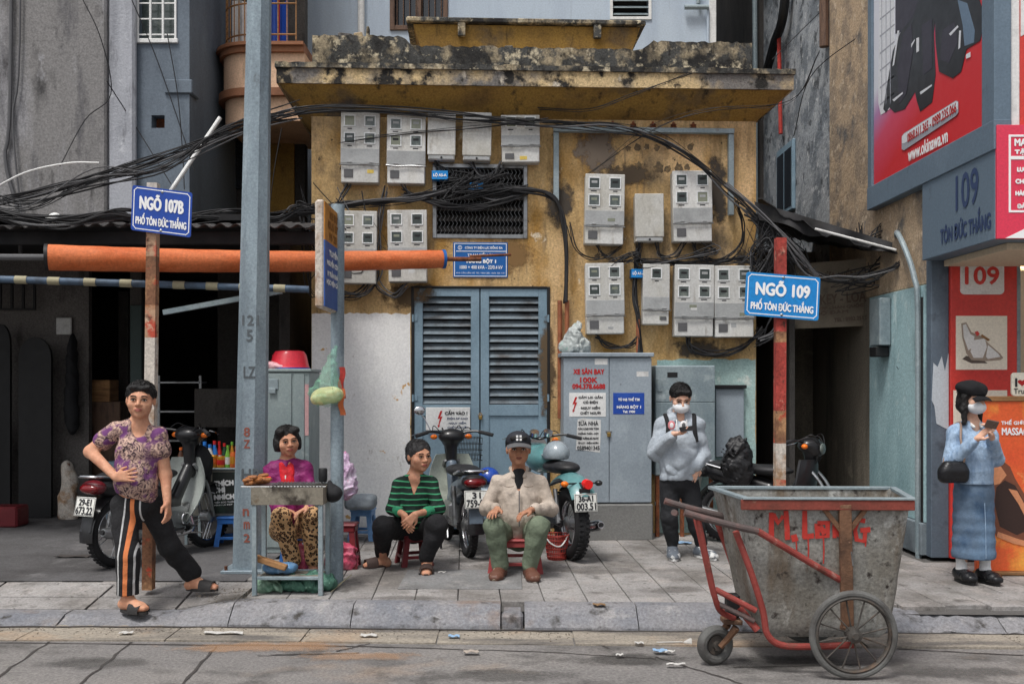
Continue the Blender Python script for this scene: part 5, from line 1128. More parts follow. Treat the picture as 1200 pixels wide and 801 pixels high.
def plate(r, mt, nm, par, y, th=.003, bev=.0008):
    a = FL(r[0], r[3], y); b = FL(r[2], r[1], y); return MB(MF).bx(a.x, b.x, y-th, y-.0003, a.z, b.z, bev).build(nm, mt, par)
s1 = thing('wall_sign', 'white warning notice with red lightning bolt on the grey cabinet', 'sign', MF @ V((FL(689, 488, YC).x, YC, FL(689, 488, YC).z)))
plate((667, 460, 710, 488), 'white', 'plate', s1, YC-.004); bolt(673.5, 474, 6, 9, s1, YC-.0075)
for i, tx in enumerate(('CẤM LẠI GẦN', 'CÓ ĐIỆN', 'NGUY HIỂM', 'CHẾT NGƯỜI')): ftext(tx, 692, 465+i*6, (28, 17, 22, 24)[i], 4.2, 'ink', s1, .0018, YC-.0075)
s2 = thing('wall_sign', 'dark blue plate lettered HÀNG BỘT 1 on the grey cabinet door', 'sign', MF @ V((FL(736, 485, YC).x, YC, FL(736, 485, YC).z)))
plate((718.5, 460, 755, 485), 'signblue2', 'plate', s2, YC-.004)
for tx, py, w_, h_ in (('TỦ HẠ THẾ T38', 467.5, 25, 5), ('HÀNG BỘT 1', 476.5, 28, 5), ('Tel: 1900', 482, 14, 2.5)): ftext(tx, 737, py, w_, h_, 'inkwhite', s2, .002, YC-.0075)
hb_ = thing('handbill', 'torn white handbill with black print pasted on the grey cabinet', 'poster', MF @ V((FL(689, 530, YC).x, YC, FL(689, 530, YC).z)))
P = [(677, 491), (684, 489.5), (690, 490.5), (704, 491.5), (704, 505), (703, 530), (690, 528), (675, 526.5), (676, 505)]
q = [FL(a_, b_, YC-.004) for a_, b_ in P]; MB().prism([(k.x, k.z) for k in q], .0015, MF @ Matrix(((1, 0, 0, 0), (0, 0, -1, YC-.0042), (0, 1, 0, 0), (0, 0, 0, 1)))).build('sheet', 'paper', hb_, ang=0)
for i, (tx, w_, h_) in enumerate([('SỬA NHÀ', 23, 6), ('CÁC LOẠI MÁI TÔN', 24, 3.4), ('CHỐNG THẤM - DỘT', 24, 3.4), ('SƠN TƯỜNG BẢ MATIT', 24, 3.2), ('ỐP LÁT - ĐIỆN NƯỚC', 24, 3.2), ('0589401345', 26, 4.5)]): ftext(tx, 689.5, (495, 502, 507.5, 513, 518.5, 524.5)[i], w_, h_, 'ink', hb_, .0016, YC-.006)
for r in ((697, 420, 712, 427), (746, 435, 760, 441)): plate(r, 'paper', 'sticker', cb, YC-.004, .0012, 0)
# plastic sacks on the cabinet roof
f = Field(.012); c0 = FL(674, 410, YC+.2)
for dx, dz, r in ((-.10, .02, .07), (.02, .05, .11), (.10, .0, .07), (0, .14, .07), (.01, .24, .04)): f.ell(MF @ V((c0.x+dx, YC+.2, Z1+.08+dz)), (r, r*.8, r), k=.06)
f.nz = [(.040, 36, 30, 34, 1.8), (.018, 90, 80, 90, 1.5)]
mat('greybag', C(160,166,164), .4, lay=[(C(110,168,150), 4, .52, .6), (C(120,124,124), 9, .5, .7)], bump=.5, bs=25)
f.build('plastic_sack', 'greybag', None, 'crumpled grey and green plastic sack on top of the tall cabinet', 'bag')
# second, lower cabinet and its legs
c2 = thing('street_cabinet', 'wider pale grey metal cupboard behind the man in the hoodie', 'cabinet', MF @ V((FL(803, 600, -.3).x, -.15, 0)))
Y2 = -.3; a, b = FL(768, 557, Y2), FL(838, 428, Y2)
MB(MF).bx(a.x, b.x, Y2, -.008, a.z, b.z, .008).build('body', 'galv', c2); zz = FL(800, 471, Y2).z
MB(MF).bx(a.x+.004, b.x-.004, Y2-.012, Y2+.002, zz+.003, b.z-.01, .004).build('upper_door', 'galv', c2); MB(MF).bx(a.x+.004, b.x-.004, Y2-.012, Y2+.002, a.z+.01, zz-.003, .004).build('lower_door', 'galv', c2)
plate((782, 436, 794, 442), 'black', 'vent_slot', c2, Y2-.012); plate((770, 444, 775, 458), 'galv', 'latch_plate', c2, Y2-.012, .02)
for px in (771, 800, 834): xx = FL(px, 560, Y2).x; MB(MF).bx(xx-.02, xx+.02, Y2+.01, Y2+.06, 0, a.z-.001, .003).build('leg', 'rust', c2)
MB(MF).bx(a.x, b.x, Y2+.02, Y2+.05, FL(800, 590, Y2).z-.02, FL(800, 590, Y2).z+.02, .003).build('cross_bar', 'galv', c2)
c3 = thing('wall_panel_box', 'flat grey panel box with dark hood fixed to the pale aqua wall', 'panel box', MF @ V((FL(855, 560, -.06).x, -.03, FL(855, 535, -.06).z)))
a, b = FL(839, 535, -.06), FL(872, 455, -.06); MB(MF).bx(a.x, b.x, -.06, -.006, a.z, b.z, .005).build('door', 'cabinet', c3); MB(MF).bx(a.x-.02, b.x+.02, -.1, -.006, b.z+.001, b.z+.04, .005).build('hood', 'dark', c3)
# corrugated orange conduits
mat('conduit', C(150,92,62), .6, lay=[(C(120,70,48), 7, .5, .7)])
def ribbed(px, y0, y1, yo, r, label):
    a, b = MF @ FL(px, y0, yo), MF @ FL(px, y1, yo); n = int(abs(a.z-b.z)/.014); m = MB(); pts = []; R = []
    for i in range(n*2+1): pts.append(a.lerp(b, i/(2*n))); R.append(r if i % 2 else r*.86)
    m.tube(pts, R, 12); o = m.build('ribbed_conduit', 'conduit', None, ang=60); tag(o, label, 'conduit')
ribbed(656, 352, 490, -.06, .028, 'brown ribbed conduit nearest the louvred door'); ribbed(664.5, 352, 416, -.07, .028, 'brown ribbed conduit right beside the tall cabinet, under the thick cables'); ribbed(747.5, 374, 414, -.08, .022, 'thin brown ribbed conduit below the narrow meter box')
# ================================================================== rubbish cart
ct = thing('rubbish_cart', 'rusty grey steel rubbish cart with red painted name and spoked wheels', 'cart', V((1.9, 6.55, ROADZ)))
g_ = mat('cartsteel', C(142,142,138), .62, metal=.15, lay=[(C(116,112,104), 1.9, .42, .62, (1, 1, .7)), (C(98,84,68), 2.0, .47, .64, (2.2, 2.2, .5), .9), (C(172,172,168), 6, .56, .68, (1, 1, .6)), (C(74,58,46), 5, .6, .72, (2, 2, .6)), (C(52,46,42), 13, .58, .68)], bump=.4, bs=24, fine=.3, b2=(3, .5))
mat('cartred', C(136,62,56), .65, lay=[(C(122,48,42), 4, .45, .66), (C(150,110,100), 10, .62, .72), (C(84,58,48), 8, .58, .7)], bump=.2, bs=60)
mat('cartrimred', C(122,58,48), .75, lay=[(C(92,50,40), 5, .45, .65), (C(140,112,96), 9, .62, .72)], bump=.3, bs=60)
mat('cartrust', C(112,82,62), .9, lay=[(C(78,58,46), 6, .45, .65), (C(140,112,92), 12, .6, .72)], bump=.35, bs=60)
mat('cartgrip', C(82,72,70), .6, lay=[(C(112,80,74), 6, .5, .68)], bump=.2)
TL, TR, TRF, TLF = J(873, 583, 6.25), J(1068, 588, 6.22), J(1046, 577, 6.86), J(833, 570, 6.90)
for p in (TL, TR, TRF, TLF): p.z = .945
BL, BR, BRF, BLF = V((1.585, 6.33, .055)), V((2.40, 6.31, .055)), V((2.36, 6.78, .055)), V((1.56, 6.80, .055))
def plan(f, e=0):
    """rounded-corner section at height fraction f (0 bottom, 1 top)"""
    q = [BL.lerp(TL, f), BR.lerp(TR, f), BRF.lerp(TRF, f), BLF.lerp(TLF, f)]; c = sum(q, V())/4; out = []
    q = [c+(p-c)*(1+e) for p in q]
    for i in range(4):
        p = q[i]; a = q[i-1]; b = q[(i+1) % 4]; r = .045
        A = p+(a-p).normalized()*r; B = p+(b-p).normalized()*r
        for k in range(5): t_ = k/4; out.append((1-t_)**2*A+2*t_*(1-t_)*p+t_*t_*B)
    return out
secs = []
for f, sc_ in [(0, .88), (.03, .95), (.07, .985), (.14, 1)]+[(.14+.86*i/8, 1) for i in range(1, 9)]:
    s_ = plan(f); c = sum(s_, V())/len(s_); secs.append([c+(p-c)*sc_ for p in s_])
for i, s_ in enumerate(secs[4:-1]):
    rr = random.Random(i)
    for p in s_: p.y += rr.uniform(-.006, .006); p.x += rr.uniform(-.004, .004)
m = MB(); n = 20; vs = [p for s_ in secs for p in s_]; fs = [(i*n+j, i*n+(j+1) % n, (i+1)*n+(j+1) % n, (i+1)*n+j) for i in range(len(secs)-1) for j in range(n)]; fs.append(tuple(range(n-1, -1, -1)))
ins = [[(lambda c, p: c+(p-c)*.965)(sum(s_, V())/len(s_), p) for p in s_] for s_ in secs[3:]]; k0 = len(vs); vs += [p for s_ in ins for p in s_]
ni = len(ins); fs += [(k0+i*n+j, k0+(i+1)*n+j, k0+(i+1)*n+(j+1) % n, k0+i*n+(j+1) % n) for i in range(ni-1) for j in range(n)]; fs.append(tuple(k0+j for j in range(n)))
tp0 = (len(secs)-1)*n; tp1 = k0+(ni-1)*n; fs += [(tp0+j, tp0+(j+1) % n, tp1+(j+1) % n, tp1+j) for j in range(n)]
m.add(vs, fs).build('hopper', 'cartsteel', ct, ang=40)
def bar(a, b, w, h, nm, mt, up=(0, 0, 1)):
    a, b = V(a), V(b); d = (b-a); L = d.length; d.normalize(); s_ = d.cross(V(up)).normalized(); u = s_.cross(d)
    T = Matrix(((d.x, s_.x, u.x, (a.x+b.x)/2), (d.y, s_.y, u.y, (a.y+b.y)/2), (d.z, s_.z, u.z, (a.z+b.z)/2), (0, 0, 0, 1)))
    return MB(T).box((0, 0, 0), (L, w, h), min(w, h)*.12).build(nm, mt, ct)
bar(TL+V((-.03, -.02, -.034)), TR+V((.01, -.02, -.034)), .03, .062, 'rim_band', 'cartrimred')
for a, b in ((TR, TRF), (TRF, TLF), (TLF, TL)): bar(a+V((0, 0, .003)), b+V((0, 0, .003)), .045, .02, 'rim_bar', 'galv')
bar(TL+V((-.02, -.012, .006)), TR+V((.01, -.012, .006)), .06, .012, 'rim_bar', 'galv')
def near(px, py, off=0):
    """point on the hopper's near face"""
    n_ = (TR-TL).cross(BL-TL).normalized(); 
    if n_.y > 0: n_ = -n_
    o_ = V((0, 0, H)); d_ = V(((px-CX)/F, 1, (HY-py)/F)); t_ = (TL+n_*off-o_).dot(n_)/d_.dot(n_); return o_+d_*t_
ncart = (TR-TL).cross(BL-TL).normalized(); ncart = ncart if ncart.y < 0 else -ncart
bar(near(990, 590, .02), near(993, 733, .02), .075, .04, 'side_post', 'cartrust', up=ncart)
bar(near(962, 591, .012), near(986, 622, .012), .03, .02, 'gusset', 'cartrust', up=ncart); bar(near(1018, 591, .012), near(995, 622, .012), .03, .02, 'gusset', 'cartrust', up=ncart)
bar(near(997, 645, .03), near(999, 662, .03), .012, .02, 'hook', 'steel', up=ncart)
rt = (TR-TL).normalized(); upn = ncart.cross(rt)
mat('redbrush', C(172,52,44), .75, lay=[(C(150,96,84), 14, .6, .72)])
def stroke(pts, w): 
    q = [near(x, y, .0045) for x, y in pts]; m = MB(); vs = []
    for i, p in enumerate(q):
        d = (q[min(i+1, len(q)-1)]-q[max(i-1, 0)]).normalized(); s_ = d.cross(ncart).normalized(); ww = w*(1+.18*math.sin(i*2.1)); vs += [p+s_*ww, p-s_*ww]
    m.add(vs, [(2*i, 2*i+1, 2*i+3, 2*i+2) for i in range(len(q)-1)]); return m
def letter(strokes, w=.015):
    m = MB()
    for i, st in enumerate(strokes):
        q = stroke(st, w); m.add([p+ncart*.0006*i for p in q.v], q.f)
    m.build('painted_letter', 'redbrush', ct, ang=0, kind=None)
letter([[(904, 600), (904, 631)], [(906, 602), (912, 612), (918, 604)], [(921, 598), (923, 632)]]); letter([[(930, 626), (932, 634)]], .018); letter([[(943, 598), (943, 630)], [(941, 629), (954, 627)]])
letter([[(958, 613), (970, 612), (970, 628), (958, 629), (958, 613)], [(961, 617), (967, 625)]], .017); letter([[(978, 630), (978, 612)], [(978, 613), (984, 628)]], .012)
letter([[(1014, 610), (1005, 609), (1002, 620), (1004, 632), (1013, 634), (1014, 622)], [(1008, 621), (1020, 620)]])
for px, y0, y1 in ((933, 634, 648), (947, 630, 656), (965, 630, 660), (1014, 634, 640)): stroke([(px, y0), (px+.5, (y0+y1)/2), (px, y1)], .004).build('paint_drip', 'redbrush', ct, ang=0)
# big spoked wheels
def cartwheel(c, nm='wheel'):
    w_ = thing(nm, None, None, c); w_.parent = ct; w_.location = V(c)-WL[ct.name]
    R = Matrix.Rotation(math.pi/2, 3, 'X') @ Matrix.Rotation(.0, 3, 'Y'); ro = .274
    mat_ = 'rubber'
    MB().torus(c, ro-.022, .022, R, 56, 10).build('tyre', 'carttyre', w_); MB().torus(c, ro-.048, .012, R, 56, 8, 1.8).build('rim', 'cartdark', w_)
    MB().lathe([(.001, -.06), (.022, -.06), (.026, -.04), (.045, -.035), (.045, .035), (.03, .04), (.02, .05), (.001, .05)], 18, Matrix.Translation(V(c)) @ R.to_4x4()).build('hub', 'cartdark', w_)
    for i in range(12):
        a = 2*math.pi*i/12+.2; d = V((math.cos(a), 0, math.sin(a))); o_ = V((0, .02 if i % 2 else -.02, 0)); MB().cyl(V(c)+d*.04+o_, V(c)+d*(ro-.05), .0055, 6).build('spoke', 'cartdark', w_)
mat('cartdark', C(74,70,66), .7, metal=.3, lay=[(C(96,78,64), 8, .52, .66), (C(48,46,44), 14, .5, .7)], bump=.2)
mat('carttyre', C(92,92,90), .8, lay=[(C(70,68,66), 6, .45, .65)], bump=.2)
wc = J(1000, 741, 6.12); wc.z = ROADZ+.276; cartwheel(wc); wf = V((wc.x-.02, 6.98, wc.z)); cartwheel(wf)
bar(wc+V((0, .03, 0)), wf-V((0, .03, 0)), .03, .03, 'axle', 'cartrust')
# chassis tubes, handle and caster
def tb(pts, r, nm, mt): MB().tube(spl(pts, 5), r, 10).build(nm, mt, ct)
for off in (0, .62):
    o_ = V((0, off, 0)); tb([J(862, 622, 6.22)+o_, J(880, 670, 6.22)+o_, J(894, 715, 6.22)+o_, J(899, 742, 6.22)+o_, J(915, 755, 6.22)+o_, J(950, 757, 6.22)+o_, J(1000, 755, 6.2)+o_], .021, 'chassis_tube', 'cartred')
h0 = [J(802, 600, 6.14), J(822, 606, 6.14), J(853, 614, 6.15), J(888, 622, 6.17)]; h1 = [J(888, 622, 6.17), J(920, 641, 6.2), J(955, 662, 6.24), J(985, 679, 6.28)]
tb(h0, .022, 'handle_grip', 'cartgrip'); tb(h1, .021, 'handle_bar', 'cartred')
o_ = V((-.03, .60, .0)); tb([p+o_ for p in h0], .022, 'handle_grip', 'cartgrip'); tb([p+o_ for p in h1], .021, 'handle_bar', 'cartred')
tb([J(790, 600, 6.14), J(792, 601, 6.45), J(790, 600, 6.76)], .02, 'push_bar', 'cartgrip')
tb([J(818, 608, 6.15), J(828, 655, 6.2), J(838, 700, 6.25), J(845, 716, 6.3), J(860, 724, 6.38)], .019, 'handle_support', 'cartred')
tb([J(815, 606, 6.74), J(826, 652, 6.7), J(836, 695, 6.65), J(845, 712, 6.6), J(860, 722, 6.5)], .019, 'handle_support', 'cartred')
tb([J(838, 690, 6.25), J(886, 715, 6.22)], .019, 'cross_tube', 'cartred'); tb([J(842, 707, 6.27), J(884, 727, 6.24)], .016, 'cross_tube', 'cartgrip'); tb([J(866, 712, 6.3), J(888, 738, 6.25)], .024, 'cross_tube', 'cartred')
bar(J(858, 695, 6.42), J(858, 722, 6.42), .085, .085, 'caster_post', 'black', up=(0, 1, 0)); bar(J(846, 726, 6.42), J(868, 727, 6.42), .12, .03, 'caster_plate', 'cartrust')
cw = thing('caster', None, None, J(838, 756, 6.45)); cw.parent = ct; cw.location = WL[cw.name]-WL[ct.name]
cc = J(838, 756, 6.45); cc.z = ROADZ+.128; R = Matrix.Rotation(.35, 3, 'Z') @ Matrix.Rotation(math.pi/2, 3, 'X')
MB().torus(cc, .095, .033, R, 36, 10, 1.1).build('tyre', 'carttyre', cw); MB().lathe([(.012, -.045), (.03, -.045), (.03, -.02), (.062, -.018), (.066, .0), (.062, .018), (.03, .02), (.03, .045), (.012, .045)], 20, Matrix.Translation(cc) @ R.to_4x4()).build('rim', 'cartdark', cw)
for s_ in (-1, 1):
    d = (R @ V((0, 0, 1)))*.06*s_; MB().tube([cc+d, cc+d*.9+V((.06, 0, .06)), V((J(858, 726, 6.42).x, 6.42, cc.z+.13))+d*.8], [.018, .02, .026], 6).build('fork', 'cartrust', cw)
# ================================================================== grill table
gr = thing('charcoal_grill', 'blackened metal charcoal grill on tall square legs in front of the seated vendor', 'grill', G(336, 697))
D = G(294, 698).y; X0, X1 = XW(295, D), XW(378, D); zt = ZW(571, D); Yb = D+.34
mat('sooty', C(126,120,108), .7, metal=.3, lay=[(C(60,54,48), 4, .5, .62), (C(156,150,138), 8, .58, .7), (C(96,80,58), 6, .58, .7)], bump=.25, bs=40)
m = MB(); h_ = .135; tk = .008
m.bx(X0-.005, X1+.005, D-.005, D+tk, zt-h_, zt); m.bx(X0-.005, X1+.005, Yb-tk, Yb+.005, zt-h_, zt); m.bx(X0-.005, X0+tk, D+tk, Yb-tk, zt-h_, zt); m.bx(X1-tk, X1+.005, D+tk, Yb-tk, zt-h_, zt); m.bx(X0, X1, D+tk, Yb-tk, zt-h_+.002, zt-h_+.012)
m.build('fire_tray', 'sooty', gr)
for x in (X0+.018, X1-.018):
    for y in (D+.02, Yb-.02): MB().bx(x-.018, x+.018, y-.018, y+.018, 0, zt-h_-.001 if y > D+.1 else zt-h_-.001, .003).build('leg', 'galv', gr)
for y in (D+.02, Yb-.02): MB().bx(X0+.037, X1-.037, y-.012, y+.012, .125, .15, .002).build('shelf_bar', 'galv', gr)
MB().bx(X0+.037, X1-.037, D+.033, Yb-.033, .132, .14).build('shelf', 'sooty', gr)
for i in range(17):
    x = X0+.14+(X1-X0-.15)*i/16; MB().cyl((x, D, zt+.012), (x, Yb, zt+.012), .004, 6).build('grate_rod', 'steel', gr)
for y in (D+.03, Yb-.03): MB().cyl((X0-.02, y, zt+.004), (X1+.02, y, zt+.004), .004, 6).build('grate_rod', 'steel', gr)
rr = random.Random(4)
for i in range(16):
    c = V((X0-.04+rr.uniform(-.02, .19), D+.1+rr.uniform(-.06, .12), zt+.03+rr.choice((0, 0, .025, .045)))); a = rr.uniform(-.6, .6); d = V((math.cos(a), math.sin(a), .1))*.035
    o = MB().tube([c-d*1.2, c-d, c, c+d, c+d*1.2], [.006, .014, .017, .014, .006], 8).build('sausage', 'sausage' if 'sausage' in MATS else mat('sausage', C(150,96,52), .45, lay=[(C(98,58,34), 30, .45, .65)], bump=.2), None)
    tag(o, 'one of the browned sausages heaped at the end of the grill', 'sausage', 'sausages heaped on the grill')
MB().bx(X0-.09, X0+.16, D+.0, Yb-.04, zt+.002, zt+.01, .003).build('side_plate', 'steel', gr)
o = MB().lathe([(.05, 0), (.085, .004), (.10, .03), (.103, .034), (.08, .012), (.001, .01)], 20, Matrix.Translation((X0-.02, D+.28, zt+.02))).build('plate', mat('redplate', C(206,60,44), .4), None); tag(o, 'small red plastic plate at the end of the grill', 'plate')
o = MB().lathe([(.03, 0), (.036, .02), (.036, .1), (.03, .11), (.001, .11)], 14, Matrix.Translation((X1-.05, Yb-.06, zt+.018))).build('sauce_bottle', 'black', None); tag(o, 'black sauce bottle on the corner of the grill', 'bottle')
f = Field(.01); f.ell((X1+.05, D+.2, zt-.07), (.07, .08, .07), k=.03).rc((X1+.03, D+.2, zt-.01), (X1+.02, D+.2, zt+.02), .03, .015, k=.03); f.nz = [(.01, 60, 40, 50, 1)]; f.build('black_bag', 'blackmatte', None, 'black plastic bag tied to the corner of the grill', 'bag')
def heap(name, cells, mt, label, cat='bag', amp=.026, h=.009):
    f = Field(h)
    for (c, r) in cells: f.ell(c, r, k=.035)
    f.nz = [(amp, 45, 38, 52, 1.6), (amp*.5, 110, 90, 120, 1)]; f.cut((0, 0, .003), (0, 0, -1)); return f.build(name, mt, None, label, cat)
mat('netgreen', C(72,112,96), .5, lay=[(C(44,82,70), 14, .45, .6), (C(130,170,150), 22, .6, .7)], bump=.6, bs=60)
mat('netpale', C(130,160,140), .5, lay=[(C(90,124,104), 14, .45, .6)], bump=.6, bs=60); mat('bagblue', C(90,130,168), .4, lay=[(C(130,160,190), 8, .5, .65)], bump=.6, bs=35)
heap('mesh_bag', [(V((XW(312, 7.95), 7.98, .05)), (.10, .09, .06)), (V((XW(322, 7.95), 7.95, .04)), (.07, .07, .05))], 'netpale', 'pale green mesh bag under the grill, beside the bundle of wood')
heap('mesh_bag', [(V((XW(345, 7.95), 8.0, .06)), (.13, .1, .07)), (V((XW(366, 7.95), 8.0, .07)), (.12, .1, .08)), (V((XW(380, 7.95), 8.05, .06)), (.08, .09, .06))], 'netgreen', 'dark green mesh bag under the grill next to the bus stop post')
f = Field(.009)
for px, r in ((318, .07), (330, .08), (340, .06)): f.ell(V((XW(px, 8.0), 8.0, .185)), (r, .08, .045), k=.03)
f.nz = [(.012, 50, 40, 60, 1.5)]; f.build('plastic_bag', 'bagblue', None, 'light blue plastic bag on the lower shelf of the grill', 'bag')
o = MB().box(V((XW(316, 7.86), 7.9, .245)), (.26, .07, .045), .006, T=Matrix.Rotation(.32, 3, 'Y')).build('wood_block', 'wood', None); tag(o, 'split block of firewood on the blue bag under the grill', 'firewood')
for i in range(4):
    a = G(388+i*3, 694-i*3); b_ = G(400+i*4, 686-i*2); o = MB().tube([a+V((0, 0, .006)), b_+V((0, 0, .02+.01*i))], .004, 5).build('bamboo_skewer', 'tape', None); tag(o, 'one of the loose bamboo skewers lying by the bus stop post', 'skewer', 'skewers on the pavement by the post')
# ================================================================== stools, chair, basket, bags
def stool(base, w, h, mt, label, rot=0, tw=.78):
    o = thing('stool', label, 'stool', base); T = Matrix.Translation(base) @ Matrix.Rotation(rot, 4, 'Z'); tp_ = w*tw
    m = MB(T); m.box((0, 0, h-.014), (tp_, tp_, .028), .012); m.build('seat', mt, o)
    for i in (-1, 1):
        for j in (-1, 1):
            a0, b0 = tp_/2-.02, w/2-.015; vs = []
            lw, lt = .05, .018
            for z, q in ((0, b0), (h-.03, a0)): vs += [(i*q, j*q, z), (i*(q-lw), j*q, z), (i*(q-lw), j*(q-lt), z), (i*(q-lt), j*(q-lt), z), (i*(q-lt), j*(q-lw), z), (i*q, j*(q-lw), z)]
            MB(T).add(vs, [tuple(range(6)), tuple(range(11, 5, -1))]+[(k, (k+1) % 6, 6+(k+1) % 6, 6+k) for k in range(6)]).build('leg', mt, o)
    for (i, j) in ((0, -1), (0, 1), (-1, 0), (1, 0)):
        z = h*.28; q = tp_/2-.02+(w/2-tp_/2)*(1-z/h)-.004
        MB(T).box((i*q, j*q, z), (2*q-.02 if i == 0 else .012, 2*q-.02 if j == 0 else .012, .03), .004).build('stretcher', mt, o)
        MB(T).box((i*(tp_/2-.016), j*(tp_/2-.016), h-.05), (tp_-.04 if i == 0 else .012, tp_-.04 if j == 0 else .012, .045), .004).build('apron', mt, o)
    return o
stool(G(265, 640)+V((0, .12, 0)), .30, .30, 'bluestool', 'bright blue plastic stool in front of the drinks counter', .1)
stool(G(424, 633)+V((0, .1, 0)), .31, .33, 'palestool', 'faded pale blue plastic stool by the white wall with a grey bundle on it', -.08)
P3S = G(483, 664)+V((0, .16, 0)); stool(P3S, .33, .29, 'redstool', 'dark red low plastic stool under the woman in green', .35)
P4S = G(604, 672)+V((0, .22, 0)); 
stool(P4S, .52, .30, 'redchair', 'faded red low plastic seat under the man in the cap', 0, .86)
P2S = V((XW(345, 8.75), 8.85, 0)); stool(P2S, .33, .36, 'bluestool', 'blue plastic stool under the woman behind the grill', .1)
f = Field(.01); c = J(423, 588, 10.35); f.box(c+V((-.01, .05, .0)), (.16, .13, .075), rd=.05, k=.01); f.nz = [(.009, 40, 30, 40, 1.4)]; mat('greybundle', C(122,130,136), .6, lay=[(C(96,104,112), 5, .45, .65)], bump=.4, bs=25); f.build('bundle', 'greybundle', None, 'folded grey plastic bundle resting on the pale blue stool', 'bundle')
mat('redbasket', C(150,52,44), .55)
bk = thing('basket', 'red plastic basket with pale handle behind the man in the cap', 'basket', G(655, 656)); c = G(653, 657)+V((0, .1, 0))
MB().lathe([(.001, .0), (.085, .0), (.088, .012), (.001, .012)], 22, Matrix.Translation(c)).build('bottom', 'redbasket', bk)
for i in range(30):
    a = 2*math.pi*i/30; d = V((math.cos(a), math.sin(a), 0)); MB().cyl(c+d*.087+V((0, 0, .01)), c+d*.118+V((0, 0, .24)), .0045, 4).build('rib', 'redbasket', bk)
for z in (.03, .07, .11, .15, .19, .235): MB().torus(c+V((0, 0, z)), .087+.031*z/.24, .006, Matrix(), 30, 6).build('hoop', 'redbasket', bk)
MB().tube(spl([c+V((-.118, 0, .23)), c+V((-.06, -.13, .17)), c+V((.03, -.16, .15)), c+V((.118, 0, .24))], 8), .007, 6).build('handle', 'white', bk)
mat('pinkbag', C(206,84,112), .35, lay=[(C(226,130,150), 9, .5, .65)], bump=.6, bs=35, alpha=.8); mat('lilacbag', C(176,150,176), .3, lay=[(C(200,190,204), 8, .5, .65), (C(190,60,110), 7, .58, .66)], bump=.6, bs=35)
c = G(398, 668)
heap('plastic_bag', [(c+V((0, .1, .08)), (.15, .12, .10)), (c+V((.06, .08, .15)), (.08, .08, .08)), (c+V((.0, .06, .22)), (.04, .04, .05))], 'pinkbag', 'pink plastic bag on the ground behind the bus stop post')
c = J(402, 555, 9.0); heap('plastic_bag', [(c, (.10, .09, .13)), (c+V((.02, 0, -.12)), (.11, .1, .10)), (c+V((.02, 0, .14)), (.04, .04, .06))], 'lilacbag', 'translucent lilac plastic bag standing beside the bus stop post')
st2 = V((XW(404, 9.0), 9.05, 0)); stool(st2, .28, .40, 'redstool', 'dark red stool hidden under plastic bags behind the bus stop post', 0)
c = V((XW(352, 8.6), 8.55, 0)); heap('plastic_bag', [(c+V((.02, 0, .12)), (.07, .07, .12)), (c+V((.02, 0, .25)), (.03, .03, .06))], 'pinkbag', 'pink plastic bag at the feet of the woman behind the grill')
# ================================================================== drinks counter and locker
dc = thing('drinks_counter', 'low metal drinks counter with black poster, in front of the dark garage', 'counter', V((XW(255, 10.3), 10.5, 0)))
D = 10.25; X0, X1 = XW(214, D), XW(290, D); zt = ZW(548, D); zb0 = ZW(604, D)
mat('counter', C(132,130,122), .6, metal=.2, lay=[(C(104,100,92), 3, .45, .65), (C(156,154,148), 7, .6, .72)], bump=.12)
MB().bx(X0, X1, D, D+.5, zb0, zt-.02, .006).build('box', 'counter', dc); MB().bx(X0-.02, X1+.02, D-.02, D+.52, zt-.019, zt, .005).build('top', 'galv', dc)
for x in (X0+.03, X1-.03):
    for y in (D+.03, D+.47): MB().bx(x-.015, x+.015, y-.015, y+.015, 0, zb0-.001, .002).build('leg', 'galv', dc)
mat('posterblack', (.02, .024, .022), .5, lay=[((.04, .07, .05), 6, .5, .7)])
px0, px1 = XW(249, D), XW(284, D); MB().bx(px0, px1, D-.006, D-.001, ZW(601, D), ZW(553, D), .001).build('poster', 'posterblack', dc)
for tx, py, w_, h_ in (('THÍCH', 565, 22, 8), ('THÌ', 573, 12, 8), ('NHÍCH', 581, 23, 8), ('TIẾP SỨC THÔI', 587.5, 23, 2.6), ('MÌNH LÀ ĐẸP', 591, 21, 2.6)):
    wm = w_*D/F; text(tx, (XW(251.5, D)+wm/2, D-.009, ZW(py, D)), (1, 0, .06), (-.06, 0, 1), wm, h_*D/F*.85, 'inkwhite', dc, .006 if h_ > 5 else .001)
for px, py in ((234, 562), (233, 575)): o = MB().ell((XW(px, D), D-.03, ZW(py, D)), (.035, .03, .028)).build('bracket_knob', 'rust', dc)
mats = {'blu': mat('capblue', C(44,116,196), .35), 'wht': MATS['white'], 'ylw': mat('canyellow', C(198,140,46), .3, metal=.3), 'red': mat('canred', C(190,40,40), .35), 'grn': mat('btlgreen', C(110,168,60), .25), 'dgr': mat('btldark', C(36,70,50), .25), 'org': mat('canorange', C(206,100,40), .35), 'brn': mat('btlbrown', C(72,44,30), .25)}
zt0 = zt
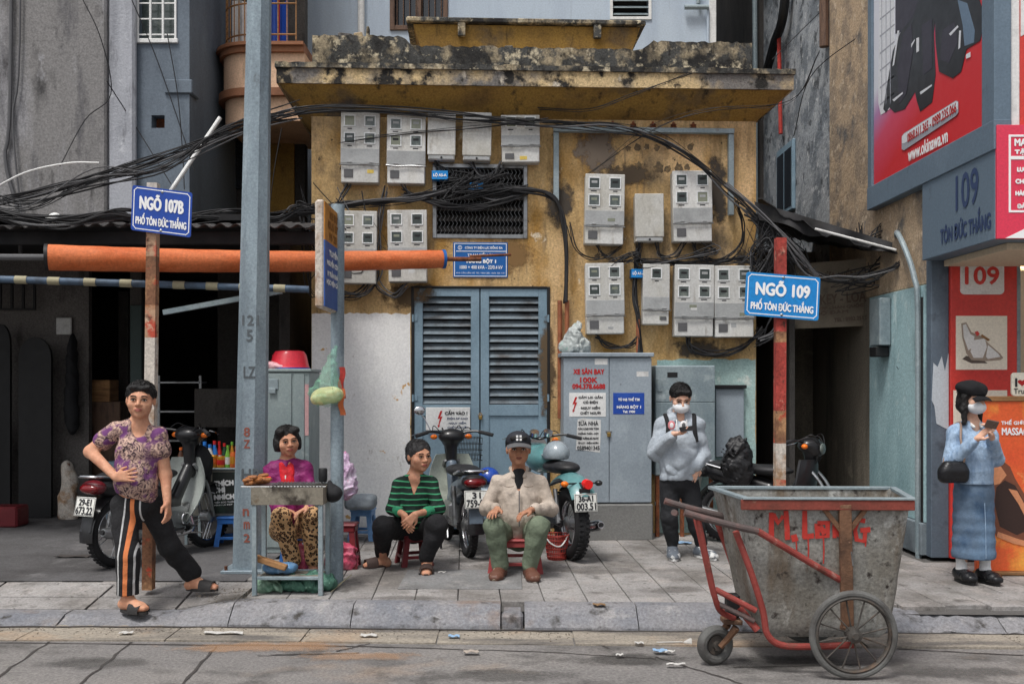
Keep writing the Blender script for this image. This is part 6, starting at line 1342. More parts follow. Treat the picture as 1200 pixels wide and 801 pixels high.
def bottle(px, dy, hpx, wpx, c1, c2, neck, label):
    x = XW(px, D+dy); h_ = hpx*D/F; r = wpx*D/F/2; o = thing('drink_bottle' if neck else 'drink_can', label, 'bottle' if neck else 'can', V((x, D+dy, zt0)))
    T = Matrix.Translation((x, D+dy, zt0+.001))
    if neck:
        MB().lathe([(r*.9, 0), (r, .01), (r, h_*.5), (r*.9, h_*.56), (r*.45, h_*.8), (r*.4, h_*.86), (.001, h_*.86)], 14, T).build('body', mats[c1], o)
        MB().lathe([(r*1.015, h_*.14), (r*1.02, h_*.15), (r*1.02, h_*.46), (r*1.015, h_*.47)], 14, T).build('label_band', mats[c2], o); MB().lathe([(r*.5, h_*.861), (r*.5, h_), (.001, h_)], 12, T).build('cap', mats[c2 if c2 != 'wht' else c1], o)
    else:
        MB().lathe([(r*.85, 0), (r, .008), (r, h_*.92), (r*.85, h_*.97), (r*.85, h_), (.001, h_*.985)], 14, T).build('body', mats[c1], o); MB().lathe([(r*1.015, h_*.25), (r*1.02, h_*.26), (r*1.02, h_*.7), (r*1.015, h_*.71)], 14, T).build('label_band', mats[c2], o)
for a_ in [(232, .06, 26, 9, 'wht', 'blu', 1, 'first blue-topped white bottle at the end of the drinks counter'), (240, .1, 30, 9, 'blu', 'wht', 1, 'second blue and white bottle on the drinks counter'), (246, .06, 27, 9, 'wht', 'blu', 1, 'white bottle with blue cap beside the yellow cans'), (251.5, .1, 31, 8, 'blu', 'red', 1, 'blue bottle with a red band behind the yellow cans'), (250.5, .05, 15, 8.5, 'ylw', 'org', 0, 'first yellow drink can on the counter'), (259, .05, 13, 9.5, 'ylw', 'red', 0, 'second, wider yellow drink can on the counter'), (257, .14, 30, 7, 'red', 'wht', 1, 'red bottle behind the two yellow cans'), (263, .14, 28, 7, 'dgr', 'red', 1, 'dark green bottle behind the yellow cans'), (267, .06, 26, 7, 'grn', 'wht', 1, 'light green bottle with white band on the counter'), (272, .1, 30, 6, 'ylw', 'grn', 1, 'tall yellow bottle with green cap on the counter'), (273, .05, 18, 7, 'org', 'ylw', 0, 'orange drink can near the lamp post'), (277, .06, 25, 7, 'red', 'org', 1, 'bright red bottle closest to the lamp post')]: bottle(*a_)
for px, lab in ((212, 'brown bottle standing apart on the dark shelf behind the drinks counter'), (221, 'dark jar on the shelf behind the drinks counter')):
    D_ = D; bottle(px, .25, 22 if px == 212 else 14, 8, 'brn', 'org' if px == 212 else 'dgr', 1 if px == 212 else 0, lab)
lk = thing('metal_locker', 'tall pale grey metal locker behind the woman in the magenta jacket', 'locker', V((XW(335, 9.75), 10, 0)))
D = 9.75; X0, X1, zt = XW(306, D), XW(363, D), ZW(432, D)
mat('lockergrey', C(138,150,150), .5, metal=.15, lay=[(C(118,130,132), 2.2, .45, .68, (1, 1, .6)), (C(160,168,166), 6, .6, .72)], bump=.06)
MB().bx(X0, X1, D, D+.5, 0, zt-.03, .008).build('body', 'lockergrey', lk); MB().bx(X0-.02, X1+.02, D-.02, D+.5, zt-.029, zt, .006).build('lid', 'lockergrey', lk)
MB().bx(X0+.02, X0+.30, D-.012, D-.0005, .06, zt-.05, .004).build('door', 'lockergrey', lk); MB().bx(X0+.32, X1-.05, D-.010, D-.0005, .06, zt-.05, .004).build('door', 'lockergrey', lk)
MB().bx(X0+.06, X0+.17, D-.022, D-.0125, zt-.20, zt-.10, .003).build('hasp', 'galv', lk); MB().bx(X0+.08, X0+.15, D-.04, D-.0225, zt-.24, zt-.19, .004).build('padlock', 'galv', lk)
MB().bx(X1-.048, X1-.01, D-.004, D-.0005, ZW(510, D), ZW(450, D)).build('notice', mat('pinkpaper', C(190,150,150), .8), lk)
bs_ = thing('basin', 'upturned red plastic basin on top of the grey locker', 'basin', V((XW(334, D), D+.2, zt)))
MB().lathe([(.20, 0), (.19, .02), (.165, .13), (.14, .165), (.10, .172), (.001, .172)], 30, Matrix.Translation((XW(334, D), D+.2, zt+.012))).build('bowl', mat('basinred', C(206,44,60), .35, coat=.2), bs_)
MB().torus((XW(334, D), D+.2, zt+.008), .195, .008, Matrix(), 30, 6).build('rim', 'signblue2', bs_)
f = Field(.01); f.ell((XW(316, D), D+.08, zt+.035), (.09, .06, .04), k=.03).ell((XW(326, D), D+.05, zt+.025), (.08, .05, .03), k=.03); f.nz = [(.01, 60, 40, 70, 1)]; f.build('plastic_bag', mat('palepink', C(226,170,176), .4, bump=.5, bs=30), None, 'pale pink plastic bag beside the red basin on the locker', 'bag')
# ================================================================== motorbikes
mat('maroon', C(96,26,34), .3, coat=.6, lay=[(C(74,20,28), 5, .5, .7)]); mat('tailred', C(104,12,18), .12, coat=.5); mat('tailbright', C(206,30,30), .15, emit=((1, .05, .03), .03))
mat('bikecream', C(176,182,170), .35, coat=.4, lay=[(C(146,150,140), 4, .5, .7)]); mat('bikewhite', C(156,162,158), .35, coat=.3, lay=[(C(150,152,150), 5, .5, .7)]); mat('bikegreyblue', C(84,96,108), .4, coat=.3)
mat('teal', C(86,130,132), .3, coat=.5, lay=[(C(70,112,114), 3, .5, .7)]); mat('bikeblack', (.015, .015, .017), .35, coat=.3); mat('seatvinyl', (.02, .02, .022), .5, bump=.1, bs=80); mat('platewhite', C(206,206,200), .5); mat('amber', C(220,110,30), .25)
mat('helmetblue', C(28,66,150), .2, coat=.7); mat('helmetgrey', C(138,148,154), .22, coat=.6, lay=[(C(112,122,130), 3, .45, .6)]); mat('clearplastic', C(160,176,190), .3, bump=.4, bs=30)
def bike(rear, front, label, sc=1.08, style='under', cols=None, plate=None, hb_h=1.03, wr=.285, tr=.04, mirrors=(1, -1)):
    rear, front = V(rear), V(front); d = (front-rear); d.z = 0; wbase = d.length; d.normalize(); c = (rear+front)/2; c.z = 0
    l = V((-d.y, d.x, 0)); s = sc
    T = Matrix(((d.x*s, l.x*s, 0, c.x), (d.y*s, l.y*s, 0, c.y), (0, 0, s, 0), (0, 0, 0, 1))); R3 = Matrix(((d.x, l.x, 0), (d.y, l.y, 0), (0, 0, 1)))
    hwb = wbase/2/s; o = thing('motorbike', label, 'motorbike', c); p = lambda x, y, z: T @ V((x, y, z))
    cb, ct_, cs = cols or ('bikegreyblue', 'maroon', 'bikecream')
    def wheel(x, wr, tr):
        w = thing('wheel', None, None, p(x, 0, wr)); w.parent = o; w.location = WL[w.name]-WL[o.name]
        RX = Matrix.Rotation(math.pi/2, 3, 'X'); T2 = T @ Matrix.Translation((x, 0, wr))
        MB(T2).torus((0, 0, 0), wr-tr, tr, RX, 44, 12).build('tyre', 'rubber', w)
        m = MB(T2)
        for k in range(44):      # tread blocks
            a = 2*math.pi*k/44
            for yy in (-.5, .5): m.box(((wr-.001)*math.cos(a+yy*.07), yy*tr*.9, (wr-.001)*math.sin(a+yy*.07)), (.010, tr*.62, .022), 0, T=Matrix.Rotation(-a, 3, 'Y'))
        m.build('tread', 'rubber', w, kind='stuff')
        MB(T2).torus((0, 0, 0), wr-2*tr+.004, .014, RX, 40, 8, 1.5).build('rim', 'chrome', w)
        MB(T2).lathe([(.001, -.06), (.035, -.06), (.06, -.045), (.06, .045), (.035, .06), (.001, .06)], 18, RX.to_4x4()).build('hub', 'steel', w)
        for k in range(18):
            a = 2*math.pi*k/18; yy = .04 if k % 2 else -.04; q = a+.25*(1 if k % 4 < 2 else -1)
            MB(T2).cyl((.05*math.cos(a), yy, .05*math.sin(a)), ((wr-2*tr)*math.cos(q), 0, (wr-2*tr)*math.sin(q)), .003, 4).build('spoke', 'chrome', w)
    wheel(-hwb, wr, tr); wheel(hwb, wr if style == 'under' else wr, tr*.85)
    def ell(f, c_, r, k=.03, rot=0): f.ell(p(*c_), (r[0]*s, r[1]*s, r[2]*s), R3 @ Matrix.Rotation(rot, 3, 'Y'), k=k*s)
    def rc(f, a, b, r1, r2=None, k=.03): f.rc(p(*a), p(*b), r1*s, (r2 if r2 is not None else r1)*s, k*s)
    def tube(pts, r, nm, mt, n=8, par=None): return MB(T).tube(spl(pts, 5), r, n).build(nm, mt, par or o)
    fx, rx = hwb, -hwb; hx = fx-.26; 
    for y in (-.075, .075): tube([(fx, y, wr), (fx-.10, y, wr+.32), (hx, y*.9, .80)], .017, 'fork_leg', 'steel')
    def fend(x, r, w, a0, a1, mt, nm):
        def fn(u, v):
            a = a0+(a1-a0)*u; q = (v-.5)*2; rr = r-.25*w*q*q; return (x+rr*math.cos(a), q*w, wr+rr*math.sin(a))
        MB(T).grid(fn, 18, 6, thick=(0, 0, -.006)).build(nm, mt, o)
    fend(fx, wr+.035, .055 if style == 'under' else .065, .35, 2.5, cb if style == 'under' else 'chrome', 'front_mudguard')
    # engine, exhaust, stand, shocks
    MB(T).box((.02, 0, .33), (.34, .20, .22), .03).build('engine', 'steel', o)
    MB(T).tube([(.1, 0, .34), (.3, 0, .40)], [.075, .06], 14).build('cylinder', 'steel', o)
    tube([(.25, -.07, .34), (.22, -.12, .22), (.0, -.14, .20), (rx+.15, -.14, .25)], .018, 'exhaust_pipe', 'chrome')
    MB(T).tube([(rx+.2, -.145, .245), (rx+.12, -.15, .26), (rx-.25, -.16, .33), (rx-.30, -.16, .34)], [.025, .045, .048, .03], 14).build('muffler', 'chrome' if style != 'under' else 'steel', o)
    MB(T).tube([(rx-.30, -.16, .34), (rx-.315, -.16, .343)], [.022, .02], 12).build('muffler_tip', 'black', o)
    for y in (-.115, .115): tube([(rx+.02, y, wr), (rx+.10, y, .62)], .022, 'shock_absorber', 'steel')
    MB(T).box(((rx)/2, .09, wr), (hwb, .03, .07), .01).build('chain_case', 'bikeblack', o)
    for y in (-.16, .16): tube([(.02, y*.6, .26), (-.06, y, .12), (-.09, y*1.05, .01)], .011, 'stand_leg', 'bikeblack')
    for y in (-.24, .24): MB(T).tube([(.14, 0, .27), (.14, y, .27)], .011, 6).build('foot_peg', 'bikeblack', o)
    # handlebar
    hz = hb_h
    tube([(hx-.13, .34, hz-.01), (hx-.06, .22, hz+.02), (hx-.01, .08, hz), (hx, 0, hz-.02), (hx-.01, -.08, hz), (hx-.06, -.22, hz+.02), (hx-.13, -.34, hz-.01)], .012, 'handlebar', 'bikeblack')
    for y in (-1, 1):
        MB(T).tube([(hx-.16, y*.37, hz-.015), (hx-.08, y*.25, hz+.015)], .018, 10).build('grip', 'rubber', o)
        tube([(hx-.02, y*.26, hz+.01), (hx-.02, y*.33, hz-.0), (hx-.07, y*.40, hz-.015)], .006, 'lever', 'chrome', 6)
        if y not in mirrors: continue
        tube([(hx-.05, y*.21, hz+.02), (hx-.04, y*.27, hz+.14), (hx-.05, y*.31, hz+.19)], .006, 'mirror_stem', 'chrome', 6)
        MB(T).ell((hx-.05, y*.32, hz+.22), (.016, .055, .042), 14, 8).build('mirror', 'chrome' if y > 0 else 'bikeblack', o)
    for q in range(4):      # control cables and brake lines
        y = (-.2, -.1, .1, .2)[q]; tube([(hx-.05, y, hz+.01), (hx+.06, y*.8, hz+.05+.02*(q % 2)), (hx+.12, y*.3, hz-.06), (hx+.04, y*.2, .74)], .0045, 'control_cable', 'black', 5)
    for y in (-1, 1):
        MB(T).ell((hx+.02, y*.17, hz-.035), (.03, .035, .025), 10, 7).build('indicator', 'amber', o)
        MB(T).torus((.13, y*.13, .33), .05, .008, Matrix.Rotation(math.pi/2, 3, 'X'), 18, 6).build('engine_cover', 'chrome', o)
    tube([(-.05, .11, .24), (-.2, .13, .22), (-.28, .14, .14)], .009, 'side_stand', 'steel', 6)
    tube([(.16, -.13, .2), (.24, -.16, .19), (.27, -.2, .19)], .008, 'brake_pedal', 'chrome', 6)
    if style == 'under':
        f = Field(.009); ell(f, (hx+.0, 0, hz-.03), (.10, .13, .075)); ell(f, (hx+.05, 0, hz-.06), (.09, .09, .09)); rc(f, (hx, 0, hz-.05), (hx+.03, 0, .72), .06, .05); f.build('handlebar_cowl', 'bikeblack', o)
        MB(T).ell((hx+.13, 0, hz-.06), (.02, .065, .055), 14, 8).build('headlamp', 'meterglass', o)
        def shield(u, v):
            z = .86-.56*u; w_ = .10+.13*math.sin(math.pi*(.15+.75*u)); q = (v-.5)*2; return (hx+.06-.16*u-.10*q*q+.05*math.sin(u*3), q*w_, z)
        MB(T).grid(shield, 14, 10, thick=(.02, 0, 0)).build('leg_shield', cs, o)
        f = Field(.009); rc(f, (hx, 0, .76), (.1, 0, .45), .055, .06); rc(f, (.1, 0, .45), (-.1, 0, .50), .07, .08); rc(f, (-.1, 0, .55), (rx-.10, 0, .68), .09, .085); rc(f, (rx-.1, 0, .68), (rx-.22, 0, .70), .075, .05); f.build('body', cb, o)
        f = Field(.009); ell(f, (-.12, 0, .735), (.26, .12, .055)); ell(f, (rx+.05, 0, .765), (.26, .115, .05)); f.build('seat', 'seatvinyl', o)
        f = Field(.008); ell(f, (rx-.24, 0, .69), (.08, .115, .062)); f.build('tail_cowl', ct_, o)
        f = Field(.008); ell(f, (rx-.275, 0, .685), (.06, .10, .046)); f.build('tail_lamp', 'tailred', o)
        tube([(rx+.0, .13, .74), (rx-.2, .125, .78), (rx-.31, .09, .785), (rx-.335, 0, .787), (rx-.31, -.09, .785), (rx-.2, -.125, .78), (rx+.0, -.13, .74)], .012, 'grab_rail', 'chrome')
        px_, pz_ = rx-.33, .545
        fend(rx, wr+.05, .07, 1.2, 3.25, 'bikeblack', 'rear_mudguard')
        MB(T).box((rx-.31, 0, .40), (.012, .12, .14), .004, T=Matrix.Rotation(.25, 3, 'Y')).build('mud_flap', cb, o)
    else:
        f = Field(.009); ell(f, (.16, 0, .84), (.26, .15, .13), rot=.12); ell(f, (.28, 0, .87), (.13, .16, .12)); f.build('fuel_tank', ct_, o)
        f = Field(.009); ell(f, (-.22, 0, .80), (.24, .13, .06)); ell(f, (-.42, 0, .81), (.16, .12, .055)); f.build('seat', 'seatvinyl', o)
        def rf_(u, v):
            a = .9+1.62*u; q = (v-.5)*2; rr = wr+.10-.05*q*q; return (rx+rr*math.cos(a), q*.115, wr+.03+rr*math.sin(a))
        MB(T).grid(rf_, 24, 10, thick=(0, 0, -.008)).build('rear_mudguard', ct_, o)
        tube([(rx+.35, .10, .62), (rx, .11, .70), (rx-.1, .10, .70)], .014, 'frame_rail', 'bikeblack'); tube([(rx+.35, -.10, .62), (rx, -.11, .70), (rx-.1, -.10, .70)], .014, 'frame_rail', 'bikeblack')
        MB(T).tube([(rx-.30, -.02, .70), (rx-.36, -.02, .70)], [.045, .04], 16).build('tail_lamp', 'tailbright', o)
        MB(T).box((rx-.27, 0, .69), (.1, .05, .04), .008).build('lamp_bracket', 'bikeblack', o)
        for y in (-1, 1):
            tube([(rx-.22, 0, .70), (rx-.24, y*.13, .70)], .008, 'indicator_stem', 'bikeblack', 6); MB(T).ell((rx-.25, y*.16, .70), (.035, .035, .026), 12, 8).build('indicator', 'amber' if y > 0 else 'bikeblack', o)
        MB(T).lathe([(.10, 0), (.095, .03), (.07, .09), (.001, .11)], 20, Matrix.Translation((hx+.06, 0, hz-.1)) @ Matrix.Rotation(math.pi/2, 4, 'Y')).build('headlamp', 'chrome', o)
        for y in (-.07, .07): MB(T).lathe([(.045, 0), (.045, .04), (.001, .042)], 16, Matrix.Translation((hx-.03, y, hz+.02)) @ Matrix.Rotation(-.5, 4, 'Y')).build('gauge', 'chrome', o)
        px_, pz_ = rx-.345, .545
        MB(T).box((px_+.03, 0, pz_+.02), (.02, .1, .2), .004).build('plate_bracket', 'bikeblack', o)
    tl = .22 if style == 'under' else .15
    TP_ = T @ Matrix.Translation((px_, 0, pz_)) @ Matrix.Rotation(tl, 4, 'Y')
    pl = MB(TP_).box((0, 0, 0), (.006, .21, .155), .002).build('number_plate', 'platewhite', o)
    m = MB(TP_); 
    for q in ((-.1, .1, .068, .072), (-.1, .1, -.072, -.068), (-.1, -.096, -.068, .068), (.096, .1, -.068, .068)): m.bx(-.0042, -.0028, q[0], q[1], q[2], q[3])
    m.build('plate_border', 'ink', pl, ang=0)
    if plate:
        rv = (TP_.to_3x3() @ V((0, -1, 0))).normalized(); uv = (TP_.to_3x3() @ V((0, 0, 1))).normalized()
        text(plate[0], TP_ @ V((-.0052, 0, .034)), rv, uv, min(.13, .036*len(plate[0]))*s, .05*s, 'ink', pl, .003); text(plate[1], TP_ @ V((-.0052, 0, -.033)), rv, uv, .175*s, .058*s, 'ink', pl, .003)
    return o, p, T, R3, s, hwb
# first: at the garage, behind the person in the floral shirt
b1, p1_, T1, R1, s1_, w1 = bike(G(136, 664), G(243, 640), 'maroon-tailed motorbike with white leg shield parked behind the person in the floral shirt', 1.08, cols=('bikeblack', 'maroon', 'bikewhite'), plate=('29-E1', '673.22'), hb_h=1.10, wr=.29, mirrors=())
f = Field(.01); f.ell(p1_(.46, .0, .78), (.12, .14, .20), R1, k=.05).ell(p1_(.50, .05, .62), (.10, .12, .14), R1, k=.05); f.nz = [(.014, 40, 34, 46, 1.5)]; f.build('hanging_bag', 'blackmatte', None, 'black cloth bag hanging on the front of the parked motorbike by the counter', 'bag')
# second: in front of the louvred door
b2, p2_, T2, R2, s2_, w2 = bike((-.42, 9.58, 0), (-.70, 10.64, 0), 'cream-shielded motorbike with dark red tail lamp between the two seated people', 1.08, cols=('bikegreyblue', 'bikeblack', 'bikecream'), plate=('31', '759-05'), hb_h=1.06, wr=.28, mirrors=(1,))
bk2 = thing('front_basket', None, None, p2_(.62, -.12, .80)); bk2.parent = b2; bk2.location = WL[bk2.name]-WL[b2.name]
bx_, bz_ = .52, .78
for i in range(8):
    y = -.28+.22*i/7+.02
    for x in (.40, .62): MB(T2).cyl((x-.0, y-.06, .78), (x, y-.08, 1.0), .003, 4).build('wire', 'black', bk2)
for z in (.78, .83, .88, .94, 1.0): MB(T2).tube([(.40, -.34, z), (.62, -.34, z), (.62, -.08, z), (.40, -.08, z)], .0035, 5, closed=True).build('wire', 'black', bk2)
f = Field(.009); f.ell(p2_(-.18, -.26, .66), (.13, .12, .115), R2, k=.02); f.cut(p2_(-.18, -.26, .63), (0, 0, -1)); f.build('helmet', 'helmetblue', None, 'shiny blue helmet hung on the side of the cream motorbike', 'helmet')
f = Field(.01); f.ell(p2_(-.18, -.26, .54), (.10, .10, .09), R2, k=.05); f.nz = [(.008, 60, 40, 50, 1)]; f.build('plastic_bag', 'clearplastic', None, 'pale plastic bag hanging below the blue helmet', 'bag')
# third: teal classic
b3, p3_, T3, R3_, s3_, w3 = bike((.56, 9.43, 0), (.20, 10.52, 0), 'teal classic motorcycle with fat rear tyre beside the tall cabinet', 1.06, 'classic', ('bikeblack', 'teal', 'teal'), ('36-A1', '003.51'), hb_h=1.05, wr=.325, tr=.065, mirrors=())
f = Field(.008); f.ell(p3_(-.22, .02, .92), (.15, .13, .13), R3_, k=.02).ell(p3_(-.08, .02, .90), (.09, .10, .025), R3_, k=.03); f.cut(p3_(-.22, .02, .875), (0, 0, -1)); f.build('helmet', 'helmetgrey', None, 'rounded grey-blue helmet resting on the seat of the teal motorcycle', 'helmet')
# fourth: mostly hidden in the alley mouth
b4, p4_, T4, R4, s4_, w4 = bike((2.25, 10.45, 0), (3.18, 9.75, 0), 'black motorbike mostly hidden behind the cart at the alley mouth', 1.06, cols=('bikeblack', 'bikeblack', 'bikeblack'), hb_h=1.02, mirrors=())
f = Field(.01); c = J(864, 535, 10.1)
for dx, dz, r in ((0, .09, .10), (-.03, -.05, .14), (.02, -.16, .14), (.05, .03, .10)): f.ell(c+V((dx, 0, dz)), (r, r*.8, r*1.1), k=.06)
f.nz = [(.035, 30, 30, 36, 1.8), (.015, 90, 80, 90, 1.4)]; mat('blackplastic', (.018, .018, .02), .35, bump=.6, bs=22)
f.build('covered_bag', 'blackplastic', None, 'bulky black bag loaded on the motorbike behind the cart', 'bag')
# ================================================================== people
mat('skin', C(186,138,112), .55, lay=[(C(168,116,92), 9, .45, .7), (C(196,150,124), 20, .55, .7)], spec=.2, fine=.07, bump=.15, bs=160)
mat('skinlight', C(206,166,144), .55, lay=[(C(190,146,124), 9, .45, .7)], spec=.2, fine=.07, bump=.15, bs=160)
mat('skindark', C(160,116,92), .55, lay=[(C(138,96,76), 9, .45, .7), (C(172,128,104), 20, .55, .7)], spec=.2, fine=.07, bump=.15, bs=160)
for k_ in ('skin', 'skinlight', 'skindark'):
    b_ = basenode(MATS[k_])[1]; b_.inputs['Subsurface Weight'].default_value = .15; b_.inputs['Subsurface Radius'].default_value = (1, .35, .2); b_.inputs['Subsurface Scale'].default_value = .006
mat('lips', C(150,84,76), .5, fine=0); mat('lipsdark', C(112,66,56), .5, fine=0); mat('eyewhite', C(196,188,180), .3, fine=0); mat('eyedark', (.012, .008, .006), .15, fine=0)
mat('hairblack', (.010, .009, .009), .45, bump=.6, bs=120, bst=(1, 1, .25)); mat('hairgrey', (.035, .033, .034), .5, lay=[((.10, .10, .10), 60, .55, .7, (1, 1, .2))], bump=.6, bs=120, bst=(1, 1, .25))
class Person:
    def __init__(s, label, base, skin='skin'):
        s.o = thing('person', label, 'person', base); s.f = Field(.0055); s.skin = skin
    def part(s, f, nm, mt, **k): return f.build(nm, mt, s.o, **k)
    def torso(s, f, sL, sR, hL, hR, dep=.105, off=0, belly=0, wide=1.0, kk=.06):
        sm = (sL+sR)/2; hm = (hL+hR)/2; up = (sm-hm).normalized(); xx = ((sR-sL).normalized()+(hR-hL).normalized()*.6).normalized()
        xx = (xx-up*xx.dot(up)).normalized(); fw = xx.cross(up); R = Matrix((xx, -fw, up)).transposed(); w = (sR-sL).length/2*wide; L = (sm-hm).length; s.R = R
        nb = sm+up*.045
        for q in (sL, sR): f.rc(nb+(q-sm)*.25, q-up*.012, .050+off*.7, .048+off, k=kk)
        f.ell(hm+up*.70*L+fw*.008, (w*.90+off, dep+off, .30*L+off), R, k=kk)
        f.ell(hm+up*.36*L+fw*(.005+belly*.5), (w*.84+belly*.3+off, dep*.95+belly+off, .34*L+off), R, k=kk)
        s.pelvis(f, hL, hR, R, w, dep, off, kk); s.tp = (R, w, dep); return R, up, fw, L
    def pelvis(s, f, hL, hR, R, w, dep, off, kk=.05): f.ell((hL+hR)/2+R @ V((0, 0, .02)), (w*.86+off, dep*1.02+off, .135+off), R, k=kk)
    def seatof(s, f, hL, hR, off=.016): s.pelvis(f, hL, hR, s.tp[0], s.tp[1], s.tp[2], off)
    def arm(s, f, a, b, c, r=(.048, .040, .026), off=0, k=.025): f.rc(a, b, r[0]+off, r[1]+off, k); f.rc(b, c, r[1]+off, r[2]+off, k)
    def leg(s, f, a, b, c, r=(.082, .058, .038), off=0, k=.03):
        f.rc(a, b, r[0]+off, r[1]+off, k); f.rc(b, b.lerp(c, .35), r[1]*.95+off, r[1]*.93+off, k); f.rc(b.lerp(c, .35), c, r[1]*.93+off, r[2]+off, k)
    def hand(s, wrist, d, n, th, sc=1.0, curl=(.3, .35, .4, .45), tcurl=.3, spread=.12):
        f = s.f; d = V(d).normalized(); n = V(n); n = (n-d*n.dot(d)).normalized(); t = d.cross(n)*th; w = V(wrist)
        ls = (.029, .0095, -.0105, -.029); ln = (.068, .076, .070, .054)
        for i in range(4):
            kn = w+(d*.088+t*ls[i]-n*.002)*sc; f.rc(w+(d*.012+t*ls[i]*.55)*sc, kn, .0145*sc, .0115*sc, k=.014)
            a = 0; p = kn; dd = (d+t*ls[i]*spread/.03).normalized()
            for j, fr in enumerate((.44, .31, .25)):
                a += curl[i]*(1.0 if j else .8); q = p+(dd*math.cos(a)+n*math.sin(a))*ln[i]*fr*sc; f.rc(p, q, (.0094-.0008*j)*sc, (.0088-.0008*j)*sc, k=.004); p = q
        p = w+(d*.02+t*.022)*sc; q = p+(d*.62+t*.75+n*.25).normalized()*.042*sc; f.rc(p, q, .0155*sc, .0115*sc, k=.014); e = q+(d*(.9)+t*(.35-tcurl)+n*tcurl).normalized()*.032*sc; f.rc(q, e, .0105*sc, .0085*sc, k=.005)
    def foot(s, f, ankle, d, L=.24, w=.042, off=0, h=.06):
        d = V(d); d.z = 0; d.normalize(); a = V(ankle); z = a.z
        heel = V((a.x, a.y, .035+s.gz))-d*.045; ball = V((a.x, a.y, .026+s.gz))+d*(L*.50); toe = V((a.x, a.y, .022+s.gz))+d*(L*.70)
        f.rc(a, heel, .034+off, .034+off, .03); f.rc(heel, ball, .034+off, .030+off, .03); l = V((-d.y, d.x, 0))
        for q in (-1, 1): f.rc(heel+d*.03, ball+l*q*w*.5, .026+off, .027+off, .03); f.rc(ball+l*q*w*.5, toe+l*q*w*.35, .026+off, .02+off, .02)
        f.rc(a, ball, .032+off, .02+off, .04)
    gz = 0.0
    def head(s, c, yaw, pitch=0, roll=0, sc=1.0, neck=None, fat=1.0, eyes=True, lips='lips', brow='hairblack', ears=True):
        c = V(c); R = (Matrix.Rotation(math.radians(yaw), 3, 'Z') @ Matrix.Rotation(math.radians(pitch), 3, 'X') @ Matrix.Rotation(math.radians(roll), 3, 'Y')); s.hR = R; s.hc = c; s.hs = sc
        WX = 1.09; P = lambda x, y, z: c+R @ (V((x*WX, y, z))*sc); s.P = P; f = s.f
        E = lambda ctr, r, k=.02, op=1: f.ell(P(*ctr), (r[0]*sc*WX, r[1]*sc, r[2]*sc), R, k=k*sc, op=op); C_ = lambda a, b, r1, r2, k=.012: f.rc(P(*a), P(*b), r1*sc, r2*sc, k*sc)
        E((0, .014, .034), (.075, .092, .080)); E((0, -.022, -.018), (.064*fat, .066, .086)); E((0, -.030, -.064), (.050*fat, .052, .046), .03); E((0, -.066, -.098), (.020, .016, .016), .02)
        for q in (-1, 1): E((q*.037*fat, -.058, -.028), (.026*fat, .024, .026), .02)
        C_((-.036, -.076, .020), (.036, -.076, .020), .013, .013, .02)
        for q in (-1, 1): E((q*.031, -.094, .000), (.019, .013, .010), .012, -1)
        C_((0, -.086, .006), (0, -.105, -.026), .007, .0125, .014)
        for q in (-1, 1): E((q*.012, -.095, -.031), (.009, .010, .008), .008)
        E((0, -.088, -.060), (.024, .010, .010), .012)
        if ears:
            for q in (-1, 1): E((q*.077, .010, -.008), (.010, .019, .030), .008)
        if neck is not None: f.rc(P(0, .022, -.060), V(neck), .052*sc, .058, .04)
        if eyes:
            for q in (-1, 1):
                MB().ell(P(q*.031, -.0845, .000), (.0135*sc, .006*sc, .0055*sc), 12, 7, R).build('eye', 'eyewhite', s.o)
                MB().ell(P(q*.031, -.0885, .0002), (.0065*sc, .0035*sc, .0055*sc), 10, 7, R).build('iris', 'eyedark', s.o)
                MB().tube(spl([P(q*.016, -.0905, .004), P(q*.031, -.0935, .0085), P(q*.047, -.086, .003)], 4), .0028*sc, 6).build('eyelid', 'eyedark', s.o)
                MB().tube(spl([P(q*.014, -.0935, .024), P(q*.031, -.095, .030), P(q*.050, -.083, .024)], 4), [.0035*sc]*8+[.0015*sc], 6).build('eyebrow', brow, s.o)
        if lips:
            MB().tube(spl([P(-.021, -.091, -.0605), P(-.008, -.0985, -.0575), P(0, -.0985, -.059), P(.008, -.0985, -.0575), P(.021, -.091, -.0605)], 3), [.002*sc]+[.0042*sc]*11+[.002*sc], 6).build('lip', lips, s.o)
            MB().tube(spl([P(-.019, -.091, -.0625), P(0, -.0985, -.068), P(.019, -.091, -.0625)], 4), [.002*sc]+[.0048*sc]*7+[.002*sc], 6).build('lip', lips, s.o)
    def hair(s, mt, h=.006, style='short', amp=.004):
        P, R, sc = s.P, s.hR, s.hs; f = Field(h); E = lambda ctr, r, k=.02, op=1: f.ell(P(*ctr), (r[0]*sc*1.09, r[1]*sc, r[2]*sc), R, k=k*sc, op=op)
        E((0, .018, .040), (.083, .098, .088))
        if style == 'short':
            E((0, -.108, -.020), (.062, .062, .092), .012, -1)
            for q in (-1, 1): E((q*.09, -.055, -.07), (.05, .06, .075), .012, -1); E((q*.085, .012, -.03), (.03, .026, .045), .01, -1)
            E((0, .03, -.10), (.2, .2, .065), .012, -1)
            for i in range(5): E((-.045+.0225*i, -.066, .080+.005*math.sin(i*2)), (.016, .018, .018), .015)
        if style == 'bob':
            E((0, .035, .0), (.094, .085, .09), .03)
            for q in (-1, 1): E((q*.076, .012, -.035), (.026, .05, .055), .03); E((q*.05, -.03, .085), (.04, .05, .035), .02)
            E((.012, -.115, -.025), (.062, .085, .098), .014, -1); E((.0, -.03, -.14), (.2, .2, .06), .02, -1)
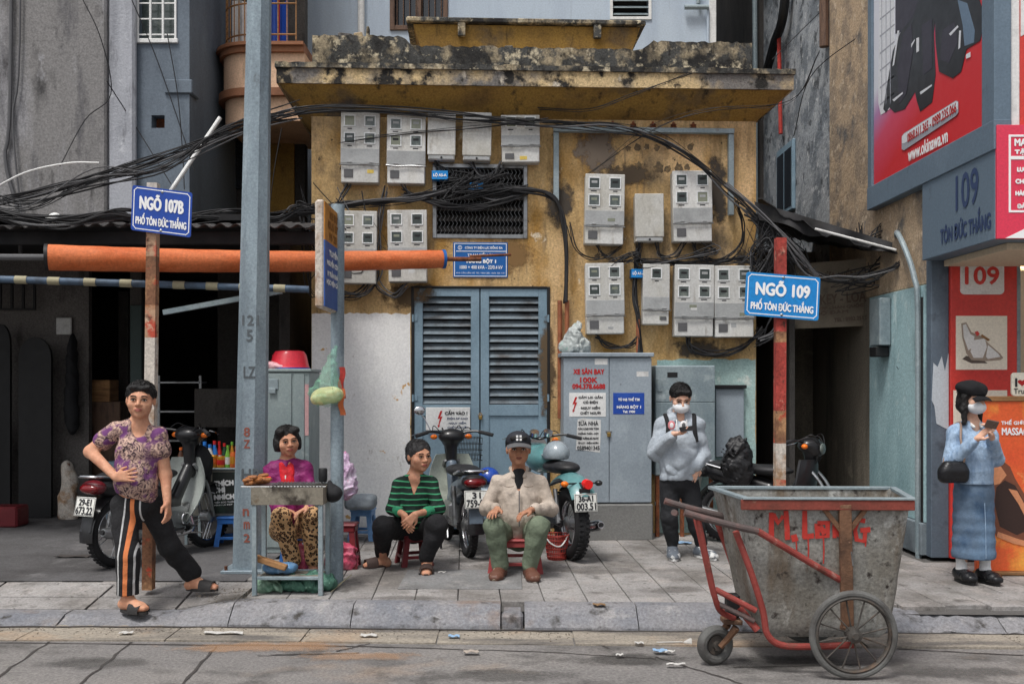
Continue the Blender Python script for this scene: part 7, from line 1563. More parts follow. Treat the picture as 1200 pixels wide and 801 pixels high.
        if style == 'bun':
            E((.01, -.112, -.018), (.060, .068, .092), .012, -1); E((0, .035, -.01), (.084, .08, .08), .03); E((0, .095, -.02), (.045, .04, .045), .02)
            for q in (-1, 1): E((q*.10, -.02, -.075), (.05, .08, .07), .012, -1)
            E((0, .0, -.115), (.2, .2, .05), .012, -1)
        if style == 'long':
            E((0, .04, -.04), (.085, .075, .10), .03)
            for q in (-1, 1):
                f.rc(P(q*.070, .0, .02), P(q*.076, -.012, -.09), .024*sc, .027*sc, .03); f.rc(P(q*.076, -.012, -.09), P(q*.078, -.035, -.19), .027*sc, .018*sc, .02)
            E((0, -.115, -.05), (.056, .085, .12), .012, -1)
        f.nz = [(amp*1.5, 90, 80, 90, 1.5), (amp*.8, 200, 200, 200, 1)]; s.part(f, 'hair', mt)
        rr = random.Random(int(s.hc.x*100)); m = MB(); rd = V((.0835*1.09, .099, .089)); c0 = V((0, .018, .040)); n_ = 0
        while n_ < 420:
            d = V((rr.gauss(0, 1), rr.gauss(0, 1), rr.gauss(.5, 1))); d.normalize(); q = c0+V((d.x*rd.x, d.y*rd.y, d.z*rd.z))
            lowz = -.02 if q.y > .02 else ((.100 if style != 'long' else .09) if q.y < -.04 else .03)
            if q.z < lowz: continue
            n_ += 1; nn = V((d.x/rd.x, d.y/rd.y, d.z/rd.z)).normalized(); g = V((rr.gauss(0, .45), rr.gauss(-.1, .45), -1)); tg = (g-nn*g.dot(nn)).normalized(); L_ = rr.uniform(.018, .036)
            q = V((q.x/1.09, q.y, q.z)); w1 = lambda z: P(z.x, z.y, z.z)
            m.tube([w1(q), w1(q+tg*L_*.6+nn*.004), w1(q+tg*L_+nn*rr.uniform(-.002, .006))], [.0022*sc, .0018*sc, .0004], 3)
        m.build('hair_strands', mt, s.o, ang=60, kind='stuff')
    def done(s): s.part(s.f, 'body', s.skin)
def cloth_nodes(name, rough=.85, bump=.3, bs=120):
    m = mat(name, (.1, .1, .1), rough, bump=bump, bs=bs, b2=(10, .9)); return m, *basenode(m)
def lnk(nt, a, b): nt.links.new(a, b)
def posn(nt): return nt.nodes.new('ShaderNodeNewGeometry').outputs['Position']
# ---------------------------------------------------------------- standing man, hand on hip
mm_, nt, bn = cloth_nodes('floral')
vor = nt.nodes.new('ShaderNodeTexVoronoi'); vor.inputs['Scale'].default_value = 13; nz_ = nt.nodes.new('ShaderNodeTexNoise'); nz_.inputs['Scale'].default_value = 9; nz_.inputs['Detail'].default_value = 4
ad = nt.nodes.new('ShaderNodeVectorMath'); ad.operation = 'MULTIPLY_ADD'; lnk(nt, nz_.outputs['Color'], ad.inputs[0]); ad.inputs[1].default_value = (.16, .16, .16); lnk(nt, posn(nt), nz_.inputs[0]); lnk(nt, posn(nt), ad.inputs[2]); lnk(nt, ad.outputs[0], vor.inputs[0])
wv = nt.nodes.new('ShaderNodeTexNoise'); wv.inputs['Scale'].default_value = 21; wv.inputs['Detail'].default_value = 2; wv.inputs['Distortion'].default_value = 2.6; lnk(nt, posn(nt), wv.inputs[0])
cr = nt.nodes.new('ShaderNodeValToRGB'); lnk(nt, wv.outputs[0], cr.inputs[0]); cr.color_ramp.elements[0].color = (*C(38,28,32), 1); cr.color_ramp.elements[0].position = .36; cr.color_ramp.elements[1].color = (*C(180,152,136), 1); cr.color_ramp.elements[1].position = .62; e_ = cr.color_ramp.elements.new(.46); e_.color = (*C(122,98,96), 1)
crp = nt.nodes.new('ShaderNodeValToRGB'); lnk(nt, vor.outputs['Distance'], crp.inputs[0]); crp.color_ramp.elements[0].color = (1, 1, 1, 1); crp.color_ramp.elements[0].position = .42; crp.color_ramp.elements[1].color = (0, 0, 0, 1); crp.color_ramp.elements[1].position = .58
n2 = nt.nodes.new('ShaderNodeTexNoise'); n2.inputs['Scale'].default_value = 5; lnk(nt, posn(nt), n2.inputs[0]); mr = nt.nodes.new('ShaderNodeMapRange'); mr.inputs[1].default_value = .44; mr.inputs[2].default_value = .54; lnk(nt, n2.outputs[0], mr.inputs[0])
mu = nt.nodes.new('ShaderNodeMath'); mu.operation = 'MULTIPLY'; lnk(nt, crp.outputs[0], mu.inputs[0]); lnk(nt, mr.outputs[0], mu.inputs[1])
mx = nt.nodes.new('ShaderNodeMix'); mx.data_type = 'RGBA'; lnk(nt, mu.outputs[0], mx.inputs[0]); lnk(nt, cr.outputs[0], mx.inputs[6]); mx.inputs[7].default_value = (*C(96,54,100), 1); lnk(nt, mx.outputs[2], bn.inputs['Base Color'])
mat('blackcloth', (.014, .014, .016), .9, bump=.4, bs=70, b2=(11, 0.8)); 
mm_, nt, bn = cloth_nodes('stripedblack', .9, .4, 70); sp = nt.nodes.new('ShaderNodeSeparateXYZ'); lnk(nt, posn(nt), sp.inputs[0])
def mth(nt, op, *a):
    n = nt.nodes.new('ShaderNodeMath'); n.operation = op
    for i_, q in enumerate(a):
        if isinstance(q, (int, float)): n.inputs[i_].default_value = q
        else: lnk(nt, q, n.inputs[i_])
    return n.outputs[0]
xa_ = mth(nt, 'SUBTRACT', sp.outputs['X'], mth(nt, 'MULTIPLY_ADD', sp.outputs['Z'], .045, -2.915))
cur_ = (.014, .014, .016)
for c0_, hw_, col_ in ((-.056, .006, C(176,176,176)), (0, .016, C(200,118,72)), (.056, .006, C(176,176,176))):
    fz_ = mth(nt, 'LESS_THAN', mth(nt, 'ABSOLUTE', mth(nt, 'SUBTRACT', xa_, c0_)), hw_); fz_ = mth(nt, 'MULTIPLY', fz_, mth(nt, 'LESS_THAN', sp.outputs['Y'], 7.66))
    mx_ = nt.nodes.new('ShaderNodeMix'); mx_.data_type = 'RGBA'; lnk(nt, fz_, mx_.inputs[0])
    if isinstance(cur_, tuple): mx_.inputs[6].default_value = (*cur_, 1)
    else: lnk(nt, cur_, mx_.inputs[6])
    mx_.inputs[7].default_value = (*col_, 1); cur_ = mx_.outputs[2]
lnk(nt, cur_, bn.inputs['Base Color'])
mat('slipper', (.03, .028, .028), .7, bump=.3, bs=60); mat('gold', C(190,150,70), .3, metal=1)
Dm = 7.68
p = Person('person standing in purple floral shirt and striped black trousers, hand on hip', V((XW(165, 7.6), 7.65, -.04)), 'skin')
sL, sR = J(135, 504, Dm+.02), J(186, 509, Dm+.0); hL, hR = J(145, 592, Dm-.02), J(178, 592, Dm+.06)
neck = J(163, 497, Dm+.02)
p.head(J(165, 468.5, Dm-.02), 12, 0, 2, 1.17, neck, 1.08); p.hair('hairblack', amp=.003)
p.torso(p.f, sL, sR, hL, hR, .12, 0, .03, 1.0)
eL, wL = J(106, 529, Dm-.02), J(136, 559, Dm-.21); p.arm(p.f, sL, eL, wL, (.058, .047, .030)); p.hand(wL, J(158, 556, Dm-.25)-wL, (.2, .9, -.1), 1, 1.08, (.12, .12, .15, .2), .1, .25)
eR, wR = J(194, 556, Dm+.03), J(196, 588, Dm-.05); p.arm(p.f, sR, eR, wR, (.055, .045, .029)); p.hand(wR, J(197, 607, Dm-.08)-wR, (-.9, .2, 0), -1, 1.05, (.3, .35, .4, .4), .2)
kL, aL = J(150, 650, 7.55), V((XW(149, 7.55), 7.56, .03)); kR, aR = J(199, 640, 7.84), V((XW(229, 8.02), 8.0, .085))
p.leg(p.f, hL, kL, aL, (.085, .06, .04)); p.leg(p.f, hR, kR, aR, (.085, .06, .04))
p.gz = -.045; p.foot(p.f, aL, V((.9, -.42, 0)), .25); p.gz = .012; p.foot(p.f, aR, V((1, -.12, 0)), .25); p.done()
f = Field(.008); R, up, fw, L = p.torso(f, sL+V((.015, 0, 0)), sR-V((.012, 0, 0)), hL, hR, .135, .012, .04, 1.02); f.rc(sL, sL.lerp(eL, .50), .068, .074, .03); f.rc(sR, sR.lerp(eR, .42), .066, .072, .03)
f.cut(J(128, 574, Dm-.1).lerp(J(190, 594, Dm-.1), .5), (-.28, 0, -1)); f.ell(neck+fw*.10+V((.012, 0, -.012)), (.062, .10, .085), k=.012, op=-1); f.nz = [(.010, 18, 16, 24, 1.7)]; p.part(f, 'shirt', 'floral')
f = Field(.008); p.seatof(f, hL, hR); p.leg(f, hL, kL, aL+V((0, 0, .05)), (.10, .088, .082)); p.leg(f, hR, kR, aR+V((-.03, 0, .07)), (.10, .085, .08)); f.nz = [(.009, 14, 16, 24, 1.8)]; f.cut(aL+V((0, 0, .035)), (0, 0, -1)); p.part(f, 'trousers', 'stripedblack')
def slipper(P_, ank, d, gz, L=.27, mt='slipper', straps=True):
    d = V(d); d.z = 0; d.normalize(); l = V((-d.y, d.x, 0)); c = V((ank.x, ank.y, gz)); poly = []
    for i in range(22):
        a = 2*math.pi*i/22; x = math.cos(a)*L/2; y = math.sin(a)*(.050+.010*math.cos(a)); poly.append((x, y))
    T = Matrix(((d.x, l.x, 0, c.x+d.x*.062), (d.y, l.y, 0, c.y+d.y*.062), (0, 0, 1, c.z), (0, 0, 0, 1))); MB(T).prism(poly, .022).build('slipper_sole', mt, P_.o)
    if straps: MB(T).grid(lambda u, v: ((u-.5)*.105+.045, .064*math.cos(math.pi*v), .012+.082*math.sin(math.pi*v)**.7*(1-.22*u)), 5, 10, thick=(0, 0, -.006)).build('slipper_strap', mt, P_.o)
slipper(p, aL, (.9, -.42, 0), -.068); slipper(p, aR, (1, -.12, 0), .004)
MB().torus(J(197, 599, Dm-.075), .0105, .0025, Matrix(), 16, 6).build('ring', 'gold', p.o)
# ---------------------------------------------------------------- woman in magenta behind the grill
mat('magenta', C(124,28,92), .55, lay=[(C(92,16,70), 6, .45, .66)], bump=.45, bs=30, b2=(12, 0.9)); mat('redscarf', C(196,24,36), .7, lay=[(C(150,14,26), 8, .45, .66)], bump=.4, bs=40, b2=(16, 0.8))
mm_, nt, bn = cloth_nodes('leopard'); vor = nt.nodes.new('ShaderNodeTexVoronoi'); vor.inputs['Scale'].default_value = 36; lnk(nt, posn(nt), vor.inputs[0])
v2 = nt.nodes.new('ShaderNodeTexNoise'); v2.inputs['Scale'].default_value = 30; lnk(nt, posn(nt), v2.inputs[0]); sm_ = nt.nodes.new('ShaderNodeMath'); sm_.operation = 'MULTIPLY_ADD'; lnk(nt, v2.outputs[0], sm_.inputs[0]); sm_.inputs[1].default_value = .5; lnk(nt, vor.outputs['Distance'], sm_.inputs[2])
cr = nt.nodes.new('ShaderNodeValToRGB'); lnk(nt, sm_.outputs[0], cr.inputs[0]); cr.color_ramp.interpolation = 'CONSTANT'; cr.color_ramp.elements[0].color = (*C(120,84,54), 1); cr.color_ramp.elements[1].color = (*C(188,150,108), 1); cr.color_ramp.elements[1].position = .73; e_ = cr.color_ramp.elements.new(.52); e_.color = (*C(28,22,20), 1); lnk(nt, cr.outputs[0], bn.inputs['Base Color'])
Dm = 8.72
p = Person('woman in magenta jacket and leopard trousers seated behind the grill', P2S, 'skin')
sL, sR = J(319, 550, Dm), J(357, 549, Dm+.04); hL, hR = J(328, 622, Dm+.1), J(354, 622, Dm+.14); neck = J(337, 543, Dm+.03)
p.head(J(337, 516.5, Dm-.03), 24, 2, -6, 1.08, neck, 1.1); p.hair('hairblack', style='bob')
p.torso(p.f, sL, sR, hL, hR, .11, 0, .03)
eL, wL = J(316, 582, Dm-.05), J(331, 597, Dm-.30); p.arm(p.f, sL, eL, wL); p.hand(wL, (.9, -.25, -.12), (0, -.3, -1), -1, 1.0, (.3, .35, .4, .45), .2)
eR, wR = J(366, 580, Dm-.05), J(360, 595, Dm-.32); p.arm(p.f, sR, eR, wR); p.hand(wR, (-.6, -.6, -.3), (0, -.3, -1), 1, 1.0, (.3, .35, .4, .45), .2)
kL, aL = J(330, 606, Dm-.36), V((XW(345, 8.5), 8.42, .08)); kR, aR = J(363, 604, Dm-.30), V((XW(368, 8.5), 8.5, .08))
p.leg(p.f, hL, kL, aL); p.leg(p.f, hR, kR, aR); p.foot(p.f, aL, (.1, -1, 0)); p.foot(p.f, aR, (.2, -1, 0)); p.done()
f = Field(.008); p.torso(f, sL, sR, hL+V((0, 0, .05)), hR+V((0, 0, .05)), .125, .024, .04, 1.08); p.arm(f, sL, eL, wL-V((.02, -.03, 0)), (.066, .058, .045)); p.arm(f, sR, eR, wR-V((-.01, -.03, 0)), (.066, .058, .045))
f.ell(neck+V((.04, -.13, -.10)), (.036, .09, .16), k=.02, op=-1); f.nz = [(.014, 30, 26, 30, 2)]; p.part(f, 'jacket', 'magenta')
f = Field(.008); f.rc(neck+V((-.075, .0, -.012)), neck+V((.075, 0, -.02)), .045, k=.03); f.ell(neck+V((0, .06, .0)), (.095, .06, .05), k=.03); f.nz = [(.007, 50, 40, 60, 1)]; p.part(f, 'jacket_hood', 'magenta')
f = Field(.007); f.rc(neck+V((-.03, -.055, -.01)), neck+V((.02, -.11, -.17)), .042, .05, .03); f.rc(neck+V((.05, -.05, -.02)), neck+V((.05, -.11, -.2)), .035, .045, .02); f.rc(neck+V((-.05, -.03, -.005)), neck+V((.055, -.035, -.01)), .04, .04, .03); f.nz = [(.007, 60, 20, 40, 1.5)]; p.part(f, 'scarf', 'redscarf')
MB().tube([neck+V((.012, -.135, -.09)), neck+V((.02, -.16, -.19))], .006, 6).build('zip', 'white', p.o)
f = Field(.008); p.seatof(f, hL, hR); p.leg(f, hL, kL, aL+V((0, 0, .09)), (.095, .085, .075)); p.leg(f, hR, kR, aR+V((0, 0, .09)), (.095, .085, .075)); f.nz = [(.006, 20, 18, 30, 1.5)]; p.part(f, 'trousers', 'leopard')
slipper(p, aL, (.1, -1, 0), .002, .25); slipper(p, aR, (.2, -1, 0), .002, .25)
# ---------------------------------------------------------------- woman in striped green sweater
mm_, nt, bn = cloth_nodes('greenstripe'); sp = nt.nodes.new('ShaderNodeSeparateXYZ'); lnk(nt, posn(nt), sp.inputs[0]); q1_ = nt.nodes.new('ShaderNodeMath'); q1_.operation = 'MULTIPLY'; lnk(nt, sp.outputs['Z'], q1_.inputs[0]); q1_.inputs[1].default_value = 2*math.pi/.052
nn_ = nt.nodes.new('ShaderNodeTexNoise'); nn_.inputs['Scale'].default_value = 5; lnk(nt, posn(nt), nn_.inputs[0]); qa = nt.nodes.new('ShaderNodeMath'); qa.operation = 'MULTIPLY_ADD'; lnk(nt, nn_.outputs[0], qa.inputs[0]); qa.inputs[1].default_value = 3.0; lnk(nt, q1_.outputs[0], qa.inputs[2]); q2_ = nt.nodes.new('ShaderNodeMath'); q2_.operation = 'SINE'; lnk(nt, qa.outputs[0], q2_.inputs[0])
cr = nt.nodes.new('ShaderNodeValToRGB'); lnk(nt, q2_.outputs[0], cr.inputs[0]); cr.color_ramp.elements[0].color = (*C(18,36,30), 1); cr.color_ramp.elements[0].position = .70; cr.color_ramp.elements[1].color = (*C(64,146,104), 1); cr.color_ramp.elements[1].position = .86; lnk(nt, cr.outputs[0], bn.inputs['Base Color'])
mat('greencuff', C(46,128,92), .85, bump=.3, bs=100, b2=(30, 0.4)); mat('sandal', C(62,48,44), .7)
Dm = 9.05
p = Person('seated woman in green striped sweater looking aside, hands clasped', P3S, 'skin')
sL, sR = J(468, 567, Dm+.02), J(505, 566, Dm-.03); hL, hR = J(470, 619, Dm+.12), J(500, 619, Dm+.12); neck = J(486, 556, Dm+.02)
p.head(J(491, 534, Dm-.04), 36, 2, 0, 1.17, neck, 1.1); p.hair('hairgrey', style='bun')
p.torso(p.f, sL, sR, hL, hR, .12, 0, .04, 1.05)
eL, wL = J(460, 595, Dm-.10), J(474, 603, Dm-.34); p.arm(p.f, sL, eL, wL); p.hand(wL, (.35, -.25, -.9), (.5, .7, 0), -1, 1.05, (.25, .3, .3, .35), .2)
eR, wR = J(515, 596, Dm-.10), J(487, 602, Dm-.38); p.arm(p.f, sR, eR, wR); p.hand(wR, (-.65, -.15, -.7), (-.2, .9, 0), 1, 1.05, (.3, .3, .35, .4), .2)
kL, aL = J(449, 617, Dm-.32), V((XW(449, 9.1), 9.05, .075)); kR, aR = J(512, 615, Dm-.36), V((XW(500, 8.75), 8.76, .085))
p.leg(p.f, hL, kL, aL); p.leg(p.f, hR, kR, aR); p.foot(p.f, aL, (-1, -.45, 0), .23); p.foot(p.f, aR, (.05, -1, 0), .23); p.done()
f = Field(.008); R, up, fw, L = p.torso(f, sL, sR, hL+V((0, 0, .03)), hR+V((0, 0, .03)), .13, .012, .05, 1.06); p.arm(f, sL, eL, eL.lerp(wL, .5), (.062, .056, .048)); p.arm(f, sR, eR, eR.lerp(wR, .5), (.062, .056, .048))
for k_ in range(6): f.ell(neck+V((.004, -.13, -.01-.027*k_)), (.062-.0095*k_, .12, .024), k=.01, op=-1)
f.nz = [(.009, 22, 20, 28, 1.6)]; p.part(f, 'sweater', 'greenstripe')
f = Field(.007); f.rc(eL.lerp(wL, .40), eL.lerp(wL, .54), .0495, .047, .01); p.part(f, 'cuff', 'greencuff'); f = Field(.007); f.rc(eR.lerp(wR, .40), eR.lerp(wR, .54), .0495, .047, .01); p.part(f, 'cuff', 'greencuff')
f = Field(.008); p.seatof(f, hL, hR); p.leg(f, hL, kL, aL+V((0, .0, .06)), (.11, .092, .068)); p.leg(f, hR, kR, aR+V((0, .0, .06)), (.11, .092, .068)); f.nz = [(.009, 18, 18, 26, 1.6)]; p.part(f, 'trousers', 'blackcloth')
slipper(p, aL, (-1, -.45, 0), .002, .25, 'sandal'); slipper(p, aR, (.05, -1, 0), .002, .25, 'sandal')
# ---------------------------------------------------------------- man in cap and beige jacket
mat('beige', C(172,160,148), .8, lay=[(C(152,140,128), 3, .45, .68)], bump=.3, bs=60, b2=(10, 0.9)); mat('greenpants', C(104,114,96), .85, lay=[(C(84,94,78), 4, .45, .68)], bump=.35, bs=60, b2=(10, 0.9)); mat('brownshoe', C(92,60,48), .5, lay=[(C(190,176,150), 14, .62, .66)]); mat('beigeshade', C(128,116,104), .9); mat('navycap', (.02, .022, .03), .7, bump=.2)
Dm = 8.86
p = Person('seated man in dark cap, beige jacket and green trousers', P4S, 'skindark')
sL, sR = J(584, 565, Dm), J(632, 565, Dm); hL, hR = J(592, 628, Dm+.06), J(622, 628, Dm+.06); neck = J(608, 551, Dm+.02)
p.head(J(607.5, 526, Dm-.03), 2, -2, 0, 1.18, neck, 1.08, lips='lipsdark'); p.hair('hairblack')
p.torso(p.f, sL, sR, hL, hR, .12, 0, .04)
eL, wL = J(570, 595, Dm-.02), J(583, 596, Dm-.34); p.arm(p.f, sL, eL, wL); p.hand(wL, (-.35, -.9, -.22), (.1, -.1, -1), 1, 1.08, (.2, .22, .25, .3), .1, .2)
eR, wR = J(646, 596, Dm-.04), J(622, 597, Dm-.36); p.arm(p.f, sR, eR, wR); p.hand(wR, (-.75, -.5, -.3), (-.1, -.2, -1), 1, 1.08, (.3, .35, .4, .45), .2)
kL, aL = J(579, 617, 8.48), V((XW(586, 8.5), 8.55, .09)); kR, aR = J(632, 617, 8.46), V((XW(621, 8.5), 8.52, .09))
p.leg(p.f, hL, kL, aL, (.085, .062, .042)); p.leg(p.f, hR, kR, aR, (.085, .062, .042)); p.done()
f = Field(.008); R, up, fw, L = p.torso(f, sL, sR, hL+V((0, 0, .02)), hR+V((0, 0, .02)), .125, .018, .035, 1.04); p.arm(f, sL, eL, eL.lerp(wL, .82), (.068, .060, .048)); p.arm(f, sR, eR, eR.lerp(wR, .82), (.068, .060, .048))
for k_ in range(5): f.ell(neck+V((0, -.13, -.02-.03*k_)), (.05-.009*k_, .10, .026), k=.01, op=-1)
f.cut((hL+hR)/2+V((0, 0, -.0)), (0, 0, -1)); f.nz = [(.013, 22, 20, 30, 2)]; p.part(f, 'jacket', 'beige')
f = Field(.007); 
for q in (-1, 1): f.rc(neck+V((q*.065, .02, .015)), neck+V((q*.050, -.085, -.045)), .022, .018, .015)
f.rc(neck+V((-.065, .02, .015)), neck+V((0, .06, .025)), .022, k=.02); f.rc(neck+V((.065, .02, .015)), neck+V((0, .06, .025)), .022, k=.02); p.part(f, 'collar', 'beige')
f = Field(.008); f.ell(neck+V((0, -.025, -.12)), (.085, .080, .17), k=.02); p.part(f, 'undershirt', 'blackcloth')
tz = (sL+sR)/2; zf = lambda z: Dm-.175-.02*math.sin((z-.55)*5)
MB().tube([V((neck.x+.002, Dm-.158, neck.z-.16)), V((neck.x+.002, Dm-.182, neck.z-.25)), V((neck.x+.002, Dm-.196, .55)), V((neck.x+.002, Dm-.185, .42))], .005, 6).build('zip', 'cablegrey', p.o)
for q in (-1, 1):
    MB().tube(spl([V((neck.x+q*.045, Dm-.150, neck.z-.122)), V((neck.x+q*.085, Dm-.150, neck.z-.128)), V((neck.x+q*.125, Dm-.128, neck.z-.124))], 4), .0045, 6).build('pocket_flap', 'beigeshade', p.o)
f = Field(.008); p.seatof(f, hL, hR); p.leg(f, hL, kL, aL+V((0, .0, .03)), (.105, .092, .070)); p.leg(f, hR, kR, aR+V((0, 0, .03)), (.105, .092, .070)); f.nz = [(.010, 20, 22, 30, 2)]; p.part(f, 'trousers', 'greenpants')
for a_, d in ((aL, (-.25, -1, 0)), (aR, (.2, -1, 0))):
    f = Field(.007); p.gz = .008; p.foot(f, a_, d, .26, .05, .010); f.cut((0, 0, .004), (0, 0, -1)); p.part(f, 'shoe', 'brownshoe')
    dd = V(d).normalized(); T = Matrix(((dd.x, -dd.y, 0, a_.x+dd.x*.055), (dd.y, dd.x, 0, a_.y+dd.y*.055), (0, 0, 1, .002), (0, 0, 0, 1))); MB(T).prism([(math.cos(2*math.pi*i/20)*.148, math.sin(2*math.pi*i/20)*(.048+.008*math.cos(2*math.pi*i/20))) for i in range(20)], .016).build('shoe_sole', 'cream', p.o)
P = p.P; f = Field(.006); f.ell(P(0, .012, .062), (.106*1.06, .108*1.06, .085*1.06), p.hR, k=.02); f.cut(P(0, 0, .050), p.hR @ V((0, .25, -1))); p.part(f, 'cap', 'navycap')
MB().grid(lambda u, v: P((u-.5)*.165, -.085-.085*math.sin(math.pi*v*.5)*(1-((u-.5)*2)**2*.45), .052-.024*v-.02*((u-.5)*2)**2), 12, 6, thick=(0, .0, -.006)).build('cap_brim', 'cablegrey', p.o)
for i in range(2):
    for j in range(2): MB().box(P(-.012+.024*i, -.1035+.004*j, .074+.024*j), (.019, .006, .019), .001).build('cap_badge', 'white' if (i+j) else 'inkwhite', p.o)
MB().torus(wR.lerp(eR, .12), .033, .006, Matrix.Rotation(1.1, 3, 'Y'), 20, 6).build('watch_strap', 'black', p.o); MB().torus(wR+V((-.085, -.06, -.03)), .011, .003, Matrix.Rotation(.9, 3, 'Y'), 14, 6).build('ring', 'gold', p.o)
# ---------------------------------------------------------------- man in grey hoodie with phone
mat('hoodie', C(158,166,174), .9, lay=[(C(140,148,156), 5, .45, .66)], bump=.3, bs=70, b2=(8, 0.9)); mat('mask', C(206,208,210), .7, fine=0); mat('phone', (.02, .02, .022), .2); mat('jeansblack', (.016, .017, .02), .85, bump=.3, bs=90, b2=(10, 0.8)); mat('printpink', C(196,120,124), .8); mat('printwhite', C(214,214,214), .8)
Dm = 9.52
p = Person('young man in grey hoodie and mask looking down at his phone', V((XW(797, Dm), Dm, 0)), 'skinlight')
sL, sR = J(777, 497, Dm), J(815, 497, Dm); hL, hR = J(785, 563, Dm), J(806, 563, Dm); neck = J(796, 487, Dm+.03)
p.head(J(797.5, 466, Dm-.03), 4, 24, 0, 1.10, neck, 1.0, eyes=True, lips=None); p.hair('hairblack', amp=.003)
p.torso(p.f, sL, sR, hL, hR, .10)
eL, wL = J(768, 530, Dm-.02), J(789, 508, Dm-.26); p.arm(p.f, sL, eL, wL); p.hand(wL, (.85, -.3, .12), (.1, -.2, 1), 1, 1.05, (.5, .5, .5, .5), .4)
eR, wR = J(823, 533, Dm+.0), J(817, 546, Dm-.13); p.arm(p.f, sR, eR, wR); p.hand(wR, (-.4, -.1, -1), (0, 1, 0), 1)
kL, aL = J(784, 606, Dm-.04), V((XW(788, Dm), Dm-.0, .085)); kR, aR = J(814, 606, Dm-.02), V((XW(822, Dm), Dm+.02, .085))
p.leg(p.f, hL, kL, aL); p.leg(p.f, hR, kR, aR); p.done()
f = Field(.008); R, up, fw, L = p.torso(f, sL, sR, hL+V((0, 0, .02)), hR+V((0, 0, .02)), .125, .035, .03, 1.1); p.arm(f, sL, eL, eL.lerp(wL, .9), (.078, .075, .052)); p.arm(f, sR, eR, wR, (.078, .075, .055)); f.cut(hL+V((0, 0, .02)), (0, 0, -1)); f.ell(neck+V((0, -.10, .0)), (.045, .07, .05), k=.015, op=-1); f.nz = [(.014, 18, 20, 26, 2.2)]; p.part(f, 'hoodie', 'hoodie')
f = Field(.008); f.rc(neck+V((-.085, .03, .03)), neck+V((-.06, -.09, -.05)), .036, .03, .03); f.rc(neck+V((.085, .03, .03)), neck+V((.06, -.09, -.05)), .036, .03, .03); f.ell(neck+V((0, .085, .03)), (.11, .06, .06), k=.03); f.nz = [(.005, 40, 40, 50, 1)]; p.part(f, 'hood', 'hoodie')
f = Field(.008); f.ell((sL+sR)/2*.0+((hL+hR)/2+V((0, -.145, .13))), (.15, .035, .085), k=.01); p.part(f, 'pouch_pocket', 'hoodie')
for q, l_ in ((-.045, .17), (.05, .36)): MB().tube(spl([neck+V((q, -.12, -.03)), neck+V((q*1.1, -.165, -.03-l_*.5)), neck+V((q*1.15, -.178, -.03-l_)), ], 4), .005, 6).build('drawstring', 'white', p.o)
for q in (-1, 1): MB().tube(spl([sL.lerp(sR, .5+q*.42)+V((0, .10, .06)), sL.lerp(sR, .5+q*.44)+V((0, -.03, .085)), sL.lerp(sR, .5+q*.40)+V((0, -.115, -.02)), sL.lerp(sR, .5+q*.46)+V((0, -.12, -.16))], 5), .021, 8).build('backpack_strap', 'blackmatte', p.o)
f = Field(.01); f.ell((sL+sR)/2+V((0, .20, -.16)), (.14, .09, .2), k=.02); p.part(f, 'backpack', 'blackmatte')
for px, mt, r in ((787, 'printpink', .036), (801, 'printwhite', .036)):
    f = Field(.005); c = J(px, 498, Dm-.167); f.ell(c, (r, .010, r*1.25), k=.01); p.part(f, 'chest_print', mt); MB().ell(c+V((0, -.006, 0)), (r*.55, .007, r*.75), 12, 8).build('chest_print', 'printwhite' if mt == 'printpink' else 'cablegrey', p.o)
P = p.P; f = Field(.006); f.ell(P(0, -.052, -.058), (.074*1.1, .074*1.1, .056*1.1), p.hR, k=.01); f.cut(P(0, -.03, -.012), p.hR @ V((0, .2, 1))); f.cut(P(0, -.012, -.06), p.hR @ V((0, 1, 0))); p.part(f, 'face_mask', 'mask')
ph = MB().box(J(806, 502, Dm-.34), (.15, .075, .010), .004, T=Matrix.Rotation(-.12, 3, 'Y') @ Matrix.Rotation(.5, 3, 'X')).build('phone', 'phone', None); tag(ph, 'dark phone in the hand of the man in the grey hoodie', 'phone')
f = Field(.008); p.seatof(f, hL, hR, .02); p.leg(f, hL, kL, aL+V((0, 0, .06)), (.10, .078, .060)); p.leg(f, hR, kR, aR+V((0, 0, .06)), (.10, .078, .060)); f.nz = [(.009, 16, 18, 30, 1.6)]; p.part(f, 'trousers', 'jeansblack')
mat('sneaker', C(84,90,98), .6, lay=[(C(190,190,188), 16, .52, .6)])
for a_, d in ((aL, (-.08, -1, 0)), (aR, (.55, -1, 0))):
    f = Field(.007); p.gz = .012; p.foot(f, a_, d, .27, .05, .010); f.cut((0, 0, .02), (0, 0, -1)); p.part(f, 'sneaker', 'sneaker')
    dd = V(d).normalized(); T = Matrix(((dd.x, -dd.y, 0, a_.x+dd.x*.06), (dd.y, dd.x, 0, a_.y+dd.y*.06), (0, 0, 1, .001), (0, 0, 0, 1))); MB(T).prism([(math.cos(2*math.pi*i/20)*.158, math.sin(2*math.pi*i/20)*(.05+.008*math.cos(2*math.pi*i/20))) for i in range(20)], .026).build('sneaker_sole', 'white', p.o)
    for k_ in range(4): MB().tube([a_+dd*(.05+.022*k_)+V((-.022, 0, -.005-.011*k_)), a_+dd*(.05+.022*k_)+V((.022, 0, -.005-.011*k_))], .004, 5).build('lace', 'white', p.o)
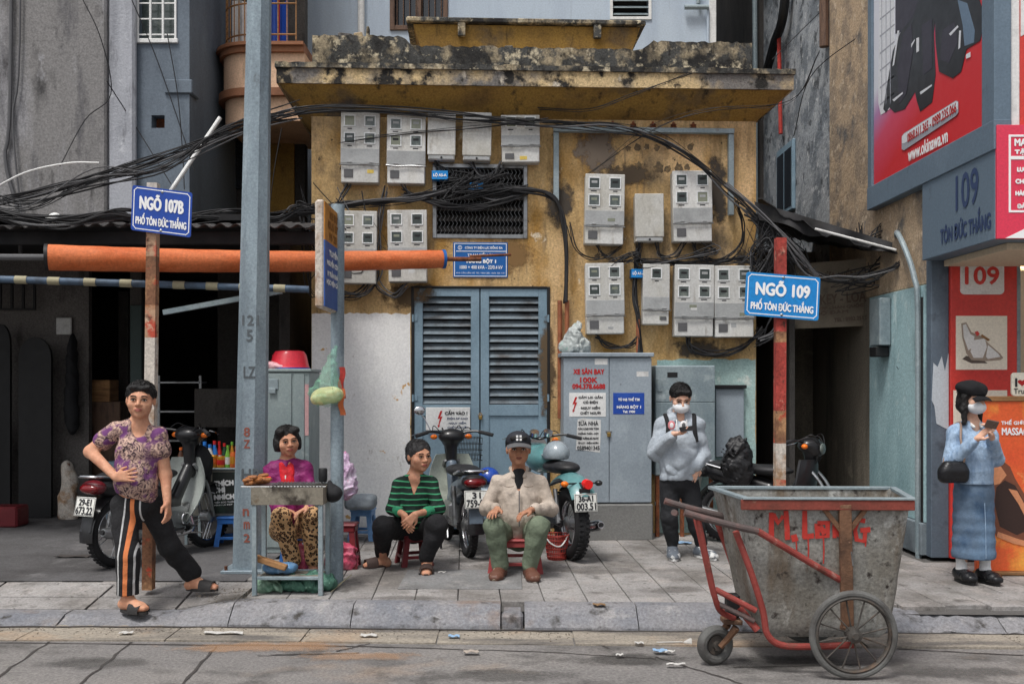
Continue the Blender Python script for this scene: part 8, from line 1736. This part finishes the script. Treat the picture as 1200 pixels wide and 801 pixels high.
# ---------------------------------------------------------------- woman in blue sweater and denim skirt
mat('knit', C(150,172,196), .9, lay=[(C(128,152,180), 26, .45, .62, (1, 1, .25))], bump=.9, bs=55, bst=(1, 1, .22), b2=(10, 0.6)); mat('denim', C(84,102,122), .85, lay=[(C(96,122,148), 2.4, .5, .68, (1, 1, .5)), (C(54,78,106), 5, .5, .7)], bump=.3, bs=160, b2=(7, 0.5)); mat('leather', (.012, .012, .014), .28, bump=.35, bs=16); mat('sock', C(206,206,206), .85); mat('wool', (.010, .010, .012), .95, bump=.7, bs=130)
Dm = 8.36
p = Person('woman in black cap, pale blue sweater and long denim skirt holding a phone', V((XW(1140, Dm), Dm, 0)), 'skinlight')
sL, sR = J(1120, 507, Dm), J(1157, 507, Dm); hL, hR = J(1129, 578, Dm), J(1154, 578, Dm); neck = J(1138, 493, Dm+.02)
p.head(J(1139, 466.5, Dm-.03), 24, 10, 0, 1.06, neck, .97, lips=None); p.hair('hairblack', style='long')
p.torso(p.f, sL, sR, hL, hR, .095)
eL, wL = J(1115, 541, Dm-.05), J(1145, 514, Dm-.26); p.arm(p.f, sL, eL, wL, (.042, .036, .024)); p.hand(wL, (.55, -.35, .65), (.7, .1, -.3), -1, .95, (.3, .35, .4, .45), .3)
eR, wR = J(1167, 537, Dm-.05), J(1162, 510, Dm-.27); p.arm(p.f, sR, eR, wR, (.042, .036, .024)); p.hand(wR, (-.45, -.35, .75), (-.7, .1, -.3), 1, .95, (.35, .4, .45, .5), .3)
kL, aL = J(1131, 620, Dm), V((XW(1128, Dm), Dm+.02, .10)); kR, aR = J(1152, 620, Dm), V((XW(1153, Dm), Dm-.02, .10))
p.leg(p.f, hL, kL, aL, (.075, .052, .033)); p.leg(p.f, hR, kR, aR, (.075, .052, .033)); p.done()
f = Field(.008); p.torso(f, sL, sR, hL+V((0, 0, .02)), hR+V((0, 0, .02)), .115, .030, .02, 1.05); p.arm(f, sL, eL, eL.lerp(wL, .88), (.066, .070, .044)); p.arm(f, sR, eR, eR.lerp(wR, .80), (.066, .066, .044)); f.cut(J(1140, 566, Dm), (0, 0, -1)); f.ell(neck+V((.01, -.09, -.02)), (.042, .07, .06), k=.015, op=-1); f.nz = [(.010, 22, 24, 28, 1.8)]; p.part(f, 'sweater', 'knit')
f = Field(.006)
for q in (-1, 1): f.rc(neck+V((q*.055, .01, .02)), neck+V((q*.032+.01, -.098, -.045)), .017, .013, .01)
p.part(f, 'shirt_collar', 'white'); MB().torus(neck+V((.028, -.155, -.09)), .022, .005, Matrix.Rotation(1.5, 3, 'X') @ Matrix.Diagonal((1.2, .7, 1)), 16, 6).build('bow_pin', 'cablegrey', p.o)
f = Field(.009); zt_, zb2 = ZW(563, Dm), ZW(653, Dm); c0 = V((XW(1141, Dm), Dm, 0))
for k_ in range(8):
    t_ = k_/7; z_ = zt_+(zb2-.06-zt_)*t_; f.ell(V((c0.x, c0.y, z_)), (.158+.028*t_, .122+.03*t_, .11), k=.04)
p.seatof(f, hL, hR, .02); f.cut(V((0, 0, zb2)), (0, 0, -1)); f.nz = [(.005, 14, 12, 12, 1.0)]; p.part(f, 'skirt', 'denim')
MB().tube([V((c0.x+.03, c0.y-.155, zb2+.02)), V((c0.x+.03, c0.y-.150, zb2+.25)), V((c0.x+.03, c0.y-.122, zt_-.06))], .003, 5).build('skirt_seam', 'knit', p.o)
for a_ in (aL, aR): f = Field(.007); f.rc(a_+V((0, 0, .14)), a_, .048, .040, .02); f.rc(a_, a_+V((.01, -.06, -.03)), .04, .036, .03); p.part(f, 'sock', 'sock')
for a_, d in ((aL, (.1, -1, 0)), (aR, (.16, -1, 0))):
    f = Field(.007); p.gz = .03; p.foot(f, V((a_.x, a_.y, a_.z-.035)), d, .235, .045, .012); f.cut((0, 0, .03), (0, 0, -1)); p.part(f, 'loafer', 'leather')
    dd = V(d).normalized(); T = Matrix(((dd.x, -dd.y, 0, a_.x+dd.x*.05), (dd.y, dd.x, 0, a_.y+dd.y*.05), (0, 0, 1, .001), (0, 0, 0, 1))); MB(T).prism([(math.cos(2*math.pi*i/20)*.138, math.sin(2*math.pi*i/20)*.05) for i in range(20)], .032).build('loafer_sole', 'black', p.o)
P = p.P; f = Field(.007); f.ell(P(0, .02, .078), (.126, .124, .066), p.hR, k=.02); f.ell(P(0, .0, .05), (.102, .107, .05), p.hR, k=.02); f.cut(P(0, 0, .035), p.hR @ V((0, .12, -1))); f.nz = [(.006, 50, 46, 30, 1.3)]; p.part(f, 'newsboy_cap', 'wool')
MB().grid(lambda u, v: P((u-.5)*.17, -.082-.06*math.sin(math.pi*v*.5)*(1-((u-.5)*2)**2*.5), .040-.022*v-.022*((u-.5)*2)**2), 12, 6, thick=(0, .0, -.007)).build('cap_brim', 'wool', p.o)
f = Field(.006); f.ell(P(0, -.052, -.058), (.078, .078, .060), p.hR, k=.01); f.cut(P(0, -.03, -.010), p.hR @ V((0, .2, 1))); f.cut(P(0, -.012, -.06), p.hR @ V((0, 1, 0))); p.part(f, 'face_mask', 'mask')
ph = MB().box(J(1162, 497, Dm-.36), (.10, .012, .075), .004, T=Matrix.Rotation(.2, 3, 'Y') @ Matrix.Rotation(.5, 3, 'X')).build('phone', mat('phonebrown', C(96,80,72), .3), None); tag(ph, 'brown-cased phone held by the woman in the blue sweater', 'phone')
hbag = thing('handbag', 'glossy black leather handbag hanging at the hip of the woman in blue', 'handbag', J(1118, 566, Dm))
f = Field(.008); cB = J(1118, 551, Dm-.13)
f.box(cB+V((-.005, 0, -.035)), (.125, .055, .068), rd=.05, k=.03); f.box(cB+V((0, 0, .03)), (.09, .045, .05), rd=.035, k=.06); f.nz = [(.005, 30, 20, 30, 1.6)]; f.build('pouch', 'leather', hbag)
MB().tube(spl([cB+V((.07, -.02, .06)), J(1130, 535, Dm-.16), J(1126, 515, Dm-.13), sL+V((.03, -.02, .085)), sL+V((.0, .08, .02)), cB+V((-.06, .06, .06))], 6), .010, 8).build('strap', mat('strap', C(128,108,96), .6), hbag)
# ================================================================== cables
def cpt(q, mode): return (MF @ FL(q[0], q[1], q[2])) if mode == 'F' else J(q[0], q[1], q[2])
def bundle(label, path, n=4, spread=4, r=.009, mode='F', seed=1, sub=6, ends=1.0, mt='cable', sag=0):
    rr = random.Random(seed); P0 = [cpt(q, mode) for q in path]; o = thing('cable_bundle', label, 'cables', sum(P0, V())/len(P0))
    n = max(n, int(n*1.7)) if n > 1 else 1; spread = spread*1.25
    for k in range(n):
        pts = []
        for i, q in enumerate(path):
            j = spread*(ends if i in (0, len(path)-1) else 1)
            pts.append(cpt((q[0]+rr.uniform(-j, j)*.8, q[1]+rr.uniform(-j, j), q[2]+rr.uniform(-.03, .03)*(1 if mode == 'F' else 1)), mode))
        MB().tube(spl(pts, sub), r*rr.choice((.4, .5, .6, .8, .9, 1.05)), 6).build('cable', mt if rr.random() > .12 else 'cablegrey', o)
    return o
def hang(px, py, ex, ey, y0=-.1, drop=14): return [(px, py, y0), (px+(ex-px)*.3, max(py, ey)+drop, y0-.03), (px+(ex-px)*.7, max(py, ey)+drop*.9, y0-.03), (ex, ey, y0)]
bundle('main bundle of black cables crossing under the roof edge from the street to the alley', [(-20, 240, -.9), (60, 222, -.9), (150, 196, -.8), (250, 163, -.6), (345, 131, -.36), (445, 130, -.24), (540, 137, -.22), (640, 144, -.22), (715, 150, -.22), (765, 160, -.22), (812, 186, -.25), (860, 228, -.25), (905, 268, -.3), (940, 300, -.2)], 6, 5, .0095, seed=3)
bundle('loose black cables slung lower than the main bundle at the concrete wall', [(-20, 232, -1.0), (40, 236, -1.0), (110, 208, -.9), (190, 190, -.8), (270, 152, -.6), (350, 128, -.35)], 6, 9, .008, seed=5)
bundle('single white cable looping over the dark bundle at the picture edge', [(-20, 226, -1.0), (30, 205, -1.0), (80, 190, -1), (115, 192, -1)], 1, 2, .009, seed=6, mt='white')
bundle('tangle of black cables lying along the corrugated roof edge', [(-20, 246, -1.15), (30, 258, -1.15), (80, 260, -1.15), (130, 252, -1.15), (175, 256, -1.1)], 9, 7, .011, seed=8)
bundle('cables running along the roof edge behind the lamp post', [(215, 258, -.9), (270, 252, -.8), (320, 256, -.6), (350, 246, -.35), (380, 243, -.12)], 8, 6, .010, seed=9)
bundle('black cables swept across the wall below the top meter boxes', [(366, 246, -.08), (400, 241, -.10), (440, 238, -.10), (485, 232, -.12), (520, 222, -.12), (560, 212, -.12)], 8, 4, .011, seed=11)
bundle('cables drooping in front of the wall vent', [(470, 226, -.10), (520, 240, -.10), (560, 242, -.12), (600, 232, -.12), (622, 226, -.10)], 6, 4, .012, seed=12)
bundle('cables dropping out of the two plain boxes into the vent', [(510, 189, -.08), (522, 204, -.09), (540, 216, -.10), (575, 228, -.10), (615, 224, -.1)], 5, 6, .010, seed=13)
bundle('cables looping out of the plain box beside the two-window box', [(552, 190, -.08), (562, 206, -.09), (580, 205, -.09), (590, 192, -.08)], 4, 4, .009, seed=14)
bundle('thick black cables bending down beside the louvred door', [(560, 222, -.10), (615, 222, -.11), (646, 232, -.12), (659, 258, -.12), (663, 300, -.11), (662, 354, -.09)], 4, 2.6, .021, seed=15, ends=.6)
bundle('cables hanging between the two lower boxes by the bus stop sign', [(444, 300, -.06), (442, 318, -.08), (425, 340, -.08), (405, 346, -.08), (390, 338, -.08)], 5, 5, .009, seed=16)
bundle('vertical cables feeding the box behind the orange roll', [(452, 222, -.06), (446, 255, -.08), (444, 290, -.08), (440, 330, -.08), (460, 348, -.08), (475, 332, -.08)], 4, 4, .009, seed=17)
bundle('short cables from the first top meter box', [(410, 214, -.1), (402, 228, -.1), (392, 240, -.1), (366, 248, -.08)], 3, 3, .009, seed=18); bundle('short cables from the second top meter box', [(470, 215, -.1), (478, 226, -.1), (492, 232, -.11), (512, 226, -.11)], 3, 3, .009, seed=19)
bundle('cables looping below the box next to the thick vertical cables', [(700, 286, -.1), (706, 298, -.1), (722, 304, -.1), (744, 300, -.1), (752, 286, -.1)], 4, 3, .010, seed=21)
bundle('thin cable curving from the thick cables to the meter boxes', [(666, 262, -.1), (674, 292, -.1), (690, 302, -.09), (710, 300, -.09), (728, 288, -.09)], 2, 2, .009, seed=22)
bundle('cables looping between the small plain box and its tall neighbour', [(768, 284, -.1), (774, 300, -.1), (792, 300, -.1), (802, 284, -.1)], 3, 3, .009, seed=23)
bundle('long row of cables running to the wall corner between the box rows', [(745, 305, -.08), (780, 308, -.09), (830, 308, -.10), (870, 304, -.12), (898, 312, -.15)], 7, 3, .010, seed=24)
bundle('cables hanging from the highest box to the corner', [(812, 284, -.1), (820, 300, -.1), (846, 304, -.12), (868, 288, -.15), (872, 262, -.18), (862, 236, -.2)], 4, 3, .010, seed=25)
bundle('thick vertical cables between the narrow box and its neighbour', [(748, 286, -.06), (745, 310, -.06), (744, 345, -.06), (748, 372, -.07), (750, 416, -.08)], 5, 2.4, .015, seed=26)
bundle('cables sagging under the lower meter boxes', [(700, 391, -.08), (712, 404, -.08), (735, 408, -.08), (748, 398, -.08)], 4, 4, .009, seed=27); bundle('cables sagging under the twin meter boxes', [(806, 396, -.08), (812, 408, -.08), (840, 414, -.08), (870, 406, -.08), (892, 386, -.08)], 5, 4, .009, seed=28)
bundle('dense knot of cables at the wall corner beside the alley sign', [(876, 250, -.25), (898, 275, -.3), (906, 300, -.3), (892, 322, -.28), (884, 300, -.25), (905, 285, -.3), (935, 305, -.3)], 9, 8, .010, seed=30)
bundle('cable loops at the wall corner behind the alley sign', [(884, 312, -.2), (905, 330, -.2), (912, 360, -.2), (905, 385, -.2), (888, 398, -.15)], 6, 7, .010, seed=31)
bundle('cables swinging across the alley to the shop', [(915, 285, -.6), (950, 318, -.6), (985, 328, -.6), (1020, 325, -.7), (1060, 305, -.9), (1096, 270, -1.2)], 6, 4, .010, seed=32)
bundle('pale thin wires dropping past the red post', [(850, 215, -.4), (895, 250, -.6), (930, 290, -.8), (958, 325, -.8)], 3, 3, .006, seed=33, mt='cablegrey')
bundle('thin wire rising from the wall to the roof corner', [(632, 128, -.12), (690, 128, -.2), (740, 112, -.38), (812, 84, -.40)], 2, 2, .006, seed=34); bundle('thin wires slanting from the meter boxes to the bundle', [(400, 165, -.2), (480, 158, -.2), (560, 148, -.22), (640, 140, -.22)], 2, 3, .005, seed=35)
bundle('thin wires stretched up to the right roof corner', [(690, 200, -.1), (760, 150, -.2), (830, 130, -.36), (925, 118, -.45), (960, 60, -1)], 2, 4, .005, seed=36)
for i, pth in enumerate([[(92, -10, 11.1), (118, 45, 11.1), (130, 110, 11.2), (100, 140, 11.2), (70, 195, 11.1)], [(150, -10, 11.25), (180, 60, 11.36), (205, 130, 11.36), (228, 200, 11.3)], [(196, 40, 11.38), (208, 110, 11.38), (214, 180, 11.36), (216, 222, 11.3)], [(125, 95, 11.1), (160, 150, 11.4), (200, 215, 11.0)], [(1080, -10, 10.8), (1010, 40, 11.5), (950, 90, 12.5), (930, 160, 13)], [(905, 70, 13), (945, 30, 13), (985, -8, 13)], [(330, 150, 12), (322, 195, 12), (316, 240, 12)]]):
    o = MB().tube(spl([J(*q) for q in pth], 6), .006, 5).build('wire', 'cable', None)
    tag(o, ['thin wire trailing down the bare concrete wall', 'thin wire slanting across the grey house', 'thin wire hanging beside the barred window', 'thin wire slanting to the alley 107B sign', 'thin wire crossing the peeling wall from the billboard', 'thin wire high up in the gap over the alley', 'thin wire hanging under the balcony'][i], 'wire')
bundle('cables hanging down the peeling wall over the alley', [(1010, 262, -.4), (1012, 285, -.4), (1035, 268, -.4), (1058, 288, -.5), (1090, 262, -.8)], 5, 7, .008, seed=40)
for i, (x0_, y0_, x1_, y1_) in enumerate([(870, 235, 940, 330), (480, 195, 620, 240), (690, 288, 840, 312), (366, 225, 450, 350), (985, 270, 1060, 330)]):
    rr = random.Random(60+i); pth = [(rr.uniform(x0_, x1_), rr.uniform(y0_, y1_), -.14-.2*(i in (0, 4))) for _ in range(5)]
    bundle(['loose thin wires coiled at the wall corner over the alley', 'loose thin wires tangled over the vent', 'loose thin wires strung between the upper and lower meter boxes', 'loose thin wires around the boxes behind the bus stop sign', 'loose thin wires dangling over the alley banner'][i], pth, 7, (y1_-y0_)*.22, .007, seed=70+i, ends=1.4)
# ================================================================== litter in the gutter
rr = random.Random(21)
LIT = ['crumpled pale scrap of litter in the gutter']
mat('litterwhite', C(176,174,170), .8); mat('litterblue', C(130,160,190), .6); mat('leafbrown', C(120,96,70), .9); mat('stonegrey', C(150,140,130), .95)
def scrap(px, py, w, h_, mt, label, nm='paper_scrap', z=ROADZ+.018):
    c = G(px, py, z); m = MB(); a = rr.uniform(-.3, .3)
    def fn(u, v): return c+V(((u-.5)*w+(v-.5)*a*h_, (v-.5)*h_, .004+.012*abs(math.sin(u*5+v*3+px))))
    m.grid(fn, 6, 3, thick=(0, 0, -.003)); o = m.build(nm, mt, None); tag(o, label, 'litter')
scrap(262, 742, .28, .05, 'litterwhite', 'long white paper strip in the gutter below the grill'); scrap(148, 742, .09, .05, 'litterwhite', 'small white paper scrap by the lowered kerb'); scrap(432, 745, .12, .05, 'litterwhite', 'white scrap in the gutter below the seated woman'); scrap(532, 746, .08, .05, 'litterblue', 'pale blue scrap in the gutter near the drain gap')
scrap(774, 763, .09, .06, 'litterblue', 'bluish plastic wrapper beside the cart caster'); scrap(785, 764, .07, .03, 'litterwhite', 'white cigarette packet by the cart caster'); scrap(792, 779, .12, .03, 'litterwhite', 'white strip on the road beside the cart'); scrap(749, 754, .06, .03, 'litterwhite', 'tiny white scrap in the gutter left of the cart'); scrap(726, 768, .05, .03, 'litterwhite', 'small pale scrap lying out on the road'); scrap(552, 764, .10, .05, 'stonegrey', 'flat grey chip of concrete on the road joint', 'concrete_chip')
scrap(518, 671, .07, .02, 'litterwhite', 'small white scrap on the pavement before the seated woman', z=.006); scrap(702, 709, .09, .05, 'leafbrown', 'curled brown leaf at the pavement edge', 'dry_leaf', z=.008); scrap(541, 644, .05, .05, 'litterwhite', 'white tissue on the pavement under the cream motorbike', z=.006); scrap(800, 636, .16, .10, 'litterblue', 'pale blue sheet on the ground behind the man in the hoodie', z=.008)
scrap(86, 652, .32, .10, 'seam', 'flattened grey rag on the garage apron', 'rag', z=.008)
c = G(800, 752, ROADZ+.02); m = MB(); m.tube([c+V((-.18, 0, 0)), c+V((0, 0, .004))], .005, 5); m.lathe([(.001, 0), (.03, .05), (.03, .06)], 8, Matrix.Translation(c) @ Matrix.Rotation(math.pi/2, 4, 'Y')); o = m.build('plastic_spoon', 'litterwhite', None); tag(o, 'white plastic stick and cup lying in the gutter by the caster', 'litter')
m = MB()
for i in range(700):
    px = rr.uniform(-20, 1230); g0 = G(px, 745, ROADZ); x = g0.x; y = ky(x)-.20-abs(rr.gauss(0, .12)); s_ = rr.uniform(.002, .006)
    m.box((x, y, ROADZ+.012+s_*.3), (s_*rr.uniform(1, 2.2), s_*1.3, s_*.8), 0, T=Matrix.Rotation(rr.uniform(0, 3), 3, 'Z'))
for i in range(160):
    g0 = G(rr.uniform(230, 300), rr.uniform(690, 706)); s_ = rr.uniform(.002, .005); m.box((g0.x, g0.y, .008), (s_*2, s_, s_), 0, T=Matrix.Rotation(rr.uniform(0, 3), 3, 'Z'))
o = m.build('grit', mat('grit', C(104,96,86), .95), None, ang=0); tag(o, 'dark grit and crumbs strewn along the gutter', 'grit', kind='stuff')

# ================================================================== dirt with a shape of its own: oil, sand and soot
def stainmat(c, rx, ry, col, ax, sd, thr=.42, op=.85):
    m = bpy.data.materials.new('stain'); m.use_nodes = True; nt = m.node_tree; N = nt.nodes; L = nt.links; b = N['Principled BSDF']; b.inputs['Base Color'].default_value = (*col, 1); b.inputs['Roughness'].default_value = .9
    g = N.new('ShaderNodeNewGeometry'); mp = N.new('ShaderNodeMapping'); mp.vector_type = 'TEXTURE'; mp.inputs['Location'].default_value = c; mp.inputs['Scale'].default_value = (rx, ry, 1) if ax == 'z' else (rx, 9, ry); L.new(g.outputs['Position'], mp.inputs[0])
    ln = N.new('ShaderNodeVectorMath'); ln.operation = 'LENGTH'; L.new(mp.outputs[0], ln.inputs[0]); r = N.new('ShaderNodeMapRange'); r.inputs[1].default_value = 1; r.inputs[2].default_value = .15; L.new(ln.outputs['Value'], r.inputs[0])
    n = N.new('ShaderNodeTexNoise'); n.inputs['Scale'].default_value = 7 if ax == 'y' else 3.5; n.inputs['Detail'].default_value = 8; n.inputs['Roughness'].default_value = .7; L.new(g.outputs['Position'], n.inputs[0]); ad = N.new('ShaderNodeMath'); ad.operation = 'MULTIPLY_ADD'; L.new(n.outputs[0], ad.inputs[0]); ad.inputs[1].default_value = 2.4; ad.inputs[2].default_value = -1.2
    sm = N.new('ShaderNodeMath'); L.new(ad.outputs[0], sm.inputs[0]); L.new(r.outputs[0], sm.inputs[1]); r2 = N.new('ShaderNodeMapRange'); r2.inputs[1].default_value = thr-.12; r2.inputs[2].default_value = thr+.3; r2.inputs[4].default_value = op; L.new(sm.outputs[0], r2.inputs[0])
    ed = N.new('ShaderNodeMapRange'); ed.inputs[1].default_value = 1.0; ed.inputs[2].default_value = .85; L.new(ln.outputs['Value'], ed.inputs[0]); mu = N.new('ShaderNodeMath'); mu.operation = 'MULTIPLY'; L.new(r2.outputs[0], mu.inputs[0]); L.new(ed.outputs[0], mu.inputs[1]); L.new(mu.outputs[0], b.inputs['Alpha']); return m
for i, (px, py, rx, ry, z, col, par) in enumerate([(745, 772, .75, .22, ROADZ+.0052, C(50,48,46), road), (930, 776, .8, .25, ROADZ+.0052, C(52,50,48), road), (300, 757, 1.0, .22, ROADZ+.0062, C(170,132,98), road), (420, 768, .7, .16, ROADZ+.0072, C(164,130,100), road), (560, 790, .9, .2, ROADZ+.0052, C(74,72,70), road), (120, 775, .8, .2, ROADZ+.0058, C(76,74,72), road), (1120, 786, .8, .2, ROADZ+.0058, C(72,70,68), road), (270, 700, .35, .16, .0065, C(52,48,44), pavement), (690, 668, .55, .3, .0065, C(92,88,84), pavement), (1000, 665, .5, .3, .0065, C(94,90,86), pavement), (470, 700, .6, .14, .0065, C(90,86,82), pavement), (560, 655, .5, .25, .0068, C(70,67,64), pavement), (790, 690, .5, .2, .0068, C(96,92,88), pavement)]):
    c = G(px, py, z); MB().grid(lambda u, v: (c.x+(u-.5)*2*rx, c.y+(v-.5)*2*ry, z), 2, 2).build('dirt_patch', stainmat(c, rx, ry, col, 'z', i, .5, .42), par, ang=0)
for i, (px, py, rx, rz, col) in enumerate([(738, 204, .42, .16, C(84,72,58)), (655, 236, .22, .35, C(66,60,54)), (600, 300, .3, .25, C(120,92,56)), (840, 225, .16, .5, C(60,54,48)), (480, 345, .35, .2, C(86,70,50)), (700, 175, .35, .3, C(120,108,96)), (640, 430, .12, .7, C(90,74,54)), (820, 408, .4, .14, C(70,62,54)), (560, 128, .9, .08, C(70,58,42)), (380, 300, .12, .5, C(90,76,56)), (870, 340, .1, .7, C(70,62,54))]):
    p = FL(px, py, -.0045-.0004*i); c = MF @ p; MB().grid(lambda u, v: MF @ V((p.x+(u-.5)*2*rx, p.y, p.z+(v-.5)*2*rz)), 2, 2).build('soot_stain', stainmat(c, rx, rz, col, 'y', i, .36, .9), sub, ang=0)
make_texts()
